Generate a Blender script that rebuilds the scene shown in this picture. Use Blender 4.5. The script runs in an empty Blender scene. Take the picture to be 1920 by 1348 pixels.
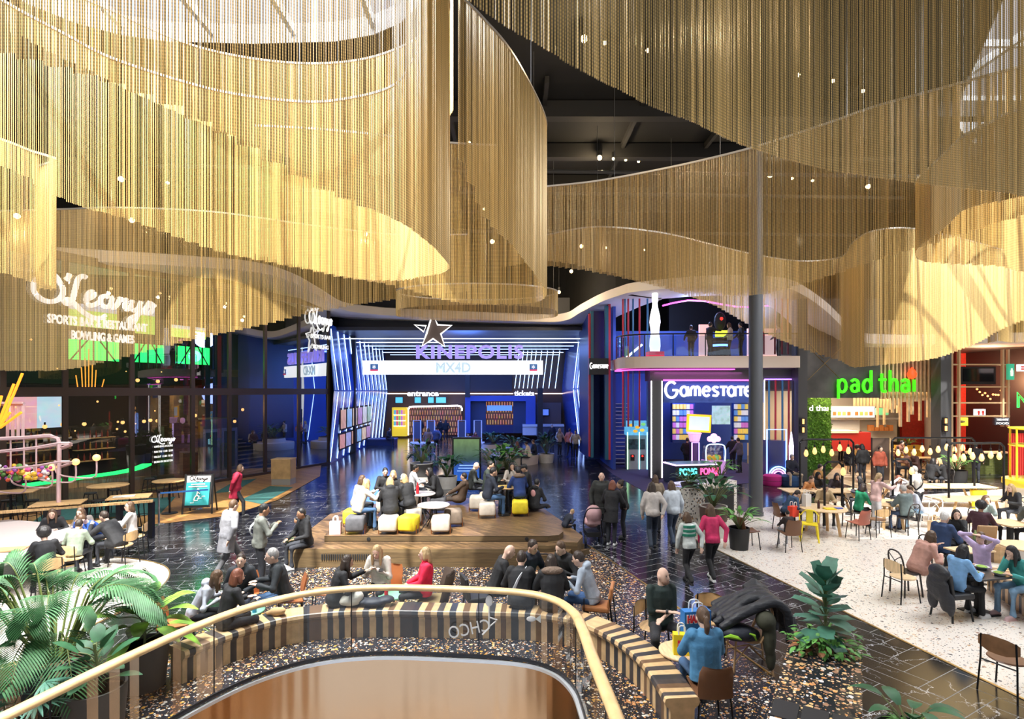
import bpy, bmesh, math, random
from math import sin, cos, pi, radians as R
from mathutils import Vector as V, Matrix
C = bpy.context.scene.collection
SC = bpy.context.scene
F, HZ, CX, EYE = 1055.0, 733.0, 960.0, 4.0          # focal length in px of the 1920x1348 frame, horizon row, axis column, eye height

# ---------------------------------------------------------------- camera, world, daylight, exposure
cam = bpy.data.cameras.new('camera'); co = bpy.data.objects.new('camera', cam); C.objects.link(co)
cam.sensor_fit = 'HORIZONTAL'; cam.sensor_width = 36; cam.lens = 36 * F / 1920
cam.shift_y = (HZ - 674) / 1920; cam.clip_end = 300; cam.clip_start = .05
co.location = (0, 0, EYE); co.rotation_euler = (pi / 2, 0, 0); SC.camera = co
SC.view_settings.view_transform = 'Standard'; SC.view_settings.look = 'None'; SC.view_settings.gamma = 1
SC.view_settings.exposure = 0.0
try: SC.view_settings.use_curve_mapping = False
except Exception: pass
SC.cycles.use_denoising = True
SC.cycles.max_bounces = 6; SC.cycles.diffuse_bounces = 3; SC.cycles.glossy_bounces = 3
SC.cycles.transparent_max_bounces = 12; SC.cycles.transmission_bounces = 4
SC.cycles.sample_clamp_indirect = 4; SC.cycles.caustics_reflective = False; SC.cycles.caustics_refractive = False
wd = bpy.data.worlds.new('sky'); SC.world = wd; wd.use_nodes = True
wd.node_tree.nodes['Background'].inputs[0].default_value = (.85, .9, 1, 1)
wd.node_tree.nodes['Background'].inputs[1].default_value = 1.1

def light(name, kind, loc, energy, col=(1, 1, 1), size=1, sy=None, rot=(0, 0, 0), spot=None, blend=.5):
    l = bpy.data.lights.new(name, kind); o = bpy.data.objects.new(name, l); C.objects.link(o)
    l.energy = energy; l.color = col; o.location = loc; o.rotation_euler = rot
    if kind == 'AREA':
        l.size = size
        if sy: l.shape = 'RECTANGLE'; l.size_y = sy
    elif kind == 'SUN': l.angle = size
    else: l.shadow_soft_size = size
    if kind == 'SPOT': l.spot_size = spot or 1.2; l.spot_blend = blend
    return o
# daylight coming down through the roof lights
light('roof_light_west', 'AREA', (-6.5, 9.0, 13.6), 6600, (.97, .99, 1), 9.5, 12)
bpy.data.lights['roof_light_west'].spread = R(135)
light('daylight_sun', 'SUN', (0, -20, 30), 11.5, (1, .97, .9), .01, rot=(R(33), 0, R(-8)))
light('roof_light_east', 'AREA', (14.8, 12.8, 13.6), 6600, (.97, .98, 1), 11, 13)

# ---------------------------------------------------------------- helpers
def G(px, py, z=0):                                  # point of the level z that the photograph shows at a pixel
    Y = F * (EYE - z) / (py - HZ); return V(((px - CX) * Y / F, Y, z))
def D(px, py, Y):                                    # the same at a known distance
    return V(((px - CX) * Y / F, Y, EYE - (py - HZ) * Y / F))

def crv(pts, step=.3, closed=False):                 # smooth curve through points
    P = [V(p) for p in pts]; n = len(P); out = []
    segs = n if closed else n - 1
    for i in range(segs):
        g = lambda k: P[k % n] if closed else P[max(0, min(n - 1, k))]
        a, b, c, d = g(i - 1), g(i), g(i + 1), g(i + 2)
        m = max(1, int(math.ceil((c - b).length / step)))
        for j in range(m):
            t = j / m
            out.append(.5 * ((2 * b) + (c - a) * t + (2 * a - 5 * b + 4 * c - d) * t * t + (3 * b - a - 3 * c + d) * t ** 3))
    if not closed: out.append(P[-1].copy())
    return out

class MB:
    def __init__(s): s.v = []; s.f = []; s.m = []; s.mi = 0
    def face(s, idx): s.f.append(idx); s.m.append(s.mi)
    def add(s, vs, fs):
        o = len(s.v); s.v += [tuple(v) for v in vs]
        for f in fs: s.face([i + o for i in f])
        return s
    def box(s, c, d, rz=0, top=1.0, M=None):
        x, y, z = d[0] / 2, d[1] / 2, d[2] / 2; cr, sr = cos(rz), sin(rz); vs = []
        for k in (-1, 1):
            q = top if k > 0 else 1
            for a, b in ((-1, -1), (1, -1), (1, 1), (-1, 1)):
                X, Yy = a * x * q, b * y * q
                p = V((X * cr - Yy * sr, X * sr + Yy * cr, k * z))
                if M: p = M @ p
                vs.append((p[0] + c[0], p[1] + c[1], p[2] + c[2]))
        return s.add(vs, [(3, 2, 1, 0), (4, 5, 6, 7), (0, 1, 5, 4), (1, 2, 6, 5), (2, 3, 7, 6), (3, 0, 4, 7)])
    def prism(s, poly, z0, z1, cap=True):            # poly: xy points counter-clockwise
        n = len(poly); vs = [(p[0], p[1], z0) for p in poly] + [(p[0], p[1], z1) for p in poly]
        fs = [(i, (i + 1) % n, n + (i + 1) % n, n + i) for i in range(n)]
        if cap: fs += [tuple(range(n - 1, -1, -1)), tuple(range(n, 2 * n))]
        return s.add(vs, fs)
    def ring(s, rings, closed=False, cap=True):       # loft equal-length rings
        n = len(rings[0]); o = len(s.v)
        for r in rings: s.v += [tuple(p) for p in r]
        m = len(rings)
        for i in range(m if closed else m - 1):
            a, b = o + i * n, o + ((i + 1) % m) * n
            for j in range(n): s.face([a + j, a + (j + 1) % n, b + (j + 1) % n, b + j])
        if cap and not closed:
            s.face([o + j for j in range(n - 1, -1, -1)]); s.face([o + (m - 1) * n + j for j in range(n)])
        return s
    def tube(s, pts, r, n=8, closed=False, flat=None):
        P = [V(p) for p in pts]; m = len(P); rs = r if isinstance(r, (list, tuple)) else [r] * m; rings = []; up = None
        for i, p in enumerate(P):
            if closed: t = P[(i + 1) % m] - P[i - 1]
            else: t = P[min(i + 1, m - 1)] - P[max(i - 1, 0)]
            t = t.normalized() if t.length > 1e-9 else V((0, 0, 1))
            if up is None: up = V((0, 0, 1)) if abs(t.z) < .9 else V((0, 1, 0))
            sd = t.cross(up)
            if sd.length < 1e-6: sd = t.cross(V((1, 0, 0)))
            sd.normalize(); u2 = sd.cross(t).normalized(); up = u2 if abs(t.z) >= .9 else V((0, 0, 1))
            w, h = (rs[i], rs[i]) if not flat else (rs[i] * flat[0], rs[i] * flat[1])
            a0 = pi / n if flat else 0
            rings.append([p + sd * w * cos(2 * pi * k / n + a0) + u2 * h * sin(2 * pi * k / n + a0) for k in range(n)])
        return s.ring(rings, closed)
    def lathe(s, prof, c=(0, 0, 0), n=20, sx=1, sy=1):
        return s.ring([[(c[0] + r * sx * cos(2 * pi * k / n), c[1] + r * sy * sin(2 * pi * k / n), c[2] + z) for k in range(n)] for r, z in prof])
    def cyl(s, c, r, h, n=20, r2=None): return s.lathe([(r, 0), (r if r2 is None else r2, h)], c, n)
    def ball(s, c, r, n=10, m=7, M=None):
        r = r if isinstance(r, (tuple, list)) else (r, r, r); rings = []
        for i in range(m + 1):
            a = -pi / 2 + pi * (i / m) if 0 < i < m else (-pi / 2 * .985 if i == 0 else pi / 2 * .985)
            q = []
            for k in range(n):
                p = V((r[0] * cos(a) * cos(2 * pi * k / n), r[1] * cos(a) * sin(2 * pi * k / n), r[2] * sin(a)))
                if M: p = M @ p
                q.append(V(c) + p)
            rings.append(q)
        return s.ring(rings)
    def quad(s, a, b, c, d): return s.add([a, b, c, d], [(0, 1, 2, 3)])
    def sheet(s, pts, z0, z1, th=.05):                # vertical wall of thickness th along an xy path; z may be lists
        m = len(pts); rings = []
        for i, p in enumerate(pts):
            t = V(pts[min(i + 1, m - 1)][:2]) - V(pts[max(i - 1, 0)][:2]); t.normalize(); nn = V((-t.y, t.x)) * th / 2
            a = z0[i] if isinstance(z0, list) else z0; b = z1[i] if isinstance(z1, list) else z1
            x, y = p[0], p[1]
            rings.append([(x - nn.x, y - nn.y, a), (x + nn.x, y + nn.y, a), (x + nn.x, y + nn.y, b), (x - nn.x, y - nn.y, b)])
        return s.ring(rings)
    def build(s, name, mat, parent=None, smooth=False, bevel=0, loc=None, rz=0, **kw):
        me = bpy.data.meshes.new(name); me.from_pydata(s.v, [], s.f)
        for mm in (mat if isinstance(mat, (list, tuple)) else [mat]): me.materials.append(mm)
        if isinstance(mat, (list, tuple)): me.polygons.foreach_set('material_index', s.m)
        bm = bmesh.new(); bm.from_mesh(me); bmesh.ops.recalc_face_normals(bm, faces=bm.faces)
        if bevel: bmesh.ops.bevel(bm, geom=[e for e in bm.edges if len(e.link_faces) == 2 and e.calc_face_angle(0) > .5], offset=bevel, segments=2, affect='EDGES', profile=.5)
        bm.to_mesh(me); bm.free()
        if smooth:
            me.polygons.foreach_set('use_smooth', [True] * len(me.polygons))
            try: me.set_sharp_from_angle(angle=R(50))
            except Exception: pass
        o = bpy.data.objects.new(name, me); C.objects.link(o)
        if parent: o.parent = parent
        if loc: o.location = loc
        o.rotation_euler.z = rz
        for k, v in kw.items(): o[k] = v
        return o

def empty(name, loc, label, cat, group=None, rz=0, kind=None):
    o = bpy.data.objects.new(name, None); C.objects.link(o); o.location = loc; o.rotation_euler.z = rz; o.empty_display_size = .1
    return tag(o, label, cat, group, kind)
def tag(o, label, cat, group=None, kind=None):
    o['label'] = label; o['category'] = cat
    if group: o['group'] = group
    if kind: o['kind'] = kind
    return o
def struct(o): o['kind'] = 'structure'; return o
KIDS = {}
def dup(root, loc, rz, label, group=None, mats=None, sc=None):
    def cp(o, par):
        c = o.copy(); C.objects.link(c); c.parent = par
        if par is None and 'label' in c: pass
        for ch in o.children: cp(ch, c)
        return c
    r = cp(root, None); r.location = loc; r.rotation_euler.z = rz; r['label'] = label
    if group: r['group'] = group
    if sc: r.scale = (sc, sc, sc)
    if mats:
        for ch in [r] + list(r.children_recursive):
            k = ch.name.split('.')[0]
            if k in mats and ch.data:
                ch.material_slots[0].link = 'OBJECT'; ch.material_slots[0].material = mats[k]
    return r

# ---------------------------------------------------------------- materials
MC = {}
def nodes(name):
    m = bpy.data.materials.new(name); m.use_nodes = True; nt = m.node_tree
    return m, nt, nt.nodes['Principled BSDF'], (lambda t, **k: _n(nt, t, k)), nt.links.new
def _n(nt, t, k):
    n = nt.nodes.new('ShaderNode' + t)
    for a, b in k.items():
        if a.startswith('i_'):
            key = a[2:]; n.inputs[int(key) if key.isdigit() else key].default_value = b
        else: setattr(n, a, b)
    return n
def mat(name, col=(.5, .5, .5), r=.5, m=0, e=0, ec=None, var=0, vs=8, bump=0, bs=60, sheen=0, stretch=None):
    if name in MC: return MC[name]
    mt, nt, b, N, L = nodes(name)
    c4 = (*col, 1); b.inputs['Base Color'].default_value = c4; b.inputs['Roughness'].default_value = r; b.inputs['Metallic'].default_value = m
    if e: b.inputs['Emission Color'].default_value = (*(ec or col), 1); b.inputs['Emission Strength'].default_value = e
    tc = N('TexCoord') if var or bump else None
    src = tc.outputs['Object'] if tc else None
    if stretch and tc:
        mp = N('Mapping'); mp.inputs['Scale'].default_value = stretch; L(src, mp.inputs[0]); src = mp.outputs[0]
    if var:
        nz = N('TexNoise', i_Scale=vs, i_Detail=5); L(src, nz.inputs['Vector'])
        cr = N('ValToRGB'); cr.color_ramp.elements[0].position = .3; cr.color_ramp.elements[1].position = .7
        cr.color_ramp.elements[0].color = (*[x * (1 - var) for x in col], 1); cr.color_ramp.elements[1].color = (*[min(1, x * (1 + var * .7)) for x in col], 1)
        L(nz.outputs['Fac'], cr.inputs[0]); L(cr.outputs[0], b.inputs['Base Color'])
    if bump:
        nb = N('TexNoise', i_Scale=bs, i_Detail=3); L(src, nb.inputs['Vector'])
        bp = N('Bump', i_Strength=bump, i_Distance=.02); L(nb.outputs['Fac'], bp.inputs['Height']); L(bp.outputs[0], b.inputs['Normal'])
    if sheen: b.inputs['Sheen Weight'].default_value = sheen
    MC[name] = mt; return mt
def ramp(N, stops):
    cr = N('ValToRGB'); e = cr.color_ramp.elements; cr.color_ramp.interpolation = 'CONSTANT'
    while len(e) < len(stops): e.new(.5)
    for i, (p, c) in enumerate(stops): e[i].position = p; e[i].color = (*c, 1)
    return cr
def terrazzo(name, base, chips, layers, r=.35):
    mt, nt, b, N, L = nodes(name); tc = N('TexCoord'); cur = None
    for sc, rad, keep in layers:
        nz = N('TexNoise', i_Scale=sc * 1.3, i_Detail=2); L(tc.outputs['Object'], nz.inputs[0])
        mx = N('MixRGB', blend_type='LINEAR_LIGHT', i_Fac=.35 / sc); L(tc.outputs['Object'], mx.inputs[1]); L(nz.outputs['Color'], mx.inputs[2])
        vo = N('TexVoronoi', i_Scale=sc, i_Randomness=1); L(mx.outputs[0], vo.inputs['Vector'])
        sp = N('SeparateColor'); L(vo.outputs['Color'], sp.inputs[0])
        th = N('Math', operation='MULTIPLY', i_1=rad); L(sp.outputs[1], th.inputs[0])
        lt = N('Math', operation='LESS_THAN'); L(vo.outputs['Distance'], lt.inputs[0]); L(th.outputs[0], lt.inputs[1])
        kp = N('Math', operation='LESS_THAN', i_1=keep); L(sp.outputs[2], kp.inputs[0])
        mk = N('Math', operation='MULTIPLY'); L(lt.outputs[0], mk.inputs[0]); L(kp.outputs[0], mk.inputs[1])
        cr = ramp(N, [(i / len(chips), c) for i, c in enumerate(chips)]); L(sp.outputs[0], cr.inputs[0])
        mc = N('MixRGB'); L(mk.outputs[0], mc.inputs[0]); L(cr.outputs[0], mc.inputs[2])
        if cur is None: mc.inputs[1].default_value = (*base, 1)
        else: L(cur, mc.inputs[1])
        cur = mc.outputs[0]
    L(cur, b.inputs['Base Color']); b.inputs['Roughness'].default_value = r
    MC[name] = mt; return mt
def marble(name, grid=None, rot=0):
    mt, nt, b, N, L = nodes(name); tc = N('TexCoord')
    nz = N('TexNoise', i_Scale=1.6, i_Detail=6, i_Roughness=.65); L(tc.outputs['Object'], nz.inputs[0])
    mx = N('MixRGB', blend_type='LINEAR_LIGHT', i_Fac=.35); L(tc.outputs['Object'], mx.inputs[1]); L(nz.outputs['Color'], mx.inputs[2])
    vo = N('TexVoronoi', feature='DISTANCE_TO_EDGE', i_Scale=2.2); L(mx.outputs[0], vo.inputs['Vector'])
    n2 = N('TexNoise', i_Scale=1.1, i_Detail=3); L(tc.outputs['Object'], n2.inputs[0])
    cr = N('ValToRGB'); cr.color_ramp.elements[0].color = (.62, .62, .64, 1); cr.color_ramp.elements[0].position = .002
    cr.color_ramp.elements[1].color = (.012, .012, .014, 1); cr.color_ramp.elements[1].position = .016
    L(vo.outputs['Distance'], cr.inputs[0])
    c2 = N('ValToRGB'); c2.color_ramp.elements[0].position = .47; c2.color_ramp.elements[1].position = .62
    L(n2.outputs['Fac'], c2.inputs[0])
    m2 = N('MixRGB'); L(c2.outputs[0], m2.inputs[0]); m2.inputs[1].default_value = (.013, .013, .015, 1); L(cr.outputs[0], m2.inputs[2])
    out = m2.outputs[0]
    if grid:
        mp = N('Mapping'); mp.inputs['Rotation'].default_value = (0, 0, rot); L(tc.outputs['Object'], mp.inputs[0])
        br = N('TexBrick', i_Scale=1.0); br.offset = .5
        br.inputs['Color1'].default_value = (0, 0, 0, 1); br.inputs['Color2'].default_value = (0, 0, 0, 1); br.inputs['Mortar'].default_value = (1, 1, 1, 1)
        br.inputs['Brick Width'].default_value = grid[0]; br.inputs['Row Height'].default_value = grid[1]; br.inputs['Mortar Size'].default_value = .004; br.inputs['Mortar Smooth'].default_value = 0
        L(mp.outputs[0], br.inputs[0]); m3 = N('MixRGB', i_2=(.2, .2, .21, 1)); L(br.outputs['Color'], m3.inputs[0]); L(out, m3.inputs[1]); out = m3.outputs[0]
    L(out, b.inputs['Base Color']); b.inputs['Roughness'].default_value = .16
    MC[name] = mt; return mt
def planks(name, cols, w=1.2, h=.12, rot=0, r=.45, coord='Object', mort=.003):
    mt, nt, b, N, L = nodes(name); tc = N('TexCoord'); mp = N('Mapping'); mp.inputs['Rotation'].default_value = rot if isinstance(rot, tuple) else (0, 0, rot)
    L(tc.outputs[coord], mp.inputs[0])
    br = N('TexBrick', i_Scale=1.0); br.inputs['Color1'].default_value = (*cols[0], 1); br.inputs['Color2'].default_value = (*cols[1], 1); br.inputs['Mortar'].default_value = (*cols[2], 1)
    br.inputs['Brick Width'].default_value = w; br.inputs['Row Height'].default_value = h; br.inputs['Mortar Size'].default_value = mort
    L(mp.outputs[0], br.inputs[0])
    m2 = N('Mapping'); m2.inputs['Scale'].default_value = (1, 14, 1); L(mp.outputs[0], m2.inputs[0])
    nz = N('TexNoise', i_Scale=3, i_Detail=4); L(m2.outputs[0], nz.inputs[0])
    mx = N('MixRGB', blend_type='OVERLAY', i_Fac=.6); L(br.outputs['Color'], mx.inputs[1]); L(nz.outputs['Fac'], mx.inputs[2])
    L(mx.outputs[0], b.inputs['Base Color']); b.inputs['Roughness'].default_value = r
    MC[name] = mt; return mt
def glass(name, tint=(.9, .95, 1), refl=.08, dark=1.0):
    if name in MC: return MC[name]
    mt, nt, b, N, L = nodes(name); nt.nodes.remove(b); out = [n for n in nt.nodes if n.type == 'OUTPUT_MATERIAL'][0]
    t = N('BsdfTransparent'); t.inputs[0].default_value = (*[x * dark for x in tint], 1); g = N('BsdfGlossy'); g.inputs['Roughness'].default_value = .01
    lw = N('LayerWeight', i_Blend=.35); mr = N('Math', operation='MULTIPLY_ADD', i_1=.5, i_2=refl); L(lw.outputs['Fresnel'], mr.inputs[0])
    mx = N('MixShader'); L(mr.outputs[0], mx.inputs[0]); L(t.outputs[0], mx.inputs[1]); L(g.outputs[0], mx.inputs[2]); L(mx.outputs[0], out.inputs[0])
    MC[name] = mt; return mt
def glow(name, col, s): return mat('glow_' + name, col, .5, 0, s)
def text(name, s, size, m, loc, rot=(pi / 2, 0, 0), parent=None, ext=.02, shear=0, off=0, width=None, sp=1, align='CENTER', **kw):
    cu = bpy.data.curves.new(name, 'FONT'); cu.body = s; cu.size = size; cu.extrude = ext; cu.shear = shear; cu.offset = off; cu.align_x = align; cu.space_character = sp; cu.resolution_u = 3
    o = bpy.data.objects.new(name, cu); C.objects.link(o); bpy.context.view_layer.update()
    me = bpy.data.meshes.new_from_object(o.evaluated_get(bpy.context.evaluated_depsgraph_get()))
    bpy.data.objects.remove(o); me.materials.clear(); me.materials.append(m)
    if width:
        xs = [v.co.x for v in me.vertices]; k = width / (max(xs) - min(xs))
        for v in me.vertices: v.co.x *= k
    o = bpy.data.objects.new(name, me); C.objects.link(o); o.location = loc; o.rotation_euler = rot
    if parent: o.parent = parent
    for k, v in kw.items(): o[k] = v
    return o

oak = mat('oak', (.62, .4, .19), .45, var=.25, vs=6, stretch=(1, 6, 1))
oak2 = mat('pale_oak', (.72, .52, .3), .5, var=.2, vs=5, stretch=(6, 1, 1))
walnut = mat('walnut', (.22, .11, .05), .45, var=.3, vs=6)
blackm = mat('black_metal', (.015, .015, .017), .4, .6)
blackp = mat('black_paint', (.01, .01, .011), .6)
greym = mat('grey_metal', (.2, .2, .21), .4, .7)
steel = mat('steel', (.6, .6, .62), .25, 1)
white = mat('white_paint', (.8, .78, .75), .5)
ceram = mat('white_ceramic', (.85, .85, .83), .25)
brass = mat('brass', (.65, .45, .2), .35, .9)
concrete = mat('concrete', (.2, .2, .21), .8, var=.2)
darkgrey = mat('dark_grey', (.06, .06, .065), .55)
# ---------------------------------------------------------------- the setting
from mathutils.geometry import tessellate_polygon
M_black = marble('black_marble', (.95, .45), R(-12)); M_herr = marble('black_marble_plain')
M_white = terrazzo('white_terrazzo', (.7, .645, .58), [(.03, .03, .035), (.5, .28, .12), (.12, .11, .11), (.62, .45, .3), (.05, .05, .06), (.3, .14, .07)], [(13, .4, .7), (30, .42, .75)], .3)
M_color = terrazzo('dark_terrazzo', (.02, .022, .03), [(.7, .45, .22), (.55, .5, .45), (.6, .27, .1), (.75, .68, .58), (.3, .14, .08), (.68, .35, .06)], [(17, .55, .9), (36, .5, .85)], .25)
M_wood = planks('oak_planks', [(.42, .22, .07), (.3, .14, .045), (.1, .05, .02)], 1.6, .14, R(35))
M_chev = planks('chevron_oak', [(.19, .11, .05), (.085, .05, .024), (.03, .02, .01)], .42, .07, R(40))
M_chevside = planks('end_grain_oak', [(.17, .115, .055), (.1, .065, .03), (.04, .025, .012)], .9, .11, (pi / 2, pi / 2, 0), .5)
M_carpet = mat('navy_carpet', (.035, .03, .1), .9, var=.3, vs=40)
M_teal = mat('teal_carpet', (.03, .12, .11), .9, var=.2)
M_dkwall = mat('black_ceiling_paint', (.004, .004, .0045), .95)

void_ = crv([(-4.9, 3.6), (-4.75, 4.6), (-4.55, 5.4), (-4.28, 6.3), (-3.98, 7.1), (-3.55, 7.8), (-2.9, 8.3), (-2.06, 8.5), (-.85, 8.44), (.1, 8.3), (.58, 8.02), (.82, 7.55), (.88, 7.0), (.9, 6.2), (.95, 5.1), (1.0, 3.6)], .12)
def slab(name, outer, hole, z, m):
    polys = [[V((p[0], p[1], 0)) for p in outer]] + ([[V((p[0], p[1], 0)) for p in hole]] if hole else [])
    vs = [p for q in polys for p in q]; mb = MB(); mb.add([(p.x, p.y, z) for p in vs], tessellate_polygon(polys))
    return struct(mb.build(name, m))
hole = [tuple(p) for p in void_]
slab('floor', [(-45, 1), (45, 1), (45, 60), (-45, 60)], hole, 0, M_black)
# coloured terrazzo round the escalator opening
g2 = lambda px, py, z=0: tuple(G(px, py, z)[:2])
col_edge = [g2(1111, 1028), g2(1221, 1103), g2(1446, 1266)]
slab('floor_terrazzo_dark', [(-4.9, 3.5), (-5.0, 6.5)] + [g2(*p) for p in [(330, 1213), (400, 1160), (480, 1112), (547, 1074), (620, 1060), (1000, 1040)]] + col_edge + [(3.4, 5.5), (3.4, 3.5), (1.01, 3.5), (1.0, 3.59)] + hole[::-1][1:] , None, .004, M_color)
wt = [(1300, 1010), (1290, 985), (1437, 951), (1700, 930), (1960, 912)]
wedge = [g2(1300, 1009.6), g2(1440, 1078), g2(1575, 1143.6), g2(1683, 1197), g2(1920, 1312), g2(2020, 1361)]
slab('floor_terrazzo_white', wedge + [(26, 6), (26, 25)] + [g2(*p) for p in wt[:0:-1]], None, .006, M_white)
rc = crv([g2(180, 1046), g2(240, 1047), g2(300, 1058), g2(318, 1075), g2(300, 1103), g2(240, 1140), g2(180, 1170), g2(90, 1215), g2(0, 1250), (-8.6, 8.1), (-10.5, 9), (-11, 11.2), (-10, 13)], .25, True)
slab('floor_terrazzo_circle', [tuple(p) for p in rc], None, .005, M_white)
mb = MB(); mb.tube([(p[0], p[1], .006) for p in rc], .018, 6, True); struct(mb.build('trim_1', brass))
mb = MB(); mb.tube([(x, y, .008) for x, y in wedge], .014, 6); struct(mb.build('trim_2', brass))
mb = MB(); mb.tube([(x, y, .008) for x, y in [g2(1100, 1021)] + col_edge], .014, 6); struct(mb.build('trim_3', brass))
# herringbone boulevard between the two terrazzos
mb = MB(); u = V((cos(R(30)), sin(R(30)))); w = V((-u.y, u.x)); TL, TW, gp = .96, .32, .005
poly_h = [(1.0, 6), (9, 4), (9.2, 6.4), (3.2, 15.8), (1.6, 14.6)]
def inside(p, poly):
    c = False; n = len(poly)
    for i in range(n):
        a, b = poly[i], poly[i - 1]
        if (a[1] > p[1]) != (b[1] > p[1]) and p[0] < (b[0] - a[0]) * (p[1] - a[1]) / (b[1] - a[1]) + a[0]: c = not c
    return c
P_h = [g2(1095, 1018), g2(1221, 1103), g2(1446, 1266), (3.2, 5), (7.6, 5)] + wedge[::-1]
for i in range(-70, 90):
    for j in range(-40, 60):
        for k in (0, 1):
            a, b = i * TW + 2 * TL / 2 * j + 0, i * TW
            a, b = i * TW + j * 2 * TL, i * TW
            if k == 0: q = (a, b, a + TL, b + TW)
            else: q = (a + TL, b, a + TL + TW, b + TL) if False else (a - TW, b, a, b + TL)
            pts = [u * x + w * y + V((3, 8)) for x, y in ((q[0] + gp, q[1] + gp), (q[2] - gp, q[1] + gp), (q[2] - gp, q[3] - gp), (q[0] + gp, q[3] - gp))]
            if not any(inside(p, P_h) for p in pts): continue
            mb.add([(p.x, p.y, .002) for p in pts], [(0, 1, 2, 3)])
struct(mb.build('floor_herringbone_tiles', M_herr))
slab('floor_grout', P_h, None, .001, mat('pale_grout', (.3, .3, .3), .8))
# wooden terrace along the sports bar, dark blue carpet of the arcade
slab('floor_terrace', [g2(*p) for p in [(225, 992), (430, 967), (520, 938), (600, 893)]] + [(-10.3, 30.4), (-19, 16.6), (-19, 15.2)] + [g2(40, 1003)], None, .012, M_wood)
slab('floor_arcade', [g2(*p) for p in [(1128, 872), (1150, 890), (1216, 926), (1300, 915), (1437, 903)]] + [(13, 25), (13, 40), (4.8, 40)], None, .006, M_carpet)
for pts in ([(452, 938), (506, 912), (550, 914), (490, 946)], [(400, 926), (440, 903), (482, 898), (440, 922)], [(60, 980), (110, 945), (330, 932), (300, 965)]):
    slab('floor_mat', [g2(*p) for p in pts], None, .02, M_teal)
slab('floor_noodle_bar', [g2(*p) for p in [(1545, 897), (1640, 925), (1800, 915), (1780, 870), (1640, 862), (1580, 862)]], None, .01, mat('warm_floor', (.28, .2, .13), .5, var=.3, vs=2))

# escalator opening: brushed copper lining, floor below
m_cop, nt, b_, N, L = nodes('copper_lining'); b_.inputs['Base Color'].default_value = (.6, .42, .27, 1); b_.inputs['Metallic'].default_value = 1; b_.inputs['Roughness'].default_value = .22
tc = N('TexCoord'); mp = N('Mapping'); mp.inputs['Scale'].default_value = (1.3, 1.3, .05); L(tc.outputs['Object'], mp.inputs[0]); nz = N('TexNoise', i_Scale=1.3, i_Detail=2); L(mp.outputs[0], nz.inputs[0]); bp = N('Bump', i_Strength=1, i_Distance=.1); L(nz.outputs['Fac'], bp.inputs['Height']); L(bp.outputs[0], b_.inputs['Normal'])
vp = [(p[0], p[1]) for p in void_]
for k, a in enumerate(range(0, len(vp) - 1, 13)):
    seg = vp[a:a + 14]
    if len(seg) > 1: mb = MB(); mb.sheet(seg, -3.6, -.06, .02); struct(mb.build('wall_escalator_lining', m_cop, smooth=True))
mb = MB(); mb.tube([(p[0], p[1], -.02) for p in vp], .06, 4, flat=(1.2, .5)); struct(mb.build('trim_4', mat('steel_edge', (.7, .72, .75), .35, .6)))
slab('floor_lower', vp, None, -3.6, mat('lower_floor', (.5, .42, .35), .4))

# ceiling: black, with roof lights; the east one extended unseen to sunlight curtains
def arc_hole(x0, x1, y0, y1, n=28, p=.6):
    cx, cy, a, b = (x0 + x1) / 2, (y0 + y1) / 2, (x1 - x0) / 2, (y1 - y0) / 2; o = []
    for k in range(n):
        t = 2 * pi * k / n; c, s_ = cos(t), sin(t)
        o.append((cx + a * math.copysign(abs(c) ** p, c), cy + b * math.copysign(abs(s_) ** p, s_)))
    return o
holes = [arc_hole(-12, -1.4, 2.5, 14.6), [(7.6, 6.5), (22, 6.5), (22, 20), (19, 20.8), (16.8, 20.5), (15.2, 19.2), (13.6, 17)]]
polys = [[V((x, y, 0)) for x, y in [(-45, -24), (45, -24), (45, 60), (-45, 60)]]] + [[V((x, y, 0)) for x, y in h] for h in holes]
mb = MB(); mb.add([(p.x, p.y, 13) for q in polys for p in q], tessellate_polygon(polys)); struct(mb.build('ceiling', M_dkwall))
m_white_well = mat('roof_light_white', (.3, .32, .36), .6)
for k, h in enumerate(holes):
    mb = MB(); mb.sheet(h + h[:1], 13, 13.5, .05); struct(mb.build('trim_roof_light', m_white_well))
    xs, ys = [p[0] for p in h], [p[1] for p in h]; mb = MB()
    for t in range(1, 5):
        x = min(xs) + (max(xs) - min(xs)) * t / 5; mb.box((x, (min(ys) + max(ys)) / 2, 13.3), (.12, max(ys) - min(ys), .22))
        y = min(ys) + (max(ys) - min(ys)) * t / 5; mb.box(((min(xs) + max(xs)) / 2, y, 13.3), (max(xs) - min(xs), .1, .18))
    o = struct(mb.build('window_%d' % (k + 10), mat('roof_bar', (.45, .5, .56), .5)))
mb = MB()
for y in (17.5, 20.5, 23.5, 26.5, 29.5): mb.box((3, y, 12.7), (40, .35, .5))
for x in range(-14, 22, 3): mb.box((x, 24, 12.86), (.12, 16, .2))
struct(mb.build('ceiling_beams', mat('beam_grey', (.012, .0115, .011), .8)))
mb = MB()
for y, z in ((19, 11.6), (25, 11.2), (22, 11.9)): mb.tube([(-12, y, z), (16, y + 1, z)], .07, 8)
struct(mb.build('ceiling_pipes', mat('pipe_grey', (.05, .05, .05), .6)))

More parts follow.
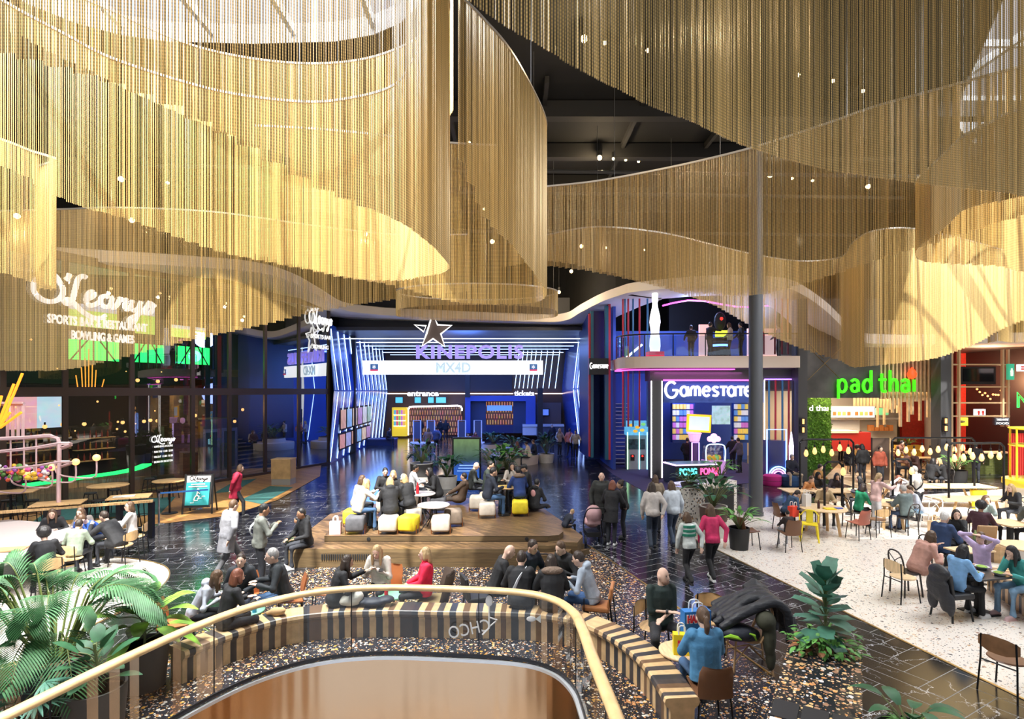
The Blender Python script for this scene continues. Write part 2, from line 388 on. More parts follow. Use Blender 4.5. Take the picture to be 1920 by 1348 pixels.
# wavy pale fascia above the shop fronts
fas = [(-120, 470, 17), (-60, 470, 18), (115, 478, 19.7), (360, 492, 22), (480, 503, 24), (545, 522, 26.5), (590, 546, 28.5), (640, 574, 30.6), (700, 583, 31.4), (760, 587, 31.8), (1000, 597, 32.2), (1062, 595, 31.6), (1095, 578, 30), (1130, 560, 28), (1165, 547, 26.6), (1200, 539, 25.8), (1330, 528, 25), (1440, 529, 24.9), (1490, 540, 25.2), (1540, 573, 25.6), (1580, 611, 26), (1612, 633, 26), (1660, 637, 26), (1760, 637, 26), (1900, 634, 26), (2050, 630, 26)]
fp = crv([D(*p) for p in fas], .35)
rings = []
for i, p in enumerate(fp):
    t = (fp[min(i + 1, len(fp) - 1)] - fp[max(i - 1, 0)]); t.z = 0; t.normalize(); n = V((t.y, -t.x, 0))   # towards the hall
    rings.append([p + n * .0 + V((0, 0, .27)), p + n * .16 + V((0, 0, .22)), p + n * .16 + V((0, 0, -.2)), p + V((0, 0, -.27)), p - n * 2.2 + V((0, 0, -.27)), p - n * 2.2 + V((0, 0, .27))])
mb = MB(); mb.ring(rings); struct(mb.build('trim_5', mat('fascia_cream', (.8, .72, .66), .5), smooth=True))
# wall between the fascia and the ceiling, set back
mb = MB(); mb.sheet([(p.x + 0, p.y + 2.2) for p in fp[::3]], [p.z for p in fp[::3]], 13, .1); struct(mb.build('wall_upper', M_dkwall))

# round column standing in the hall
cp = G(1417, 966); mb = MB(); mb.cyl((0, 0, 0), .21, 13, 32); mb.cyl((0, 0, 0), .235, .12, 32); mb.cyl((0, 0, 3.62), .213, .02, 32)
o = mb.build('column', mat('column_grey', (.085, .09, .1), .5), smooth=True, loc=cp); struct(o)

# stepped timber platform
plat = [(-4.45, 13.35), (.85, 13.35), (1.12, 13.45), (1.26, 13.8), (1.05, 15.3), (.6, 17.1), (-1.2, 18.1), (-3.5, 18.1), (-4.9, 16.2)]
def off(poly, d):                                       # outward offset of a counter-clockwise polygon
    n = len(poly); o = []
    for i in range(n):
        a, b, c = V(poly[i - 1]), V(poly[i]), V(poly[(i + 1) % n]); e1, e2 = (b - a).normalized(), (c - b).normalized()
        n1, n2 = V((e1.y, -e1.x)), V((e2.y, -e2.x)); nn = (n1 + n2).normalized(); o.append(tuple(b + nn * d / max(.5, nn.dot(n1))))
    return o
E = empty('timber_platform', (-1.8, 15.6, 0), 'stepped oak platform with seating tiers standing in the middle of the hall floor', 'platform')
def tier(name, poly, z0, z1, par):
    mb = MB(); mb.prism([(x + 1.8, y - 15.6) for x, y in poly], z0, z1, cap=False); n = len(poly)
    mb.mi = 1; mb.face(list(range(n, 2 * n))); return mb.build(name, [M_chevside, M_chev], par)
tier('top_deck', plat, .42, .56, E)
front = [(-5.15, 12.75), (.55, 12.75), (.55, 13.36), (.9, 13.36), (1.55, 13.3), (1.75, 13.9), (1.4, 15.4), (.9, 17.4), (-1.0, 18.5), (-3.6, 18.5), (-5.3, 16.4)]
tier('seating_tier', front, .0, .42, E)
for k, (d, h) in enumerate(((.28, .39), (.55, .24), (.8, .12))):
    a = .55; pts = [(a, 13.4 - .04), (a, 13.35 - d)] + [(.85 + (d + .1) * cos(t) * .9, 13.55 + (d + .22) * sin(t)) for t in [R(x) for x in range(-90, 5, 10)]] + [(1.5 + d * .5, 13.8)]
    tier('step', [p for p in pts], 0, h + .02, E)
mb = MB()
for k in range(22): mb.box((-4.3 + 1.8 + k * .05, 12.74 - 15.6, .24), (.028, .03, .13))
mb.build('vent_grille', mat('vent_dark', (.01, .01, .01), .8), E)
for x in (-3.4, .35):
    mb = MB(); mb.lathe([(.045, 0), (.045, .01), (.02, .012)], n=14); o = mb.build('floor_spot', blackp, E); o.rotation_euler = (pi / 2, 0, 0); o.location = (x + 1.8, 13.345 - 15.6, .49)
# ---------------------------------------------------------------- gold chain curtains under the ceiling
def gold(name, col, rough=.38):
    mt, nt, b, N, L = nodes(name); tc = N('TexCoord'); mp = N('Mapping'); mp.inputs['Scale'].default_value = (22, 22, .05); L(tc.outputs['Object'], mp.inputs[0])
    nz = N('TexNoise', i_Scale=1, i_Detail=2); L(mp.outputs[0], nz.inputs[0])
    wv = N('TexWave', bands_direction='Z', i_Scale=9, i_Distortion=0); L(tc.outputs['Object'], wv.inputs[0])
    cr = N('ValToRGB'); cr.color_ramp.elements[0].position = .3; cr.color_ramp.elements[1].position = .7
    cr.color_ramp.elements[0].color = (*[c * .62 for c in col], 1); cr.color_ramp.elements[1].color = (*[min(1, c * 1.25) for c in col], 1); L(nz.outputs['Fac'], cr.inputs[0])
    m2 = N('MixRGB', blend_type='MULTIPLY', i_Fac=.45); L(cr.outputs[0], m2.inputs[1]); L(wv.outputs['Color'], m2.inputs[2])
    L(m2.outputs[0], b.inputs['Base Color']); b.inputs['Metallic'].default_value = .35; b.inputs['Coat Weight'].default_value = 1; b.inputs['Coat Roughness'].default_value = .35; b.inputs['Roughness'].default_value = rough
    return mt
M_gold = gold('gold_chain', (.8, .53, .18)); M_rail = mat('curtain_rail', (.6, .56, .5), .35, .5)
rnd = random.Random(4)
def CT(px, pt, pb, zt=None, Y=None):                     # plan point with top and bottom level, from the level of its rail or its distance
    if Y is None: Y = F * (zt - EYE) / (HZ - pt)
    if zt is None: zt = EYE + (HZ - pt) * Y / F
    return ((px - CX) * Y / F, Y, zt, EYE + (HZ - pb) * Y / F)
def curtain(label, pts, closed=False, pitch=.024, w=.0075, step=9, group=None, rail=True, wires=True):
    q = crv([V(p) for p in pts], .05, closed)
    if closed: q.append(q[0].copy())
    L_ = [0]
    for a, b in zip(q, q[1:]): L_.append(L_[-1] + math.hypot(b[0] - a[0], b[1] - a[1]))
    E = empty('chain_curtain', (q[0][0], q[0][1], q[0][2]), label, 'curtain', group); o0 = q[0]
    mb = MB(); s = 0; i = 0; k = 0; zb = 0; vs, fs = mb.v, mb.f
    while s < L_[-1]:
        while i < len(L_) - 2 and L_[i + 1] < s: i += 1
        t = (s - L_[i]) / max(1e-6, L_[i + 1] - L_[i]); p = q[i].lerp(q[i + 1], t)
        if k % step == 0: zb = p[3] + rnd.uniform(-.01, .01)
        d = V((q[i + 1][0] - q[i][0], q[i + 1][1] - q[i][1])); d = d.normalized() if d.length else V((1, 0)); n = V((-d.y, d.x)); n *= w * rnd.uniform(.7, 1.25); d = d * w * rnd.uniform(.7, 1.3)
        x, y = p[0] - o0[0], p[1] - o0[1]; z1, z0 = p[2] - o0[2], zb - o0[2] + rnd.uniform(-.006, .006); o = len(vs)
        for z in (z0, z1): vs += [(x + d.x, y + d.y, z), (x + n.x, y + n.y, z), (x - d.x, y - d.y, z), (x - n.x, y - n.y, z)]
        for a in range(4): fs.append((o + a, o + (a + 1) % 4, o + 4 + (a + 1) % 4, o + 4 + a)); mb.m.append(0)
        fs.append((o, o + 3, o + 2, o + 1)); mb.m.append(0)
        s += pitch * rnd.uniform(.75, 1.25); k += 1
    mb.build('chain_strands', M_gold, E, kind='stuff')
    if rail:
        m2 = MB(); m2.tube([(p[0] - o0[0], p[1] - o0[1], p[2] - o0[2] + .015) for p in q[::4]], .03, 4, flat=(.7, 1.1)); m2.build('rail', M_rail, E)
    if wires:
        for p in q[10::60]: m3 = MB(); m3.tube([(p[0] - o0[0], p[1] - o0[1], p[2] - o0[2]), (p[0] - o0[0], p[1] - o0[1], 12.9 - o0[2])], .006, 4); m3.build('suspension_wire', greym, E)
    return E
ZT = 10.5
# big kidney shaped ring under the west roof light
curtain('large pale gold chain curtain ring hanging under the big roof light above the bar side', [CT(0, 0, 310, ZT), CT(115, 62, 375, ZT), CT(222, 115, 408, ZT), CT(408, 171, 472, ZT), CT(556, 191, 503, ZT), CT(645, 187, 522, ZT), CT(740, 160, 527, ZT), (-1.75, 10.7, ZT, 6.15), (-1.12, 9.8, ZT, 6.1), (-1.08, 8.8, ZT, 6.1), (-1.3, 7.6, ZT, 6.15), CT(700, 393, 393, ZT, 6.8)[:2] + (ZT, 6.19), CT(593, 0, 341, ZT, 6.46)[:2] + (ZT, 6.4), CT(478, 0, 274, ZT, 6.1)[:2] + (ZT, 6.65), CT(289, 0, 178, ZT, 5.8)[:2] + (ZT, 7.05), (-5.2, 5.6, ZT, 7.4), (-7.6, 5.8, ZT, 7.7), (-9.0, 7.4, ZT, 7.8)], True, .028, .0075)
# second ring beside it
curtain('gold chain curtain ring with a sweeping lower edge hanging next to the dark ceiling gap', [CT(860, -10, 300, ZT), CT(905, 35, 406, ZT), CT(960, 100, 462, ZT), CT(1010, 190, 525, ZT), CT(1025, 235, 548, ZT), (.75, 14.5, ZT, 6.32), (.2, 14.9, ZT, 6.3), CT(860, 563, 563, ZT, 14.8)[:2] + (ZT, 6.35), CT(740, 0, 535, ZT, 14.4)[:2] + (ZT, 6.7), CT(600, 0, 505, ZT, 14)[:2] + (ZT, 7.0), CT(470, 0, 470, ZT, 13.8)[:2] + (ZT, 7.4)], False, .026, .0075)
# higher one seen through the first ring
curtain('short gold chain curtain hanging highest, just below the edge of the big roof light', [CT(20, -60, 60, 12.4), CT(178, 7, 140, 12.4), CT(371, 89, 230, 12.4), CT(549, 119, 300, 12.4), CT(690, 110, 330, 12.4), CT(800, 60, 300, 12.4), CT(850, -30, 200, 12.4)], False, .03, .009, wires=False)
# small round one over the cinema entrance
ring = [(-1.28 + 2.95 * cos(t), 20.6 + 1.7 * sin(t)) for t in [2 * pi * k / 16 for k in range(16)]]
curtain('small round gold chain curtain hanging in front of the cinema star sign', [(x, y, 7.6, 6.8 + (.1 if y < 20 else -.04)) for x, y in ring], True, .026, .007)
# near curtain overhead
curtain('near dark gold chain curtain crossing overhead with a stepped lower edge', [(-.75, 3.7, 12.3, 7.0), (-.3, 4.35, 12.3, 7), (.35, 5.0, 12.3, 7), (1.3, 5.8, 12.3, 7), (2.1, 6.35, 12.3, 7), (2.95, 6.95, 12.3, 7), (4.2, 7.6, 12.3, 7), (5.4, 8.0, 12.3, 7), (6.3, 8.25, 12.3, 7), (7.6, 8.6, 12.3, 7.02), (9.5, 9.3, 12.3, 7.05)], False, .033, .0088, 11)
# long wave behind it
curtain('long wavy gold chain curtain whose rail climbs across the middle of the hall', [CT(940, 358, 500, 10), CT(1028, 350, 490, 10), CT(1120, 340, 508, 10), CT(1240, 318, 538, 10), CT(1335, 297, 552, 10), CT(1420, 275, 553, 10), CT(1510, 246, 529, 10), CT(1575, 224, 509, 10), CT(1640, 201, 486, 10), CT(1760, 168, 450, 10), CT(1920, 125, 400, 10), CT(2060, 95, 370, 10)], False, .026, .0075)
# lower wave towards the noodle bar
curtain('low serpentine gold chain curtain hanging in front of the noodle bar', [CT(960, 452, 490, 9.5), CT(1029, 440, 500, 9.5), CT(1120, 426, 512, 9.5), CT(1240, 437, 540, 9.5), CT(1335, 459, 572, 9.5), CT(1417, 478, 617, 9.5), CT(1503, 490, 655, 9.5), CT(1575, 483, 678, 9.5), CT(1596, 459, 688, 9.5), CT(1612, 445, 688, 9.5), CT(1640, 433, 685, 9.5), CT(1695, 428, 679, 9.5), CT(1755, 437, 670, 9.5), CT(1830, 455, 642, 9.5), CT(1886, 470, 612, 9.5), CT(1960, 480, 585, 9.5)], False, .028, .008)
# ring under the east roof light
curtain('bright gold chain curtain ring hanging under the roof light beside the noodle bar', [CT(1920, 205, 368, 8.5), CT(1861, 230, 377, 8.5), CT(1805, 258, 396, 8.5), CT(1774, 287, 425, 8.5), (8.42, 11.3, 8.5, 7.08), (8.75, 12.2, 8.5, 6.98), (9.6, 12.9, 8.5, 6.93), CT(1861, 338, 500, 8.5), CT(1920, 345, 509, 8.5), CT(2000, 342, 510, 8.5), (15.5, 12.2, 8.5, 7), (15.6, 9.5, 8.5, 7), (13, 7.6, 8.5, 7.3), (9.6, 7.6, 8.5, 7.3)], True, .022, .0088)
# long one along the bar
curtain('broad gold chain curtain hanging along the sports bar front behind its white sign', [CT(-150, 400, 690, 9.6), CT(0, 396, 695, 9.6), CT(115, 393, 693, 9.6), CT(200, 390, 676, 9.6), CT(300, 392, 650, 9.6), CT(400, 398, 627, 9.6), CT(480, 408, 610, 9.6), CT(600, 425, 582, 9.6), CT(740, 440, 560, 9.6), CT(880, 440, 545, 9.6)], False, .028, .0075)
curtain('narrow gold chain curtain at the edge of the hall above the arcade tables', [CT(-160, 280, 470, 9), CT(-60, 255, 490, 9), CT(0, 262, 512, 9), CT(60, 285, 530, 9), CT(105, 300, 543, 9), (-10.62, 12.6, 9, 6.3), (-11.1, 13.2, 9, 6.3)], False, .026, .0075)
curtain('gold chain curtain beyond the bright ring at the hall side', [CT(1990, 500, 640, 9), CT(1930, 505, 641, 9), CT(1895, 508, 642, 9), (19.5, 22.6, 9, 6.0), (20.3, 24, 9, 6.05)], False, .03, .009)
# ---------------------------------------------------------------- lettering drawn with a round nib
def nib(name, strokes, h, m, loc, parent, r, width=None, depth=.6, thin=None):
    P = [[V((x, 0, y)) for x, y in s] for s in strokes]; xs = [p.x for s in P for p in s]; k = (width / (max(xs) - min(xs)) if width else h); cx_ = (max(xs) + min(xs)) / 2; mb = MB()
    for s in P:
        q = crv([V(((p.x - cx_) * k, 0, p.z * h)) for p in s], .04 * h)
        mb.tube(q, [r * (1 if not thin else thin(i / max(1, len(q) - 1))) for i in range(len(q))], 6)
    return mb.build(name, m, parent, loc=loc)
def arc(cx, cy, rx, ry, a0, a1, n=9): return [(cx + rx * cos(R(a0 + (a1 - a0) * i / (n - 1))), cy + ry * sin(R(a0 + (a1 - a0) * i / (n - 1)))) for i in range(n)]
SCRIPT = [arc(.42, .5, .4, .42, 75, 400, 14) + [(.62, .95), (.5, 1.02), (.4, .92)], [(1.0, 1.12), (.96, .98), (.9, .9)],
 [(1.5, 1.08), (1.38, 1.12), (1.25, .98), (1.16, .6), (1.08, .22), (.96, .08), (.86, .14), (.94, .24), (1.1, .16), (1.4, -.14), (1.75, -.3), (2.05, -.24), (2.02, -.16)],
 [(1.5, .32), (1.66, .42), (1.74, .56), (1.64, .62), (1.52, .46), (1.5, .24), (1.62, .12), (1.82, .22), (1.94, .34)],
 arc(2.1, .34, .17, .2, 60, 330, 9) + [(2.32, .52), (2.26, .24), (2.34, .14), (2.48, .3), (2.58, .56)], [(2.58, .52), (2.66, .48), (2.78, .5), (2.72, .26), (2.8, .14), (2.94, .3)],
 [(2.98, .52), (2.94, .26), (3.04, .14), (3.2, .26), (3.28, .52)], [(3.28, .52), (3.2, .1), (3.06, -.26), (2.88, -.32), (2.9, -.18), (3.14, -.02), (3.42, .24), (3.6, .56)], [(3.6, .54), (3.68, .36), (3.66, .16), (3.5, .1), (3.42, .18)], [(3.6, .52), (3.8, .4)]]
def gl_a(x): return [arc(x + .3, .3, .23, .25, 20, 380, 14), [(x + .57, .57), (x + .57, .03)]]
def gl_e(x): return [[(x + .06, .32), (x + .52, .32)] , arc(x + .3, .3, .24, .25, 5, 320, 12)]
GAME = [arc(.42, .38, .42, .42, 50, 345, 14) + [(.84, .36), (.5, .36)]] + gl_a(1.0) + [[(1.78, .05), (1.78, .34), (1.88, .52), (2.02, .54), (2.1, .42), (2.1, .05)], [(2.1, .42), (2.2, .54), (2.34, .52), (2.42, .36), (2.42, .05)]] + gl_e(2.6) + [[(3.72, .5), (3.5, .54), (3.36, .44), (3.5, .32), (3.7, .22), (3.62, .07), (3.34, .08)], [(3.86, .54), (4.34, .54)], [(4.1, .54), (4.1, .05)]] + gl_a(4.36) + [[(5.08, .54), (5.56, .54)], [(5.32, .54), (5.32, .05)]] + gl_e(5.56)
PADT = [[(.1, .6), (.1, -.28)], arc(.36, .3, .26, .28, 0, 360, 14)] + [arc(1.2, .19, .22, .15, 0, 360, 12), [(.98, .5), (1.14, .58), (1.34, .54), (1.43, .4), (1.43, .04)]] + [arc(2.04, .3, .26, .28, 0, 360, 14), [(2.3, 1.0), (2.3, .04)]] + [[(3.02, .86), (3.02, .2), (3.12, .05), (3.3, .06)], [(2.84, .58), (3.3, .58)], [(3.58, 1.0), (3.58, .04)], [(3.58, .34), (3.7, .54), (3.9, .58), (4.04, .44), (4.04, .04)], arc(4.6, .19, .22, .15, 0, 360, 12), [(4.38, .5), (4.54, .58), (4.74, .54), (4.83, .4), (4.83, .04)], [(5.2, .58), (5.2, .04)]]
# ---------------------------------------------------------------- shop fronts
def pbox(mb, x0, y0, x1, y1, Y, d=.1):                  # box whose front face spans two pixels at distance Y
    a, b = D(x0, y0, Y), D(x1, y1, Y)
    mb.box(((a.x + b.x) / 2, Y + d / 2, (a.z + b.z) / 2), (abs(b.x - a.x), d, abs(a.z - b.z))); return mb
def PB(name, x0, y0, x1, y1, Y, m, d=.1, parent=None, bevel=0, **kw):
    a, b = D(x0, y0, Y), D(x1, y1, Y); c = V(((a.x + b.x) / 2, Y + d / 2, (a.z + b.z) / 2))
    mb = MB(); mb.box((0, 0, 0), (abs(b.x - a.x), d, abs(a.z - b.z)))
    o = mb.build(name, m, bevel=bevel, loc=c - (parent.location if parent else V((0, 0, 0))), **kw)
    if parent: o.parent = parent
    return o
def thing1(o, label, cat, group=None): return tag(o, label, cat, group)
led = mat('led_ice', (.45, .65, 1), .5, 0, 3.4); ledw = mat('led_white', (1, .93, .85), .5, 0, 3); ledm = mat('led_magenta', (1, .12, .75), .5, 0, 2.2)
ledwarm = mat('led_warm', (1, .36, .04), .5, 0, 1.4); ledg = mat('led_green', (.02, 1, .15), .5, 0, 2.2)
sgw = mat('sign_white', (1, .98, .95), .5, 0, 1.15)
navy = mat('navy_wall', (.012, .03, .12), .35); navy2 = mat('blue_panel', (.02, .09, .42), .2); dk = mat('near_black', (.012, .012, .014), .5)
brown = mat('brown_cladding', (.09, .055, .04), .6); bluebox = mat('blue_portal', (.05, .1, .42), .5)
gl = glass('storefront_glass', (.85, .9, .92), .10)

# ---- sports bar: glazed front
def OL(px, off=0):
    k = (px - CX) / F; Y = 24.13 / (.4565 - k); X = k * Y; return V((X - .91 * off, Y + .415 * off))
OA = math.atan2(.91, .415)
W1 = struct(empty('window_1', (0, 0, 0), 'glazed two storey front of the sports bar with bronze posts', 'window'))
del W1['category']
mbronze = mat('bronze_post', (.09, .065, .05), .35, .7)
mb = MB()
for px in (-90, 5, 122, 247, 361, 430, 497, 560, 616):
    p = OL(px); mb.box((p.x, p.y, 4.35), (.16, .1, 8.7), OA)
a, b = OL(-150), OL(616); c = (a + b) / 2; ln = (b - a).length
for z, h in ((3.97, .3), (.06, .12), (8.6, .3)): mb.box((c.x, c.y, z), (ln, .14, h), OA)
mb.build('window_frame', mbronze, W1)
mb = MB(); mb.quad((a.x, a.y, 0), (b.x, b.y, 0), (b.x, b.y, 8.6), (a.x, a.y, 8.6)); mb.build('pane', gl, W1)
# interior: walls, floor between storeys, lift, stair, brick pier
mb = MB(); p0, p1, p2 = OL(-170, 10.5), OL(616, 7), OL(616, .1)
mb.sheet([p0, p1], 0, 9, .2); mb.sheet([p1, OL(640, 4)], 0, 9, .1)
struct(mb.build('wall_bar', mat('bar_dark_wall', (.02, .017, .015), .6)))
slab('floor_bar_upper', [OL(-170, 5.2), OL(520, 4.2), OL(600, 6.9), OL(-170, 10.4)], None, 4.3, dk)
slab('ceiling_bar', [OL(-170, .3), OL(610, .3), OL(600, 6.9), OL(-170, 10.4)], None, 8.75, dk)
mbk = planks('dark_brick', [(.16, .06, .03), (.1, .04, .02), (.05, .03, .02)], .24, .08, (pi / 2, 0, 0))
p = OL(380, 1.6); mb = MB(); mb.box((p.x, p.y, 2.1), (1.1, 1.1, 4.2), OA); struct(mb.build('column_brick', mbk))
LE = empty('lift', tuple(OL(452, 2.2)) + (0,), 'steel lift with glazed double doors behind the bar glazing', 'lift', rz=OA)
mb = MB(); mb.box((0, -.0, 1.35), (2.0, 1.6, 2.7)); mb.build('cabin', mat('lift_steel', (.16, .16, .17), .3, .8), LE)
for s in (-.48, .48): mb = MB(); mb.box((s, .83, 1.15), (.85, .06, 2.2)); d_ = mb.build('door', steel, LE); m2 = MB(); m2.box((s, .87, 1.25), (.55, .03, 1.7)); m2.build('door_glass', mat('lift_glass', (.05, .07, .09), .1), d_)
LE.rotation_euler.z = OA + pi
ST = empty('staircase', tuple(OL(520, 1.2)) + (0,), 'dark staircase with pale nosings behind the bar glazing', 'staircase', rz=OA)
for k in range(14):
    mb = MB(); mb.box((0, .3 * k, .17 * k + .08), (1.7, .32, .05)); st = mb.build('step', mat('stair_dark', (.05, .045, .04), .5), ST); m2 = MB(); m2.box((0, .3 * k - .165, .17 * k + .09), (1.7, .02, .04)); m2.build('nosing', mat('nosing', (.3, .22, .16), .5), st)
ST.rotation_euler.z = OA - pi / 2 + pi / 2
# green lit balustrades upstairs, tv screens, low counter with green light
for nm, pa, pb_, of in (('with diagonal braces', 252, 352, 4.6), ('ending at the inner stair', 366, 428, 4.4), ('nearest the building corner', 440, 500, 4.0)):
    a, b = OL(pa, of), OL(pb_, of); c = (a + b) / 2; ln = (b - a).length
    E = empty('lit_balustrade', (c.x, c.y, 4.3), 'green glowing upper floor balustrade of the bar ' + nm, 'balustrade', 'green lit balustrades of the bar', OA)
    mb = MB(); mb.box((0, 0, 1.45), (ln, .05, .85)); mb.build('glowing_panel', ledg, E)
    mb = MB()
    for t in range(5): x = ln * (t / 4 - .5); mb.box((x, -.06, 1.4), (.05, .05, 1.3))
    mb.box((0, -.06, 2.0), (ln, .06, .05)); mb.tube([(-ln * .45, -.08, .9), (-ln * .1, -.08, 1.9)], .03, 6); mb.tube([(ln * .1, -.08, 1.9), (ln * .45, -.08, .9)], .03, 6); mb.build('frame', blackm, E)
msoc, nt, b_, N, L = nodes('football_screen'); tc = N('TexCoord'); sp = N('SeparateXYZ'); L(tc.outputs['Generated'], sp.inputs[0]); cr = ramp(N, [(0, (.42, .62, .03)), (.68, (.38, .55, .02)), (.72, (.5, .45, .5)), (.86, (.3, .3, .45))]); L(sp.outputs[2], cr.inputs[0]); L(cr.outputs[0], b_.inputs['Emission Color']); b_.inputs['Emission Strength'].default_value = 1.6
def screen(name, x0, y0, x1, y1, of, m, label, grp=None):
    a, b = OL(x0, of), OL(x1, of); c = (a + b) / 2; z0, z1 = EYE + (HZ - y1) * c.y / F, EYE + (HZ - y0) * c.y / F; ln = (b - a).length
    E = empty(name, (c.x, c.y, (z0 + z1) / 2), label, 'screen', grp, OA)
    mb = MB(); mb.box((0, .04, 0), (ln + .06, .06, z1 - z0 + .06)); mb.build('casing', blackp, E)
    mb = MB(); mb.box((0, 0, 0), (ln, .03, z1 - z0)); mb.build('display', m, E); E.rotation_euler.z = OA + pi
    for ch in E.children: ch.location.y = -.0
    E.rotation_euler.z = OA
    for ch in E.children: ch.location.y = -.04
    return E
screen('wall_screen', 262, 572, 357, 614, 5, msoc, 'wide wall screen showing a football pitch upstairs in the bar')
screen('wall_screen', 371, 578, 413, 626, 4.5, msoc, 'narrow wall screen showing a football pitch beside the wide one', None)
screen('wall_screen', 430, 612, 492, 634, 4, msoc, 'low wide screen with a green pitch close to the building corner')
mpk, nt, b_, N, L = nodes('pink_cyan_screen'); tc = N('TexCoord'); sp = N('SeparateXYZ'); L(tc.outputs['Generated'], sp.inputs[0]); cr = ramp(N, [(0, (.8, .25, .35)), (.52, (.45, .6, .75))]); L(sp.outputs[0], cr.inputs[0]); nz = N('TexNoise', i_Scale=5, i_Detail=3); L(tc.outputs['Generated'], nz.inputs[0]); mx = N('MixRGB', blend_type='OVERLAY', i_Fac=.6); L(cr.outputs[0], mx.inputs[1]); L(nz.outputs['Color'], mx.inputs[2]); L(mx.outputs[0], b_.inputs['Emission Color']); b_.inputs['Emission Strength'].default_value = 1.0
screen('wall_screen', 92, 744, 211, 803, 3, mpk, 'large pink and pale blue screen on the ground floor of the bar')
cpts = [OL(70, .7), OL(140, .8), OL(200, .9), OL(250, 1.0), OL(300, 1.5), OL(345, 2.4)]
E = empty('bar_counter', tuple(cpts[0]) + (0,), 'curved slatted timber bar counter with a green light along its top', 'counter'); q = crv(cpts, .3); o0 = cpts[0]
mb = MB(); mb.sheet([p - o0 for p in q], 0, .8, .3); mb.build('front', planks('counter_slats', [(.3, .2, .1), (.22, .14, .07), (.05, .03, .02)], 5, .1, (0, pi / 2, 0)), E)
mb = MB(); mb.sheet([p - o0 for p in q], .8, .88, .36); mb.build('green_light', ledg, E)
# tall thin orange tube sculpture in the bar and pendant bulbs
E = empty('tube_sculpture', tuple(OL(215, 1.6)) + (4.1,), 'cluster of thin upright orange light tubes inside the bar glazing', 'lamp')
for k, (x, h) in enumerate(((-.35, .5), (-.2, .8), (-.1, 1.15), (0, 1.5), (.1, .9), (.2, .7), (.42, .35))): mb = MB(); mb.tube([(x * 1.2, 0, .05), (x * 1.4, 0, h)], .02, 6); mb.build('tube', ledwarm, E)
bulbm = mat('bulb_glow', (1, .5, .16), .4, 0, 1.8)
for k, (px, py, of) in enumerate([(118, 796, .4), (360, 789, .3), (366, 779, .8), (84, 800, 3), (258, 713, 2.5), (296, 715, 3), (330, 712, 4), (270, 790, 6), (282, 788, 6.2), (295, 789, 6.4), (158, 795, 5), (230, 792, 6), (440, 790, 2), (455, 768, 4)]):
    p = OL(px, of); q = D(px, py, p.y); p = V((q.x, q.y, q.z)); E = empty('pendant_bulb', p, 'glowing bulb hanging inside the bar, %s' % ['by the second post', 'by the post at the brick pier', 'on the brick pier', 'over the pink screen', 'above the beam, first of three', 'above the beam, second of three', 'above the beam, third of three', 'deep inside, first of the trio', 'deep inside, second of the trio', 'deep inside, third of the trio', 'before the dark back wall', 'between the second and third post', 'above the lift', 'high over the lift'][k], 'lamp', 'bulbs inside the bar')
    mb = MB(); mb.ball((0, 0, 0), .075, 8, 6); mb.build('bulb', bulbm, E, smooth=True); mb = MB(); mb.cyl((0, 0, .06), .03, .1, 8); mb.build('socket', blackm, E)
rbz = random.Random(9)
for k in range(34):
    of = rbz.uniform(2.5, 8); p = OL(rbz.uniform(20, 480), of); z = rbz.choice((2.3, 2.6, 3.1, 3.5, 4.9, 6.2)); mb = MB(); mb.ball((0, 0, 0), rbz.uniform(.03, .055), 6, 4); tag(mb.build('fairy_light', bulbm, loc=(p.x, p.y, z + rbz.uniform(-.1, .1))), 'tiny warm light glimmering deep inside the dark bar', 'lamp', 'tiny lights inside the bar')
for k, (px, of, w_, lb) in enumerate([(150, 6, 2.4, 'lower shelf wall of bottles behind the pink screen'), (270, 7, 3.0, 'shelf wall of bottles between second and third post'), (330, 5.5, 1.6, 'shelf wall of bottles beside the brick pier')]):
    p = OL(px, of); E = empty('bottle_shelf', (p.x, p.y, 0), lb + ' in the bar', 'shelf', None, OA); mb = MB(); mb.box((0, .2, 1.2), (w_, .06, 2.4)); mb.build('back_panel', dk, E)
    for r_ in range(3):
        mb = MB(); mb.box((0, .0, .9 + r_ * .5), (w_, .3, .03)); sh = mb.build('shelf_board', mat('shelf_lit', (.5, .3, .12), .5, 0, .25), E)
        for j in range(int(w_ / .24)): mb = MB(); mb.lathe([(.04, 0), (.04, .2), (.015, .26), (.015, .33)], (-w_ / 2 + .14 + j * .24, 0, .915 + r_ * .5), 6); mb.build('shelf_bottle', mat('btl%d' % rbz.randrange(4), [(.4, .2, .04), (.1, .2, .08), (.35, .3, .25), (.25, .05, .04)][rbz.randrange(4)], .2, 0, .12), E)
# shelves with bottles upstairs / seating seen as dark furniture is behind reflections
# ---- white letters of the bar
E = empty('bar_sign', tuple(OL(180, -.12)) + (6.9,), 'large white illuminated script sign of the sports bar with two lines below', 'sign', rz=OA)
nib('name_lettering', SCRIPT, 1.0, sgw, (.06, 0, 0), E, .085, 4.0)
text('subtitle', 'SPORTS BAR & RESTAURANT', .42, sgw, (.1, 0, -.62), parent=E, off=.012, width=3.3)
text('subtitle', 'BOWLING & GAMES', .42, sgw, (.2, 0, -1.1), parent=E, off=.012, width=2.1)
E = empty('corner_sign', tuple(OL(598, -.15)) + (7.0,), 'small white script sign of the bar on the glass next to the cinema', 'sign', rz=OA)
nib('name_lettering', SCRIPT, .8, sgw, (0, 0, .5), E, .036, 1.7)
for z, s, w_ in ((-.2, 'SPORTS BAR', 1.5), (-.75, 'BOWLING', 1.1)): text('subtitle', s, .3, sgw, (0, 0, z), parent=E, width=w_, ext=.01)
E = empty('opening_hours', tuple(OL(305, -.06)) + (1.55,), 'white opening hours lettering on the bar glass', 'sign', rz=OA)
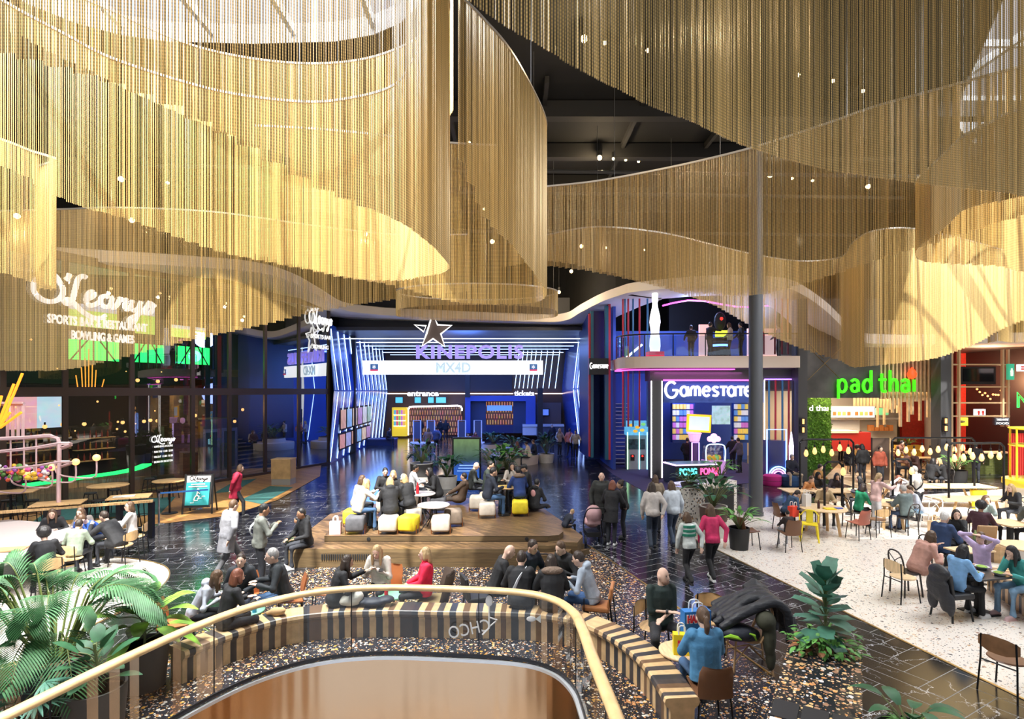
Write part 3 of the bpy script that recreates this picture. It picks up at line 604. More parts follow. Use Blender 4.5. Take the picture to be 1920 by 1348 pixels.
nib('name_lettering', SCRIPT, .26, sgw, (0, 0, .42), E, .018, .95)
for k, s in enumerate(['OPENING HOURS', 'SUN-THU  11.00 - 23.00', 'FRI-SAT  11.00 - 01.00', 'BORN IN BOSTON']): text('line', s, .11, sgw, (0, 0, .22 - k * .2), parent=E, width=.75, ext=.004)

# ---- cinema portal
def kinked(x0, y0, x1, y1, zt, s, name):               # wall with a horizontal crease at eye level
    mb = MB(); rows = []
    for z, o in ((0, 0), (EYE, s), (zt, 0)): rows.append([(x0 + o, y0, z), (x1 + o, y1, z)])
    for a, b in zip(rows, rows[1:]): mb.quad(a[0], a[1], b[1], b[0])
    return struct(mb.build(name, navy2))
kinked(-10.05, 30.8, -11.15, 49.3, 7.7, .3, 'wall_left'); kinked(4.92, 35.0, 4.75, 49.3, 8.0, -.4, 'wall_right')
mb = MB(); mb.box((-3, 49.5, 4), (17, .2, 8.4)); struct(mb.build('wall_back', brown))
mb = MB(); mb.box((-3, 41, 7.6), (16.4, 17, .2)); struct(mb.build('ceiling_portal', mat('portal_ceiling', (.01, .015, .04), .4)))
mb = MB(); mb.box((-2.6, 33.3, 8.6), (15.2, .3, 1.8)); struct(mb.build('wall_lintel', mat('lintel_blue', (.006, .008, .02), .5)))
mb = MB(); mb.box((-13.5, 30.9, 6.5), (7, .15, 13)); struct(mb.build('wall_side', dk)); mb = MB(); mb.box((3.2, 34.4, 10.5), (5, .2, 5)); struct(mb.build('wall_side', dk))
E = empty('portal_lights', (0, 0, 0), 'ice blue light lines running over the cinema portal ceiling and down its creased walls', 'lamp')
for Y, z in ((33.6, 7.12), (36.2, 7.12), (39, 7.12), (42, 7.12), (45.5, 7.12), (48.6, 7.12)): mb = MB(); mb.box((-2.9 - (Y - 33) * .02, Y, z), (14.6, .05, .045)); mb.build('ceiling_line', led, E)
for k in range(12):
    t = (k + .25) / 12 ; x, y = -10.05 - 1.1 * t, 30.8 + 18.3 * t; mb = MB(); mb.tube([(x + .04, y, 7.45), (x + .34, y + .35, 4.06)], .022, 6); mb.tube([(x + .34, y + .35, 3.94), (x + .04, y - .1, .1)], .022, 6); mb.build('wall_line', led, E)
for Y in (35.6, 37.8, 40.2): x = 4.9 - (Y - 35) * .012; mb = MB(); mb.tube([(x - .05, Y, 7.8), (x - .44, Y + .2, 4.2)], .024, 6); mb.tube([(x - .44, Y + .2, 4.1), (x - .04, Y - .2, .1)], .024, 6); mb.build('wall_line', led, E)
for px in (965, 973, 981, 989, 997, 1007, 1018, 1029, 1041): mb = MB(); a, b = D(px + 9, 655, 49.2), D(px, 728, 49.2); mb.tube([a, b], .028, 6); mb.build('wall_line', led, E)
E = empty('cinema_sign', (0, 32.5, 4.9), 'white illuminated cinema name in block letters on a bright screen band with a large star', 'sign')
o = PB('screen_band', 680, 676, 1018, 702, 32.5, mat('screen_white', (.93, .97, 1), .5, 0, 1.5), .25, E)
text('name_lettering', 'KINEPOLIS', 1.06, mat('lilac_letters', (.34, .28, .9), .5, 0, 1.0), (D(880, 672, 32.4).x, -.1, D(880, 671.5, 32.4).z - 4.9), parent=E, off=.03, width=(980 - 779) * 32.4 / F, ext=.08, sp=1.12)
text('screen_text', 'MX4D', .8, mat('pale_blue_print', (.5, .66, .8), .5, 0, .9), (D(850, 0, 32.4).x, -.16, D(0, 698, 32.4).z - 4.9), parent=E, off=.03, width=2.0, ext=.01)
for px in (702, 1000): c = D(px, 689, 32.4); mb = MB(); mb.box((c.x, -.15, c.z - 4.9), (.45, .03, .4)); mb.build('logo_tile', mat('logo_blue', (.05, .15, .4), .5, 0, .6), E); mb = MB(); mb.box((c.x, -.17, c.z - 5.06), (.45, .03, .09)); mb.build('logo_stripe', mat('logo_red', (.8, .05, .15), .5, 0, .6), E); text('logo_star', '*', .5, sgw, (c.x, -.18, c.z - 5.12), parent=E, ext=.01)
def star(name, pts, m, Y, d, par):
    mb = MB(); P = [D(x, y, Y) for x, y in pts]; n = len(P); mb.add([(p.x, Y - 32.5, p.z - 4.9) for p in P] + [(p.x, Y + d - 32.5, p.z - 4.9) for p in P], [tuple(range(n)), tuple(range(2 * n - 1, n - 1, -1))] + [(i, n + i, n + (i + 1) % n, (i + 1) % n) for i in range(n)]); return mb.build(name, m, par)
so = [(811, 588), (820.5, 609), (847, 610), (826.5, 626), (834, 650), (812, 635), (791, 649), (800, 625)]
star('star', so, mat('star_taupe', (.17, .13, .12), .4), 32.2, .2, E)
def outline(name, pts, par): mb = MB(); mb.tube([(D(x, y, 32.1).x, -.4, D(x, y, 32.1).z - 4.9) for x, y in pts], .055, 6, True); return mb.build(name, sgw, par)
outline('star_outline', so, E); outline('star_point_outline', [(777, 609), (799, 611), (794.5, 622)], E)
E2 = empty('entrance_sign', (0, 48.9, 3.77), 'warm white line of light carrying the words entrance and tickets', 'sign')
for a, b in ((709, 763), (824, 962), (1003, 1056)): x0, x1 = D(a, 738, 48.9).x, D(b, 738, 48.9).x; mb = MB(); mb.box(((x0 + x1) / 2, 0, 0), (x1 - x0, .08, .09)); mb.build('light_line', mat('line_warm', (1, .7, .5), .5, 0, 2), E2)
text('word', 'entrance', .66, sgw, (D(793, 0, 48.9).x, -.1, -.2), parent=E2, off=.025, width=2.75); text('word', 'tickets', .66, sgw, (D(983, 0, 48.9).x, -.1, -.2), parent=E2, off=.025, width=1.75)
# entrance doorway, vending wall, ticket shop, counter, columns
mshop, nt, b_, N, L = nodes('shop_shelves'); tc = N('TexCoord'); mp = N('Mapping'); mp.inputs['Rotation'].default_value = (pi / 2, 0, 0); L(tc.outputs['Object'], mp.inputs[0]); br = N('TexBrick', i_Scale=1.0); br.inputs['Brick Width'].default_value = .22; br.inputs['Row Height'].default_value = .5; br.inputs['Mortar Size'].default_value = .07; b_.inputs['Base Color'].default_value = (.03, .02, .015, 1); br.inputs['Mortar'].default_value = (.05, .03, .02, 1); L(mp.outputs[0], br.inputs[0])
vo = N('TexVoronoi', i_Scale=4); L(mp.outputs[0], vo.inputs['Vector']); mx = N('MixRGB', blend_type='MIX', i_Fac=.7, i_2=(.9, .33, .06, 1)); L(vo.outputs['Color'], mx.inputs[1]); m3 = N('MixRGB', blend_type='MULTIPLY', i_Fac=1.0); L(mx.outputs[0], m3.inputs[1]); m4 = N('MixRGB', i_1=(1, 1, 1, 1), i_2=(.12, .08, .06, 1)); L(br.outputs['Fac'], m4.inputs[0]); L(m4.outputs[0], m3.inputs[2])
L(m3.outputs[0], b_.inputs['Emission Color']); b_.inputs['Emission Strength'].default_value = .55; MC['shop_shelves'] = mshop  # warm interior lighting is put into the shelves' own glowing colour
D1 = struct(PB('door_1', 766, 764, 866, 815, 49.2, mshop, .2))
E = empty('entrance_arch', tuple(G(817, 818)), 'glowing rounded light arch framing the cinema entrance', 'lamp'); Y = 48.4; mb = MB(); mb.tube([D(x, y, Y) - E.location for x, y in [(765, 816), (765, 768), (768, 763.5), (773, 762.5), (858, 760.5), (864, 762), (866, 766), (866, 770)]], .08, 6); mb.build('light_tube', ledw, E)
E = empty('snack_dispenser', (0, 47.6, 0), 'yellow self-service wall of coloured sweets beside the cinema entrance', 'dispenser'); PB('body', 735, 764, 762, 818, 47.6, mat('vend_yellow', (.9, .62, .03), .5, 0, .7), .7, E)
for k, y in enumerate((769, 780, 790)):
    sh = PB('shelf', 738, y + 8, 760, y + 9.5, 47.5, mat('vend_light', (1, .95, .7), .5, 0, 2), .1, E)
    for j, c in enumerate([(.1, .5, .6), (.75, .1, .15), (.2, .55, .15), (.6, .2, .5), (.9, .5, .1)]): PB('tube_bin', 738.6 + j * 4.3, y, 742 + j * 4.3, y + 8, 47.5, mat('sweet%d' % j, c, .4, 0, .6), .08, E)
E = empty('ticket_kiosk_block', (0, 46, 0), 'blue framed box with a lit shop window between entrance and ticket desk', 'kiosk')
PB('frame', 872, 742, 1004, 752, 46, bluebox, 2.5, E); PB('frame', 872, 752, 882, 812, 46, bluebox, 2.5, E); PB('frame', 986, 752, 1004, 812, 46, bluebox, 2.5, E); PB('side_wall', 882, 752, 911, 812, 46.6, mat('slat_blue', (.03, .05, .12), .6), .3, E); PB('side_wall', 962, 752, 986, 812, 46.6, mat('slat_blue'), .3, E)
PB('shop_window', 911, 752, 962, 797, 47, mshop, .3, E); PB('window_base', 911, 797, 962, 812, 46.6, navy, .4, E)
PB('display_strip', 913, 760, 960, 770, 46.9, mat('shop_blue', (.12, .3, .8), .5, 0, .9), .08, E)
E = empty('ticket_desk', (0, 45.5, 0), 'pale ticket desk standing under the tickets lettering', 'desk'); PB('counter', 980, 796, 1058, 800, 45.5, white, .9, E); PB('front_panel', 980, 800, 1006, 816, 45.6, white, .5, E); PB('front_panel', 1006, 801, 1058, 818, 45.6, mat('desk_grey', (.12, .12, .14), .5), .5, E)
PB('niche', 1000, 755, 1052, 796, 48.5, mat('niche', (.2, .14, .12), .6), .2, E)
E = empty('desk_screen', (0, 48.2, 0), 'small wall screen above the ticket desk', 'screen'); PB('casing', 1016, 766, 1030, 780, 48.3, blackp, .08, E); PB('display', 1017.5, 767.5, 1028.5, 778.5, 48.2, mat('blue_red_display', (.1, .2, .7), .5, 0, 1), .06, E)
for k, (x, w_) in enumerate(((741, 15), (777, 13), (802, 12), (817, 20))): E = empty('info_screen', D(x + w_ / 2, 750, 48.5), 'turquoise information screen over the cinema entrance, %s' % ['the one over the yellow dispenser', 'first after the dispenser one', 'beside the wide one', 'the widest of the row'][k], 'screen', 'information screens'); mb = MB(); mb.box((0, 0, 0), (w_ * 48.5 / F, .08, .56)); mb.build('casing', blackp, E); mb = MB(); mb.box((0, -.05, 0), (w_ * 48.5 / F - .08, .03, .48)); mb.build('display', mat('turq_display', (.1, .5, .7), .5, 0, 1.1), E)
mb = MB(); pbox(mb, 1008, 727, 1018, 826, 44, .4); struct(mb.build('column_black', dk)); mb = MB(); pbox(mb, 872, 700, 881, 745, 45, .4); struct(mb.build('column_black', dk))
mb = MB(); pbox(mb, 720, 704, 960, 734, 49.0, .2); struct(mb.build('trim_6', mat('upper_band', (.05, .045, .05), .6)))
# film posters on the creased wall
pcol = [(.5, .28, .2), (.2, .35, .5), (.6, .45, .3), (.35, .2, .35), (.5, .5, .45), (.25, .4, .3), (.55, .25, .2), (.3, .3, .45)]
for k in range(12):
    t = .09 + (k % 6) * .085; hi = k < 6; x, y = -10.05 - 1.1 * t + (.16 if hi else .1), 30.8 + 18.3 * t; E = empty('poster_case', (x, y + .6, 2.35 if hi else 1.05), 'lit film poster on the creased blue wall, %s row, %s from the hall' % ('upper' if hi else 'lower', ['first', 'second', 'third', 'fourth', 'fifth', 'sixth'][k % 6]), 'poster', 'film posters of the cinema')
    mb = MB(); mb.box((.05, 0, 0), (.06, 1.15, 1.3 if hi else 1.0)); mb.build('case', blackp, E); mb = MB(); mb.box((.09, 0, 0), (.03, .95, 1.1 if hi else .8)); mb.build('poster', mat('poster%d' % (k % 8), pcol[k % 8], .3, 0, .8, var=.6, vs=3), E)
light('portal_glow', 'AREA', (-3, 40, 7.0), 1100, (.12, .25, 1), 12, 12); light('portal_warm', 'POINT', (-6, 46, 3), 60, (1, .7, .4), .4); light('portal_blue_low', 'AREA', (-9.2, 38, 3.5), 700, (.1, .25, 1), 3, 10, (0, R(-75), 0))
light('portal_blue_front', 'POINT', (-3, 36, 5.5), 800, (.1, .25, 1), 1.5)

# ---- arcade: two storeys
GY = 25.5
m_gs = mat('arcade_blue', (.04, .1, .42), .5)
mb = MB(); mb.box((9, 33, 3), (9.5, .2, 9)); mb.box((5.2, 31.8, 4), (.15, 6.4, 8.6)); struct(mb.build('wall_arcade', m_gs))
mb = MB(); pbox(mb, 1497, 560, 1514, 908, 25, .6); struct(mb.build('column_dark', darkgrey))
sl = crv([(5.1, 27.4), (5.0, 26.6), (5.2, 25.9), (5.8, 25.4), (6.8, 25.15), (9, 25), (12.8, 25)], .3)
slabp = [(p.x, p.y) for p in sl] + [(12.8, 33), (5.1, 33)]
mb = MB(); mb.prism(slabp, 5.04, 5.56); struct(mb.build('floor_arcade_upper', mat('balcony_cream', (.8, .68, .6), .5)))
mb = MB(); mb.prism([(p.x + (.25 if p.x < 6 else 0), p.y + .3) for p in sl] + [(12.8, 32), (5.5, 32)], 4.99, 5.035); struct(mb.build('ceiling_arcade', mat('arcade_soffit', (.05, .02, .08), .4)))
E = empty('soffit_light', (6.2, 25.6, 4.95), 'magenta light trough under the arcade balcony', 'lamp'); mb = MB(); mb.sheet([(p.x - 6.2 + .15, p.y - 25.2) for p in sl if p.x < 10], 0, .04, .35); mb.build('light_strip', ledm, E)
mb = MB(); pbox(mb, 1219, 692, 1500, 714, GY + .2, 1); struct(mb.build('wall_arcade_lintel', darkgrey))
mb = MB(); pbox(mb, 1221, 713, 1243, 897, GY, .55); struct(mb.build('column_lit', darkgrey))
E = empty('column_lights', (0, GY - .03, 0), 'white light strips on the corners of the arcade column and along its lintel', 'lamp')
for x in (1221.5, 1241.5): PB('strip', x - 1, 714, x + 1, 896, GY - .04, ledw, .04, E)
PB('strip', 1433, 712, 1434.6, 880, GY, ledw, .05, E); PB('magenta_strip', 1244, 711.5, 1405, 714.5, GY + .1, ledm, .05, E); PB('magenta_strip', 1434, 710, 1497, 712, GY + .1, mat('led_violet', (.5, .2, 1), .5, 0, 4), .05, E)
E = empty('arcade_sign', D(1328, 735, GY + .1), 'big white rounded arcade name over its entrance', 'sign')
PB('backing_board', 1244, 716, 1434, 755, GY + .3, m_gs, .1, E)
nib('name_lettering', GAME, .84, sgw, (0, -.05, -.22), E, .062, (1412 - 1250) * GY / F)
E = empty('hanging_sign', D(1123, 687, 27.5), 'small white arcade name on the narrow projecting sign box', 'sign'); mb = MB(); mb.box((0, .1, 0), (.95, .2, .8)); mb.build('sign_box', dk, E); nib('name_lettering', GAME, .34, sgw, (0, -.03, -.1), E, .024, .88)
# upper arcade furniture
E = empty('bottle_lamp', D(1228, 657, 25.9), 'tall white glowing bottle figure on a red plinth at the balcony rail', 'lamp'); E.location.z = 5.56
mb = MB(); mb.box((0, 0, .12), (.7, .6, .24)); mb.build('plinth', mat('plinth_red', (.8, .02, .08), .5, 0, .7), E)
mb = MB(); mb.lathe([(.22, .24), (.25, .5), (.24, .8), (.19, 1.05), (.2, 1.3), (.25, 1.6), (.22, 1.9), (.13, 2.3), (.115, 2.5), (.14, 2.55), (.14, 2.9), (.1, 2.95)], n=18); mb.build('bottle', mat('bottle_glow', (.95, .95, 1), .4, 0, 1.6), E, smooth=True)
E = empty('balcony_rail', (5.3, 25, 5.56), 'black post and rail balustrade along the arcade balcony', 'balustrade'); rp = [V((p.x - 5.3, p.y - 25 + .12, 0)) for p in sl]; mb = MB(); mb.tube([p + V((0, 0, 1.0)) for p in rp], .035, 6); mb.build('handrail', blackm, E)
for p in rp[::5]: mb = MB(); mb.cyl(p, .025, 1.0, 8); mb.build('post', blackm, E)
mb = MB(); mb.sheet([(p.x, p.y) for p in rp], .05, .92, .012); mb.build('glass_infill', glass('rail_glass', (.75, .85, .9), .05), E)
E = empty('wave_light', (7, 27, 7.9), 'wavy magenta light ribbon under the upper arcade ceiling', 'lamp'); mb = MB(); mb.tube([D(x, y, 28) - E.location for x, y in [(1243, 573), (1262, 568), (1290, 563), (1320, 564), (1350, 570), (1380, 575), (1405, 576), (1440, 573), (1470, 575)]], .07, 6, flat=(2, .6)); mb.build('light_strip', ledm, E)
def rods(label, xs, Y, y0, y1, cols):
    for k, x in enumerate(xs): a, b = D(x, y0, Y), D(x, y1, Y); mb = MB(); mb.cyl((0, 0, 0), .045, a.z - b.z, 8); tag(mb.build('rod', cols[k % 2], loc=b), label % ['first', 'second', 'third', 'fourth', 'fifth', 'sixth', 'seventh', 'eighth', 'ninth', 'tenth'][k], 'rod', 'coloured rods of the arcade')
redp = mat('red_paint', (.55, .03, .06), .4); bluep = mat('blue_paint', (.05, .2, .42), .4)
rods('thin red or blue rod beside the arcade stair, %s from the tall frame', (1168, 1172, 1178, 1187, 1199, 1214), 27, 548, 800, (redp, bluep)); rods('thin red or blue rod at the arcade window, %s from the grey column', (1442, 1454, 1467, 1479, 1493), 25.6, 712, 880, (bluep, redp)); rods('thin red or blue rod upstairs behind the rail, %s from the grey column', (1432, 1453, 1466, 1477), 25.4, 560, 664, (redp, redp, bluep))
E = empty('painted_portal', (0, 28.5, 0), 'tall blue and red painted frame beside the arcade stair', 'frame')
PB('blue_post', 1108, 583, 1113, 858, 28.5, mat('teal_blue', (.02, .12, .2), .3), .3, E); PB('red_post', 1104, 588, 1107.5, 856, 28.6, redp, .25, E); PB('blue_post', 1135, 573, 1141, 862, 28, mat('teal_blue'), .3, E); PB('red_post', 1141, 570, 1145, 862, 28, redp, .3, E); PB('blue_panel', 1113, 583, 1135, 685, 29, mat('violet_panel', (.03, .02, .1), .2), .05, E)
mb = MB(); pbox(mb, 1103, 585, 1106, 860, 30, 4); struct(mb.build('wall_pier', navy))
E = empty('arcade_stair', (6.05, 30.6, 0), 'dark arcade staircase with lit white edges climbing behind the rods', 'staircase')
for k in range(16): mb = MB(); mb.box((.0, .28 * k * .5, .21 * k + .1), (1.3, .3, .05)); o = mb.build('step', mat('stair_step', (.1, .1, .13), .5), E); m2 = MB(); m2.box((0, .28 * k * .5 - .16, .21 * k + .11), (1.3, .02, .04)); m2.build('nosing', mat('nosing_pale', (.4, .4, .45), .5, 0, .15), o)
mb = MB(); mb.tube([D(1146, 694, 29) - E.location, D(1204, 646, 29) - E.location], .06, 6); mb.build('lit_handrail', ledw, E)
light('arcade_magenta', 'AREA', (8.5, 26.5, 4.85), 120, (1, .25, .85), 4, 2); light('arcade_blue', 'POINT', (9, 29.5, 3.8), 320, (.25, .35, 1), .8); light('arcade_upper', 'POINT', (9.5, 29, 8.2), 700, (.35, .5, 1), .8); light('stair_blue', 'POINT', (5.6, 27.5, 6.5), 60, (.3, .45, 1), .4)

# ---- noodle bar and the red cantina
m_stone = mat('stone_panel', (.075, .07, .066), .6, var=.5, vs=1.2)
mb = MB(); pbox(mb, 1513, 560, 1650, 746, 27, .3); struct(mb.build('wall_noodle_fascia', m_stone))
E = empty('brass_lines', (0, 26.97, 0), 'thin brass inlay lines crossing on the grey stone fascia', 'inlay')
for a, b in (((1513, 714), (1620, 610)), ((1520, 655), (1600, 735)), ((1513, 640), (1545, 672))): mb = MB(); mb.tube([D(*a, 26.98) - E.location, D(*b, 26.98) - E.location], .012, 4); mb.build('line', brass, E)
E = empty('slat_screen', (0, 27, 0), 'screen of upright oak slats with ragged lower ends above the noodle bar', 'screen')
rs = random.Random(7)
for k in range(16): x = 1651 + k * 7.4; PB('slat', x, 600, x + 3.4, (748 + rs.uniform(0, 80)) if k > 2 else 748, 27, oak2, .12, E)
for k in range(14): x = 1602 + k * 6.2; PB('inner_slat', x, 742, x + 2.6, 762 + (k > 6) * rs.uniform(0, 40), 28.3, oak2, .1, E)
mb = MB(); pbox(mb, 1648, 600, 1766, 746, 27.2, .2); struct(mb.build('wall_slat_backing', darkgrey))
E = empty('noodle_sign', D(1643, 735, 26.8), 'bright green lowercase noodle bar name with a red drop over the last letter', 'sign')
mgr = mat('neon_green', (.06, .85, .01), .5, 0, 1.1); nib('name_lettering', PADT, 1.05, mgr, (0, 0, -.02), E, .072, (1714 - 1572) * 26.8 / F)
mb = MB(); mb.lathe([(.02, 0), (.17, .1), (.2, .24), (.13, .4), (.02, .56)], (0, 0, 0), 12); o = mb.build('red_drop', mat('neon_red', (1, .05, .01), .5, 0, 2.5), E, smooth=True); o.location = (D(1710, 0, 26.8).x - E.location.x, 0, .62)
mb = MB(); mb.box((18, 35, 3.5), (14, .2, 7.4)); mb.sheet([(20.7, 26.6), (25.3, 34.6)], 0, 4.0, .1); struct(mb.build('wall_kitchen', mat('kitchen_wall', (.5, .42, .32), .5)))
mb = MB(); mb.box((18, 31.5, 4.05), (8, 6.5, .1)); struct(mb.build('ceiling_noodle', mat('noodle_soffit', (.35, .22, .1), .6)))
m_leafwall = mat('living_wall', (.1, .26, .03), .8, var=.8, vs=9, bump=1, bs=14)
E = empty('plant_wall', D(1535, 840, 28.6), 'dense green plant wall inside the noodle bar with a lit name on it', 'plant wall'); E.location.z = 0
mb = MB(); mb.box((0, .1, 1.85), (1.25, .2, 3.7)); mb.build('backing', m_leafwall, E); mb = MB(); rl = random.Random(3)
for k in range(900):
    c = V((rl.uniform(-.62, .62), -.02 - rl.random() * .1, rl.uniform(.1, 3.68))); a = V((rl.uniform(-1, 1), -.6, rl.uniform(-1, 1))).normalized() * .07; b = V((rl.uniform(-1, 1), rl.uniform(-.3, .3), rl.uniform(-1, 1))).normalized() * .035; mb.quad(c - a, c + b, c + a, c - b)
mb.build('leaves', mat('wall_leaf', (.13, .34, .03), .6, var=.5, vs=5), E, kind='stuff')
text('lit_name', 'd tha\u0131', .42, sgw, (-.1, -.2, 3.0), parent=E, width=.95, ext=.02)
E = empty('menu_board', (0, 31, 0), 'row of bright menu screens over the noodle kitchen', 'screen')
for a, b, c in ((1559, 1599, (1, .97, .92)), (1600.5, 1640, (.98, 1, .95))): d_ = PB('display', a, 762, b, 782.5, 31, mat('menu%d' % a, c, .5, 0, .85, var=.12, vs=4), .1, E); [PB('menu_picture', a + 3 + q * 9, 772, a + 9 + q * 9, 779, 30.96, mat('dish%d' % (q % 3), [(.6, .15, .05), (.3, .4, .1), (.55, .4, .15)][q % 3], .5, 0, .5), .03, E) for q in range(4)]
PB('display', 1643, 765, 1666, 778, 31, mat('menu_green', (.12, .42, .2), .5, 0, 1), .1, E)
E = empty('kitchen_counter', (0, 31, 0), 'red fronted kitchen counter of the noodle bar', 'counter'); PB('front_panel', 1557, 811, 1633, 846, 31, mat('counter_red', (.5, .03, .03), .5), .7, E); PB('worktop', 1556, 808, 1610, 812, 30.9, white, .9, E)
E = empty('kitchen_equipment', (0, 33.5, 0), 'pale steel kitchen units and shelves behind the red counter', 'kitchen unit'); PB('unit', 1560, 785, 1612, 815, 33.5, ceram, .8, E); PB('unit', 1612, 788, 1682, 828, 33.8, mat('kitchen_white', (.8, .75, .66), .4), .6, E); PB('hood', 1558, 783, 1685, 787, 33, steel, 1, E)
for k in range(5): PB('shelf_box', 1632 + k * 9, 797 + (k % 2) * 4, 1639 + k * 9, 808, 33.2, mat('box_orange', (.6, .22, .06), .5), .3, E)
for k, (x, y) in enumerate(((1572, 748), (1575, 751), (1674, 746), (1682, 747))): pass
mb = MB(); pbox(mb, 1764, 590, 1784, 962, 25.5, .6); struct(mb.build('column_dark', darkgrey))
for k, (x, y, Y) in enumerate([(1505, 790, 24.9), (1505, 806, 24.9), (1772, 789, 25.4), (1772, 803, 25.4)]): E = empty('wall_lamp', D(x, y, Y), 'glowing tube lamp on the dark pillar %s, %s' % ('beside the noodle bar slats' if k > 1 else 'between arcade and noodle bar', 'upper one' if k % 2 == 0 else 'lower one'), 'lamp', 'tube lamps on the dark pillars'); mb = MB(); mb.box((0, 0, 0), (.22, .06, .3)); mb.build('plate', blackm, E); mb = MB(); mb.cyl((0, -.06, -.11), .045, .22, 8); mb.build('bulb', bulbm, E)
m_red = mat('cantina_red', (.5, .035, .02), .6, var=.2); mb = MB(); mb.box((27.5, 34, 3.5), (8, .2, 8)); mb.sheet([(20.9, 26.4), (25.6, 34)], -.0, 6.3, .1); struct(mb.build('wall_red', m_red)); mb = MB(); mb.box((27, 30.6, 6.35), (9, 7, .15)); struct(mb.build("ceiling_cantina", dk))
E = empty('timber_lattice', (0, 26, 0), 'open pale timber frame with black boxes across the front of the red cantina', 'frame'); mpole = mat('pale_pole', (.55, .36, .2), .5)
for x in (1784, 1798, 1880, 1890): PB('post', x, 655, x + 3.4, 950 if x < 1880 else 800, 26, mpole, .12, E)
for y in (682, 724, 754, 779): PB('rail', 1782, y, 1894, y + 2.6, 26.05, mpole, .1, E)
E = empty('cantina_screen', D(1832, 704, 27), 'black switched off screen in the timber frame', 'screen'); mb = MB(); mb.box((0, 0, 0), (1.7, .12, .85)); mb.build('casing', blackp, E); mb = MB(); mb.box((0, -.07, .02), (1.45, .03, .62)); mb.build('display', mat('dead_screen', (.004, .004, .005), .15), E)
SG = []
def sgn(name, x0, y0, x1, y1, Y, col, e, label, txt=None, tcol=None, te=2):
    c = D((x0 + x1) / 2, (y0 + y1) / 2, Y); E = empty(name, c, label, 'sign'); SG.append(E); w_, h_ = (x1 - x0) * Y / F, (y1 - y0) * Y / F
    mb = MB(); mb.box((0, .06, 0), (w_, .12, h_)); mb.build('panel', mat('p_' + label[:18], col, .5, 0, e), E)
    n = len(txt) if txt else 0
    for k, s in enumerate(txt or []): text('lettering', s, h_ / n * .8, mat('t_' + label[:18], tcol, .5, 0, te), (0, -.02, h_ / 2 - h_ / n * (k + .8)), parent=E, width=w_ * .8, ext=.01)
    return E
sgn('light_box', 1829, 767, 1848, 781, 26.5, (.75, .85, 1), 1.5, 'white light box with two small red shapes in the cantina'); E = sgn('light_box', 1790, 783, 1815, 798, 29, (.8, .85, .02), 1.2, 'yellow green light box on the cantina wall')
sgn('hanging_sign', 1865, 783, 1893, 797, 25.7, (.03, .03, .04), 0, 'dark hanging sign with white take-away lettering', ['TAKE-AWAY', 'FOOD'], (.9, .9, .9), 1); sgn('light_box', 1891, 682, 1902, 712, 25.8, (.04, .35, .2), .8, 'green upright light box with a white bottle shape', None); sgn('light_box', 1910, 683, 1940, 696, 25.8, (.9, .9, .88), 1.2, 'white light box with red lettering high on the cantina')
for z in (.04, -.06): mb = MB(); mb.box((-.12, -.02, z), (.3, .02, .06)); mb.build('red_line', mat('sign_red', (.7, .05, .03), .5, 0, .4), SG[-1])
for sx in (-.1, .1): mb = MB(); mb.ball((sx, -.02, .04), (.06, .02, .07), 10, 6); mb.box((sx, -.02, -.06), (.06, .03, .09)); mb.build('red_shape', mat('sign_red'), SG[0])
mb = MB(); mb.ball((0, -.02, 0), (.2, .02, .07), 12, 6); mb.build('dark_emblem', mat('emblem_dark', (.05, .06, .01), .5), SG[1])
mb = MB(); mb.lathe([(.05, -.2), (.06, -.05), (.03, .08), (.03, .16)], (0, -.02, 0), 10); mb.ball((0, -.02, .02), (.08, .03, .07), 8, 5); mb.build('white_figure', mat('figure_white', (.8, .85, .8), .5, 0, .6), SG[3])
E = empty('neon_letter', D(1916, 750, 24.5), 'large green neon letter outline at the cantina', 'sign'); 
for nm_, M_ in (('outer_tube', [(-.3, -.32), (-.3, .34), (0, 0), (.3, .34), (.3, -.32)]), ('inner_tube', [(-.22, -.32), (-.22, .16), (0, -.1), (.22, .16), (.22, -.32)]), ('base_tube', [(-.3, -.32), (-.22, -.32)])): mb = MB(); mb.tube([(x + .1, 0, z) for x, z in M_], .02, 6); mb.build(nm_, mat('neon_letter', (.03, 1, .1), .5, 0, 2), E)
E = empty('tiled_counter', D(1852, 890, 27), 'green tiled cantina counter with a pale timber top', 'counter'); E.location.z = 0; mb = MB(); mb.box((0, .3, .5), (2.2, .6, 1.0)); mb.build('front', planks('green_tiles', [(.08, .09, .025), (.065, .075, .02), (.14, .14, .09)], .22, .08, (pi / 2, 0, 0), .2), E); mb = MB(); mb.box((0, .25, 1.03), (2.35, .8, .06)); mb.build('top', mpole, E)
for k in range(10): p = D(1832 + k * 5, 742 - abs(k - 5) * 2.5 + (k % 3) * 3, 28 + (k % 3)); mb = MB(); mb.ball((0, 0, 0), .05, 8, 5); tag(mb.build('fairy_light', bulbm, loc=p), 'small warm bulb of the string lights in the cantina', 'lamp', 'string lights of the cantina')
light('noodle_warm', 'AREA', (17.5, 29.6, 3.95), 620, (1, .72, .42), 5, 5); light('kitchen_white', 'POINT', (18.6, 32.3, 3.2), 260, (1, .9, .75), .4); light('cantina_warm', 'POINT', (26, 30.5, 4.6), 900, (1, .5, .25), .6); light('cantina_low', 'POINT', (24.5, 28.6, 2.8), 320, (1, .6, .35), .4)
light('bar_warm', 'POINT', (-15.5, 26.5, 3.2), 200, (1, .6, .3), .5); light('bar_green', 'POINT', (-14.5, 26.5, 5.4), 60, (.05, 1, .2), .6)
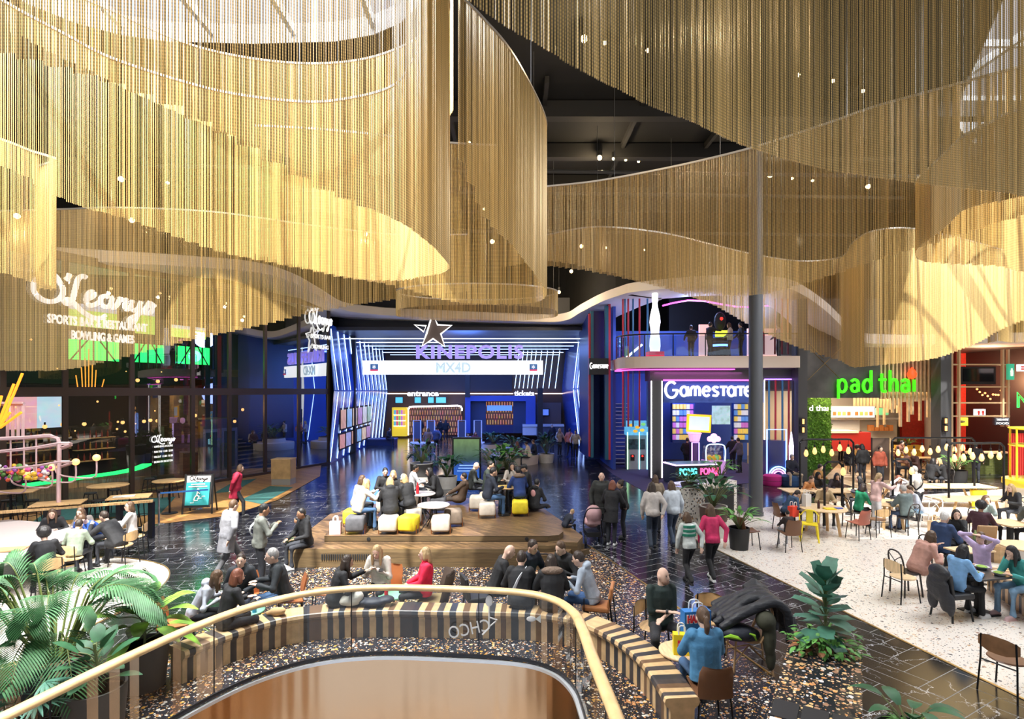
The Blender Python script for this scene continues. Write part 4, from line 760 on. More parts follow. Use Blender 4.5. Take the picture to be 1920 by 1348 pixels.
# dark walls that close the hall
mb = MB(); mb.box((20, 36, 4), (20, .3, 18)); mb.box((27.5, 22, 6.5), (.3, 30, 13)); mb.box((-26, 14, 6.5), (.3, 30, 13)); mb.box((-18, 36, 6.5), (16, .3, 13)); mb.box((0, 50.5, 6), (40, .3, 13)); struct(mb.build('wall_far', dk))
# ---------------------------------------------------------------- ceiling spotlights
spm = mat('spot_glow', (1, .72, .35), .4, 0, 14)
for k, (px, py, Y, big) in enumerate([(1124, 295, 20, 1), (1095, 72, 13.5, 1), (1134, 80, 14, 0), (1214, 94, 14.3, 0), (1355, 118, 15, 0), (1496, 140, 15.6, 0), (1561, 151, 16, 0), (1617, 170, 16.5, 0), (1443, 328, 20.5, 1), (1485, 334, 21, 0), (1523, 338, 21, 0), (1627, 349, 21, 1), (1497, 441, 28, 1), (1150, 297, 20.3, 0), (1173, 299, 20.6, 0), (1197, 302, 21, 0), (1090, 461, 25, 1), (1136, 464, 25, 0), (1207, 468, 26, 0), (1071, 508, 29, 1), (1048, 547, 30, 1), (923, 452, 22, 1), (880, 267, 18, 0), (908, 391, 20, 0), (228, 335, 17, 1), (248, 412, 19, 1), (685, 438, 20, 1), (700, 515, 24, 0), (33, 404, 17, 1), (315, 342, 18, 0)]):
    p = D(px, py, Y); E = empty('spotlight', p, 'small warm ceiling spotlight hung from the dark roof', 'lamp', 'ceiling spotlights')
    r = .085 if big else .05; mb = MB(); mb.ball((0, -.02, -.02), r, 8, 6); mb.build('lens', spm, E); mb = MB(); mb.cyl((0, .04, .02), r * 1.15, .2, 10); mb.build('housing', blackm, E); mb = MB(); mb.cyl((0, .04, .2), .012, max(.1, 12.9 - p.z - .2), 6); mb.build('stem', blackm, E)
    if big: light('spot_beam', 'POINT', p + V((0, -.15, -.3)), 170 if px > 900 else 50, (1, .76, .45), .1)
# ---------------------------------------------------------------- escalator balustrade and striped bench
E = empty('balustrade', (0, 7, 0), 'curved glass balustrade with a broad oak handrail round the escalator opening', 'balustrade')
vv = [V((p[0], p[1] - 7, 0)) for p in void_]
mb = MB(); mb.tube([p + V((0, 0, 1.03)) for p in vv], .062, 10, flat=(1.15, .72)); mb.build('handrail', mat('rail_oak', (.66, .43, .2), .4, var=.2, vs=5), E, smooth=True)
mb = MB(); mb.tube([p + V((0, 0, .04)) for p in vv], .03, 4, flat=(.5, 1.1)); mb.build('base_channel', mat('dark_channel', (.03, .03, .035), .4, .6), E)
glb = glass('balustrade_glass', (.93, .97, .97), .02)
for a in range(0, len(vv) - 1, 17):
    seg = [(p.x, p.y) for p in vv[a:a + 18]]
    if len(seg) < 2: continue
    mb = MB()
    for p, q in zip(seg, seg[1:]): mb.quad((*p, .08), (*q, .08), (*q, .99), (*p, .99))
    mb.build('glass_panel', glb, E)
    p = seg[-1]; mb = MB(); mb.box((p[0], p[1], .53), (.012, .012, .9)); mb.build('panel_joint', blackm, E)
DA = math.atan2(8.44 - 8.5, -.85 + 2.06)
o = text('reflected_lettering', 'CHCO', .26, white, (-.62, 8.36 - 7, .38), rot=(pi / 2, R(-12), 0), parent=E, ext=.003, width=.62); o.scale = (-1, 1, 1)  # reflection of a sign, drawn as white letters on the glass
mb = MB(); mb.ball((0, 0, .3), (.055, .01, .085), 10, 6); mb.tube([(0, 0, .24), (.0, 0, -.1), (-.1, 0, -.2)], .014, 5); mb.tube([(0, 0, .06), (.12, 0, .02)], .012, 5); mb.tube([(0, 0, -.08), (.1, 0, -.0)], .012, 5); mb.build('reflected_spoon', white, E, loc=(-.34, 8.36 - 7, .58))  # spoon figure of the same reflection, modelled in white
mb = MB(); mb.ball((0, 0, .05), (.07, .01, .04), 10, 6); mb.add([(.06, 0, .05), (.14, 0, .11), (.14, 0, -.01)], [(0, 1, 2)]); mb.build('fish_emblem', white, E, loc=(.28, 8.22 - 7, .62))

scols = [(.62, .42, .22), (.035, .036, .042), (.62, .42, .22), (.16, .09, .05), (.55, .36, .18), (.06, .05, .05)]
smats = [mat('bench_%d' % k, c, .35, var=.2, vs=9) for k, c in enumerate(scols)]
def bench(label, pts, w=.42, seed=1):
    q = [V(p) for p in crv([V((*p, 0)) for p in pts], .105)]; c0 = q[len(q) // 2].copy(); E = empty('striped_bench', c0, label, 'bench'); rr = random.Random(seed)
    prof = [(-.5, .40), (-.47, .445), (-.42, .455), (.42, .455), (.47, .445), (.5, .40), (.46, .36), (.36, .33), (.34, .30), (.34, 0), (-.34, 0), (-.34, .30), (-.36, .33), (-.46, .36)]
    mb = MB(); k = 0
    for i in range(len(q) - 1):
        def rg(j):
            t = q[min(j + 1, len(q) - 1)] - q[max(j - 1, 0)]; t.normalize(); n = V((-t.y, t.x, 0)); return [q[j] - c0 + n * a * w + V((0, 0, z)) for a, z in prof]
        mb.mi = k % 6 if rr.random() > .12 else rr.randrange(6); k += 1; mb.ring([rg(i), rg(i + 1)], cap=(i in (0, len(q) - 2)))
    mb.build('slatted_body', smats, E); return E
bench('long curved bench of striped timber following the escalator balustrade', [(-4.62, 7.75), (-4.25, 8.35), (-3.7, 8.92), (-3.0, 9.2), (-2.1, 9.28), (-1, 9.24), (0, 9.2), (.6, 9.08), (1.15, 8.8), (1.6, 8.2), (1.88, 7.45), (1.97, 6.5)])
bench('striped timber bench behind the black café table by the pale floor edge', [(9.75, 11.3), (9.35, 10.2), (8.95, 9.2)], .5, 2)
bench('short striped timber bench beside the tan coat on the pale floor', [(11.0, 13.4), (11.9, 12.9), (12.8, 12.2)], .5, 3)

# ---------------------------------------------------------------- seats
def leg4(E, pts, top, r=.012, m=None, n=6):
    for x, y in pts: mb = MB(); mb.tube([(x * .82, y * .82, top), (x, y, 0)], r, n); mb.build('leg', m or blackm, E)
def shell_sheet(rows, th=.012):                      # rows of points -> thin solid shell
    mb = MB(); n = len(rows[0]); R0 = [[V(p) for p in r] for r in rows]
    rings = []
    for r in R0: rings.append(r + [p + V((0, -.4 * th, -th)) for p in r[::-1]])
    return mb.ring(rings)
def chair_shell(cols, label):                        # moulded shell chair facing +Y
    E = empty('shell_chair', (0, 0, 0), label, 'chair'); rows = []
    for k in range(9):
        t = k / 8
        if t < .5: y, z = .22 - t * .8, .45 - .03 * sin(t * 2 * pi / 2)
        else: a = (t - .5) * 2; y, z = -.18 - .09 * a, .43 + .38 * a ** .9
        wv = .21 - .02 * abs(t - .4) - (.03 if t > .9 else 0); dz = .035 if t < .5 else .02
        rows.append([(wv * u, y + (0.04 * u * u if t > .5 else 0), z + dz * u * u) for u in (-1, -.6, -.2, .2, .6, 1)])
    shell_sheet(rows, .02).build('shell', cols, E, smooth=True); leg4(E, ((-.22, -.2), (.22, -.2), (.2, .22), (-.2, .22)), .44); return E
def chair_oak(label):                                # oak oval back on black steel frame
    E = empty('oak_chair', (0, 0, 0), label, 'chair')
    mb = MB(); mb.lathe([(.21, 0), (.225, .012), (.215, .026)], (0, .02, .44), 20, 1, .95); mb.build('seat', oak, E, smooth=True)
    rows = [[(x, -.21 - .03 + .05 * (x / .23) ** 2, .68 + s * (.105 - .055 * (abs(x) / .23) ** 3)) for x in (-.23, -.2, -.1, 0, .1, .2, .23)] for s in (-1, -.5, 0, .5, 1)]
    shell_sheet(rows, .014).build('backrest', oak, E, smooth=True)
    for s in (-1, 1): mb = MB(); mb.tube([(s * .19, -.21, .76), (s * .2, -.2, .44), (s * .22, -.24, 0)], .012, 6); mb.build('leg', blackm, E); mb = MB(); mb.tube([(s * .17, .16, .44), (s * .21, .2, 0)], .012, 6); mb.build('leg', blackm, E)
    mb = MB(); mb.tube([(-.2, -.2, .42), (.2, -.2, .42)], .01, 6); mb.build('crossbar', blackm, E); return E
def chair_metal(label):                              # yellow sheet metal armchair
    ym = mat('yellow_metal', (.85, .68, .02), .35); E = empty('metal_armchair', (0, 0, 0), label, 'chair')
    mb = MB(); mb.box((0, 0, .45), (.4, .38, .03)); mb.build('seat', ym, E, bevel=.012); mb = MB(); mb.box((0, -.2, .68), (.16, .014, .34)); mb.build('backrest', ym, E)
    mb = MB(); mb.tube(crv([(-.22, .16, .46), (-.23, .14, .66), (-.22, -.05, .68), (-.19, -.2, .74), (-.1, -.24, .85), (.1, -.24, .85), (.19, -.2, .74), (.22, -.05, .68), (.23, .14, .66), (.22, .16, .46)], .06), .016, 6); mb.build('arm_rail', ym, E)
    for x in (-1, 1):
        for y in (-1, 1): mb = MB(); mb.tube([(x * .17, y * .16, .44), (x * .22, y * .23, 0)], [.03, .018], 4); mb.build('leg', ym, E)
    return E
def chair_dark(label, m=None, xback=True):            # dark bentwood chair with crossed back
    m = m or mat('dark_wood', (.025, .02, .018), .4); E = empty('bentwood_chair', (0, 0, 0), label, 'chair')
    mb = MB(); mb.lathe([(.2, 0), (.21, .02), (.2, .035)], (0, 0, .435), 18); mb.build('seat', m, E, smooth=True)
    mb = MB(); mb.tube(crv([(-.19, -.2, 0), (-.18, -.19, .45), (-.18, -.24, .75), (-.1, -.26, .87), (.1, -.26, .87), (.18, -.24, .75), (.18, -.19, .45), (.19, -.2, 0)], .08), .016, 6); mb.build('back_frame', m, E)
    mb = MB()
    if xback: mb.tube(crv([(-.16, -.2, .5), (0, -.25, .68), (.16, -.24, .8)], .08), .009, 5); mb.tube(crv([(.16, -.2, .5), (0, -.25, .68), (-.16, -.24, .8)], .08), .009, 5)
    else:
        for x in (-.09, -.03, .03, .09): mb.tube([(x, -.19, .45), (x, -.255, .86)], .007, 5)
    mb.build('back_spindles', m, E)
    for s in (-1, 1): mb = MB(); mb.tube([(s * .15, .15, .44), (s * .18, .19, 0)], .016, 6); mb.build('leg', m, E)
    return E
def chair_block(label, m, legm=None, arms=False, h=.82):   # padded chair with straight legs
    E = empty('padded_chair', (0, 0, 0), label, 'chair'); mb = MB(); mb.box((0, .01, .44), (.44, .44, .09)); mb.build('seat', m, E, bevel=.025)
    mb = MB(); mb.box((0, -.22, .47 + (h - .47) / 2), (.42, .06, h - .45), M=Matrix.Rotation(R(9), 3, 'X')); mb.build('backrest', m, E, bevel=.025)
    leg4(E, ((-.21, -.23), (.21, -.23), (.2, .2), (-.2, .2)), .41, .017, legm or blackp)
    if arms:
        for s in (-1, 1): mb = MB(); mb.tube([(s * .24, .2, 0), (s * .24, .19, .62), (s * .24, -.22, .64), (s * .24, -.3, 0)], .011, 6); mb.build('arm_frame', blackm, E)
    return E
def chair_lounge(label, m, m2):
    E = empty('lounge_chair', (0, 0, 0), label, 'chair'); rows = []
    for k in range(7): t = k / 6; rows.append([((.3 - .06 * t) * u, -.2 - .16 * t + .16 * u * u, .3 + .58 * t) for u in (-1, -.6, -.2, .2, .6, 1)])
    shell_sheet(rows, .05).build('wing_back', m, E, smooth=True); mb = MB(); mb.box((0, .04, .36), (.5, .5, .12)); mb.build('cushion', m2, E, bevel=.04); leg4(E, ((-.22, -.22), (.22, -.22), (.22, .25), (-.22, .25)), .3); return E
org = mat('orange_shell', (.45, .15, .05), .4); brn = mat('brown_leather', (.17, .075, .035), .4); redb = mat('red_brown', (.25, .07, .045), .45); tanm = mat('tan_leather', (.42, .17, .06), .45, var=.15)
ch_o = chair_shell(org, 'orange brown shell chair behind the person in the black puffer jacket at the green table'); KC = {'shell': ch_o}
def put(root, x, y, deg, label, grp=None, mats=None, z=0, first=False):
    if first: root.location = (x, y, z); root.rotation_euler.z = R(deg - 90); root['label'] = label; return root
    return dup(root, (x, y, z), R(deg - 90), label, grp, mats)
put(ch_o, -4.62, 9.72, -75, ch_o['label'], first=True)
put(ch_o, -3.3, 9.95, 190, 'empty orange brown shell chair standing closest to the man at the green table'); put(ch_o, -5.15, 8.6, 10, 'orange brown shell chair under the girl in the pale grey hoodie'); put(ch_o, -2.25, 10.15, -110, 'orange shell chair under the woman in the cream jacket with a phone'); put(ch_o, -3.78, 9.62, 205, 'shell chair under the man in the dark fleece')
B_ = {'shell': brn}
put(ch_o, 6.0, 14.3, 5, 'brown leather shell chair, empty, next to the black plant pot', None, B_); put(ch_o, 6.95, 14.1, 95, 'brown leather shell chair with a small child in it', None, B_); put(ch_o, 7.75, 16.1, 0, 'brown shell chair under the person in the blue jacket', None, B_); put(ch_o, 9.35, 15.2, 110, 'red brown shell chair, empty, between the two round tables', None, {'shell': redb})
put(ch_o, 2.36, 6.72, 92, 'brown leather shell chair under the woman in blue denim', None, B_)
c_oak = chair_oak('x'); put(c_oak, 3.08, 8.75, 250, 'empty oak chair with an oval back behind the shopping bags', first=True); put(c_oak, 2.12, 8.5, -40, 'oak chair under the bald man in the dark green sweater')
put(c_oak, 6.55, 7.45, 25, 'oak and black steel chair with brown leather seat at the pale floor edge', None, {'seat': brn, 'backrest': walnut}); put(c_oak, 7.45, 10.75, 10, 'pale oak chair on black legs beside the pink coat', None, {'seat': oak2, 'backrest': oak2}); put(c_oak, 10.1, 15.55, 95, 'oak chair with a broad back at the second round table', None, {'seat': walnut, 'backrest': oak})
put(chair_metal('x'), 7.95, 15.05, 65, 'bright yellow metal armchair at the first round table', first=True)
c_dk = chair_dark('x'); put(c_dk, 11.05, 15.75, 105, 'black bentwood chair under the grey haired man in the grey green jacket', first=True); put(c_dk, 12.2, 16.4, 200, 'white bow backed chair by the second round table', None, {'seat': white, 'back_frame': white, 'back_spindles': white, 'leg': white}); put(c_dk, 9.25, 17.1, -80, 'dark bentwood chair under the woman in the tan jacket')
put(chair_block('x', tanm, None, True, .8), 1.42, 9.35, 165, 'tan cushioned chair with a black steel frame under the grey hoodie', first=True)
c_bl = chair_block('x', mat('black_pad', (.02, .02, .022), .5)); put(c_bl, 7.75, 9.9, 10, 'black wooden chair draped with a black puffer coat', first=True); put(c_bl, -.6, 9.75, 20, 'dark upholstered chair under the bald man in black'); put(c_bl, 8.05, 8.05, 100, 'dark grey padded chair at the end of the striped bench', None, {'seat': mat('slate_pad', (.06, .07, .085), .6), 'backrest': mat('slate_pad')}); put(c_bl, 11.25, 13.5, 80, 'chair hung with a tan coat under the woman with the dark afro', None, {'seat': brn, 'backrest': mat('tan_coat', (.42, .26, .13), .8, bump=.5, bs=9)})
put(chair_lounge('x', mat('taupe_fabric', (.11, .08, .06), .8), mat('mustard_fabric', (.4, .3, .14), .8)), -1.35, 9.75, 190, 'wing backed brown and mustard lounge chair under the woman in red', first=True)
# rattan chair heaped with coats
E = empty('rattan_chair', (3.45, 8.2, 0), 'rattan chair hidden under a heap of coats', 'chair', rz=R(80)); rat = mat('rattan', (.45, .27, .13), .5)
for x in (-.22, .22):
    for y in (-.22, .22): mb = MB(); mb.tube([(x, y, .45), (x * 1.25, y * 1.2, 0)], .016, 6); mb.build('leg', rat, E)
for a, b in (((-.26, -.25), (.26, .25)), ((.26, -.25), (-.26, .25))): mb = MB(); mb.tube([(*a, .12), (0, 0, .3), (*b, .12)], .012, 6); mb.build('cross_brace', rat, E)
mb = MB(); mb.lathe([(.26, 0), (.27, .03), (.25, .05)], (0, 0, .43), 18); mb.build('seat', rat, E); mb = MB(); mb.tube(crv([(-.26, -.1, .45), (-.25, -.25, .75), (0, -.3, .86), (.25, -.25, .75), (.26, -.1, .45)], .1), .02, 6); mb.build('back_hoop', rat, E)
def lump(name, m, blobs, loc, label, cat, vox=.02, rz=0):
    mb = MB()
    for c, r in blobs: mb.ball(c, r, 12, 8)
    return tag(REM(mb, name, m, vox, loc=loc, rz=rz), label, cat)
PEND = []
def REM(mb, name, m, vox, parent=None, loc=None, rz=0, smooth=4, noise=0):   # fuse overlapping pieces into one skin (done in one go at the end)
    o = mb.build(name, m, parent, loc=loc, rz=rz); md = o.modifiers.new('r', 'REMESH'); md.mode = 'VOXEL'; md.voxel_size = vox
    s = o.modifiers.new('s', 'SMOOTH'); s.iterations = smooth; s.factor = .5
    PEND.append(o); return o
def finish():
    bpy.context.view_layer.update(); dg = bpy.context.evaluated_depsgraph_get(); nm = [(o, bpy.data.meshes.new_from_object(o.evaluated_get(dg))) for o in PEND]
    for o, me in nm:
        mats = [s.material for s in o.material_slots]; o.modifiers.clear(); me.materials.clear()
        for mm in mats: me.materials.append(mm)
        me.polygons.foreach_set('use_smooth', [True] * len(me.polygons)); o.data = me
    PEND.clear()
mpuf = mat('black_puffer', (.018, .019, .024), .55, bump=.9, bs=7, stretch=(1, 1, 3)); molive = mat('olive_coat', (.05, .05, .03), .8, bump=.6, bs=8)
mb = MB(); rc_ = random.Random(8)
for j in range(7): y_ = -.32 + .1 * j; e_ = rc_.uniform(-.06, .06); mb.tube(crv([(-.5 + e_, y_ + .05, -.16 + e_), (-.3, y_, .0), (-.05, y_ - e_, .16 - abs(j - 3) * .02), (.2, y_, .2), (.36, y_ + e_, .08), (.44 + e_, y_, -.12), (.45, y_ - .03, -.3 - e_ * 2)], .1), .068, 8)
mb.tube([(.05, .3, .16), (.2, .36, .24), (.36, .34, .12)], .085, 8)
tag(REM(mb, 'black_coat', mpuf, .02, loc=(3.5, 8.25, .82), smooth=2), 'big black padded coat thrown over the rattan chair', 'coat')
lump('olive_coat', molive, [((0, 0, 0), (.09, .12, .32)), ((-.05, 0, .22), (.14, .15, .14)), ((.02, 0, -.3), (.07, .08, .2))], (3.62, 7.92, .55), 'olive green coat sleeve hanging from the rattan chair', 'coat')
o = lump('dark_jacket', mat('navy_jacket', (.015, .018, .03), .6, bump=.6, bs=8), [((0, 0, 0), (.26, .2, .12)), ((.15, .05, -.05), (.2, .16, .1))], (3.2, 8.0, .58), 'navy jacket with lime green lining lying on the rattan chair seat', 'jacket')
mb = MB(); mb.tube(crv([(-.24, -.14, -.02), (-.18, -.2, .01), (-.08, -.21, .0), (-.02, -.2, -.03)], .04), [.008, .022, .03, .03, .02, .012, .008, .006][:len(crv([(-.24, -.14, -.02), (-.18, -.2, .01), (-.08, -.21, .0), (-.02, -.2, -.03)], .04))], 6) if False else mb.tube([(-.24, -.14, -.02), (-.17, -.2, .02), (-.07, -.21, .0), (-.02, -.2, -.03)], [.008, .03, .024, .008], 6); mb.tube([(.1, -.19, .05), (.17, -.18, .02), (.2, -.17, -.05)], [.01, .022, .008], 6); mb.build('lime_lining', mat('lime', (.3, .6, .03), .6), o)
lump('black_puffer_coat', mpuf, [((0, 0, .0), (.1, .24, .14)), ((-.03, 0, -.25), (.07, .27, .25)), ((-.02, .12, -.48), (.06, .12, .2)), ((-.02, -.16, -.42), (.07, .12, .22)), ((.02, -.24, -.5), (.07, .06, .2))], (7.5, 9.88, .82), 'black puffer coat hung over the back of the chair at the black café table', 'coat')
lump('dark_jacket', mat('navy_jacket'), [((0, 0, 0), (.2, .14, .07)), ((.2, .05, .02), (.14, .12, .06)), ((-.17, .03, 0), (.1, .12, .05))], (-2.28, 9.27, .53), 'crumpled black jacket lying on the striped bench', 'jacket')
lump('tote_bag', mat('canvas', (.62, .58, .5), .8, bump=.4, bs=9), [((0, 0, 0), (.2, .12, .1)), ((.1, 0, .06), (.12, .1, .1)), ((-.12, 0, -.02), (.1, .1, .07))], (-2.66, 9.27, .56), 'off-white canvas bag lying on the striped bench', 'bag')
lump('paper_bag', mat('kraft', (.5, .3, .14), .8, bump=.5, bs=12), [((0, 0, 0), (.11, .07, .07)), ((.07, 0, .01), (.08, .07, .06)), ((-.12, 0, -.02), (.05, .04, .04))], (-3.72, 8.88, .52), 'crumpled brown paper bag on the striped bench', 'bag')
# stools on the platform
def stool(label, m):
    E = empty('cube_stool', (0, 0, 0), label, 'stool'); mb = MB(); mb.box((0, 0, .25), (.44, .44, .36)); mb.build('cushion', m, E, bevel=.06, smooth=True)
    for x, y in ((-.225, -.1), (.225, -.1), (-.225, .1), (.225, .1)): mb = MB(); mb.tube([(x, y, .22), (x, y, 0)], .012, 6); mb.build('leg', mat('copper_leg', (.4, .17, .07), .35, .8), E)
    return E
yel = mat('yellow_velvet', (.75, .58, .02), .75, var=.15); gry = mat('grey_velvet', (.09, .09, .1), .8, var=.25); bei = mat('beige_velvet', (.48, .42, .35), .8, var=.15); brs = mat('brown_velvet', (.16, .12, .09), .8, var=.2)
st0 = stool('x', gry); FIRST = [True]
for m, x, y, a, lb in ((gry, -3.78, 13.62, 5, 'dark grey cube stool under the person in the beige jacket'), (bei, -2.98, 13.62, 0, 'beige cube stool under the hooded black coat'), (yel, -2.5, 13.66, -12, 'yellow cube stool, empty, at the platform edge'), (bei, -1.72, 13.62, 3, 'pale grey cube stool, empty, last in the row at the platform edge'), (brs, -1.5, 14.35, 10, 'brown cube stool beside the empty round table'), (bei, -2.55, 14.5, 8, 'beige cube stool under the person wearing headphones'), (yel, -4.05, 14.35, 0, 'yellow cube stool under the girl in the grey sweater'), (bei, -.68, 15.3, 5, 'beige cube stool under the person in the dark navy jacket'), (bei, -1.0, 16.2, 0, 'beige cube stool tucked behind the navy jacket'), (yel, .22, 15.55, 0, 'yellow cube stool under the blue jacket'), (gry, -2.95, 15.5, 0, 'dark cube stool behind the snack table')):
    put(st0, x, y, 90 + a, lb, 'cube stools on the platform', {'cushion': m}, .56, FIRST[0])
    if FIRST[0]: st0['group'] = 'cube stools on the platform'
    FIRST[0] = False
# tables
def table(name, label, x, y, r, h, top, z=0, base='disc', sq=None, rz=0, legm=None):
    E = empty(name, (x, y, z), label, 'table', rz=R(rz)); mb = MB()
    if sq: mb.box((0, 0, h - .015), (sq[0], sq[1], .035)); mb.build('table_top', top, E, bevel=.008)
    else: mb.lathe([(r * .97, 0), (r, .012), (r, .028), (r * .98, .035)], (0, 0, h - .035), 28); mb.build('table_top', top, E, smooth=True)
    lm = legm or blackm
    if base == 'disc': mb = MB(); mb.cyl((0, 0, .02), .03, h - .06, 10); mb.build('stem', lm, E); mb = MB(); mb.cyl((0, 0, 0), min(.24, r * .75), .02, 20); mb.build('foot', lm, E)
    elif base == 'square': mb = MB(); mb.box((0, 0, h / 2), (.1, .1, h - .06)); mb.build('stem', lm, E); mb = MB(); mb.box((0, 0, .012), (.44, .44, .024)); mb.build('foot', lm, E)
    elif base == 'splay':
        for k in range(4): a = k * pi / 2 + .6; mb = MB(); mb.tube([(.05 * cos(a), .05 * sin(a), h - .04), (.1 * cos(a), .1 * sin(a), .3), (r * .9 * cos(a), r * .9 * sin(a), 0)], .014, 6); mb.build('leg', lm, E)
    elif base == 'timber':
        n = sq or (r * 1.2, r * 1.2)
        for sx in (-1, 1):
            for sy in (-1, 1): mb = MB(); mb.tube([(sx * n[0] * .32, sy * n[1] * .32, h - .04), (sx * n[0] * .42, sy * n[1] * .42, 0)], .045, 4); mb.build('leg', lm, E)
        mb = MB(); mb.box((0, 0, h - .07), (n[0] * .7, .06, .08)); mb.build('apron', lm, E)
    elif base == 'cone': mb = MB(); mb.lathe([(r * .5, 0), (r * .34, h * .5), (r * .7, h - .06)], (0, 0, 0), 24); mb.build('cone_base', ceram, E, smooth=True)
    return E
grn = mat('mint_top', (.25, .55, .36), .4); ltop = mat('grey_laminate', (.5, .46, .47), .3)
table('round_table', 'mint green round table with a tablet and drinks between the seated family', -4.28, 9.1, .27, .46, grn)
table('round_table', 'small mint green table beside the woman with the phone', -2.05, 9.72, .26, .5, grn)
table('round_table', 'green café table amid the circle of friends in dark jackets', .55, 9.75, .34, .7, grn)
table('round_table', 'pale round side table carrying the two shopping bags', 2.3, 7.6, .31, .5, oak2)
table('round_table', 'grey topped round table with a red bottle on the platform', -2.42, 15.0, .38, .72, ltop, .56, 'splay'); table('round_table', 'grey topped round table, empty, on the platform', -1.95, 14.0, .4, .62, ltop, .56, 'splay')
table('snack_table', 'small table with yellow trays amid the group on the left of the platform', -3.3, 14.35, .33, .72, walnut, .56); table('snack_table', 'small table with food amid the group at the platform rear', -.15, 16.0, .33, .72, oak, .56)
table('round_table', 'round oak table with a lamp post and paper bag', 8.7, 15.75, .62, .74, oak2, 0, 'timber', legm=oak); table('round_table', 'round oak table between the pink standing woman and grey haired man', 11.0, 16.5, .58, .74, oak2, 0, 'timber', legm=oak)
table('cafe_table', 'black square café table with salad bowls', 8.42, 10.15, .4, .74, mat('black_top', (.025, .025, .028), .35), 0, 'square', (.8, .75), 12)
table('cafe_table', 'small dark tray table between the white haired man and woman in black', 10.15, 12.35, .4, .72, mat('black_top'), 0, 'square', (.6, .6), 20); table('cafe_table', 'pale timber café table in front of the man with dark curls', 12.35, 13.95, .4, .74, oak2, 0, 'square', (.8, .7), 10)
table('cafe_table', 'oak table corner behind the salad table', 9.55, 11.75, .4, .7, oak2, 0, 'square', (.8, .45), 10); table('round_table', 'round oak topped table on a white cone base', 10.75, 11.7, .5, .78, oak2, 0, 'cone')
table('long_table', 'long pale oak table crowded with people at its far side', 10.2, 18.5, .4, .75, oak2, 0, 'timber', (2.6, .8), 0, oak); table('long_table', 'longest pale oak table with a yellow stool at its end', 14.4, 19.3, .4, .76, oak2, 0, 'timber', (3.9, .85), 0, oak); table('long_table', 'long pale oak table, nearly empty, nearest the blonde woman', 14.1, 17.1, .4, .75, oak2, 0, 'timber', (2.6, .8), 2, oak)
E = empty('yellow_stool', (15.75, 19.0, 0), 'yellow bucket stool under the long oak table', 'stool'); mb = MB(); mb.lathe([(.17, .0), (.2, .35), (.24, .62)], n=16); mb.build('bucket', mat('yellow_metal'), E, smooth=True); mb = MB(); mb.cyl((0, 0, .62), .23, .03, 16); mb.build('seat', mat('yellow_metal'), E)
# lamp frames standing on the tables with hanging bulbs
def lampframe(label, x0, x1, yt, yb, Y, bulbs):
    a = D(x0, yb, Y); b = D(x1, yb, Y); t = D(x0, yt, Y).z; E = empty('bulb_gantry', a, label, 'lamp'); w_ = b.x - a.x; h = t - a.z
    mb = MB(); mb.tube(crv([(0, 0, 0), (0, 0, h * .5), (0, 0, h - .1), (.1, 0, h), (w_ / 2, 0, h), (w_ - .1, 0, h), (w_, 0, h - .1), (w_, 0, h * .5), (w_, 0, 0)], .15), .032, 8); mb.build('pipe_frame', blackm, E)
    for bx, by in bulbs:
        p = D(bx, by, Y); x, z = p.x - a.x, p.z - a.z; mb = MB(); mb.lathe([(.025, .1), (.055, .02), (.07, -.05), (.045, -.12), (.01, -.14)], (x, -.05, z), 10); o = mb.build('bulb', bulbm, E, smooth=True)
        mb = MB(); mb.tube([(x, -.05, z + .1), (x, -.05, h)], .008, 4); mb.cyl((x, -.05, z + .09), .028, .09, 8); mb.build('cord', blackm, o)
    return E
lampframe('black pipe frame with warm bulbs at the noodle bar side of the long tables', 1500, 1600, 824, 918, 18.6, [(1510, 848), (1526, 844), (1542, 841), (1558, 847), (1573, 838), (1589, 843)])
lampframe('widest black pipe frame with a row of ten warm bulbs', 1673, 1827, 821, 913, 19.2, [(1682, 847), (1697, 842), (1712, 846), (1727, 840), (1742, 845), (1757, 841), (1773, 837), (1788, 842), (1803, 838), (1817, 845)])
lampframe('black pipe frame with six warm bulbs over the nearly empty long table', 1779, 1882, 831, 936, 17.1, [(1787, 857), (1804, 856), (1821, 853), (1838, 856), (1855, 851), (1871, 853)])
lampframe('small black hook lamp with one bulb on the first round table', 1546, 1579, 866, 948, 15.75, [(1579, 882)]); lampframe('small black hook lamp with one bulb by the standing pink woman', 1674, 1708, 861, 930, 17.2, [(1707, 881)])
# things on tables
def thg(mb, name, m, loc, label, cat, smooth=True, rz=0, grp=None): return tag(mb.build(name, m, loc=loc, smooth=smooth, rz=rz), label, cat, grp)
def bottle(loc, m, label, h=.22, r=.033): mb = MB(); mb.lathe([(r, 0), (r, h * .65), (r * .45, h * .8), (r * .45, h)], n=12); return thg(mb, 'bottle', m, loc, label, 'bottle')
bottle((-4.12, 9.0, .46), mat('blue_bottle', (.03, .28, .5), .3), 'blue drinking bottle on the mint green table'); bottle((-4.3, 8.92, .46), mat('yellow_juice', (.75, .45, .03), .2), 'yellow juice bottle on the mint green table', .16); bottle((-2.5, 14.9, 1.28), mat('red_bottle', (.6, .02, .03), .3), 'red bottle on the grey round table', .3, .04); bottle((8.3, 10.35, .74), mat('clear_bottle', (.5, .6, .65), .1), 'clear water bottle on the black café table', .26); bottle((10.25, 12.45, .72), mat('green_bottle', (.3, .4, .15), .2), 'greenish drink on the small tray table', .2, .04); bottle((8.5, 15.6, .74), mat('cola', (.06, .015, .01), .15), 'dark cola bottle on the first round oak table', .24); bottle((-2.15, 9.62, .5), mat('red_bottle'), 'small red drink bottle beside the woman with the phone', .2); bottle((.05, 16.1, 1.28), mat('blue_bottle'), 'blue bottle on the rear platform table', .22)
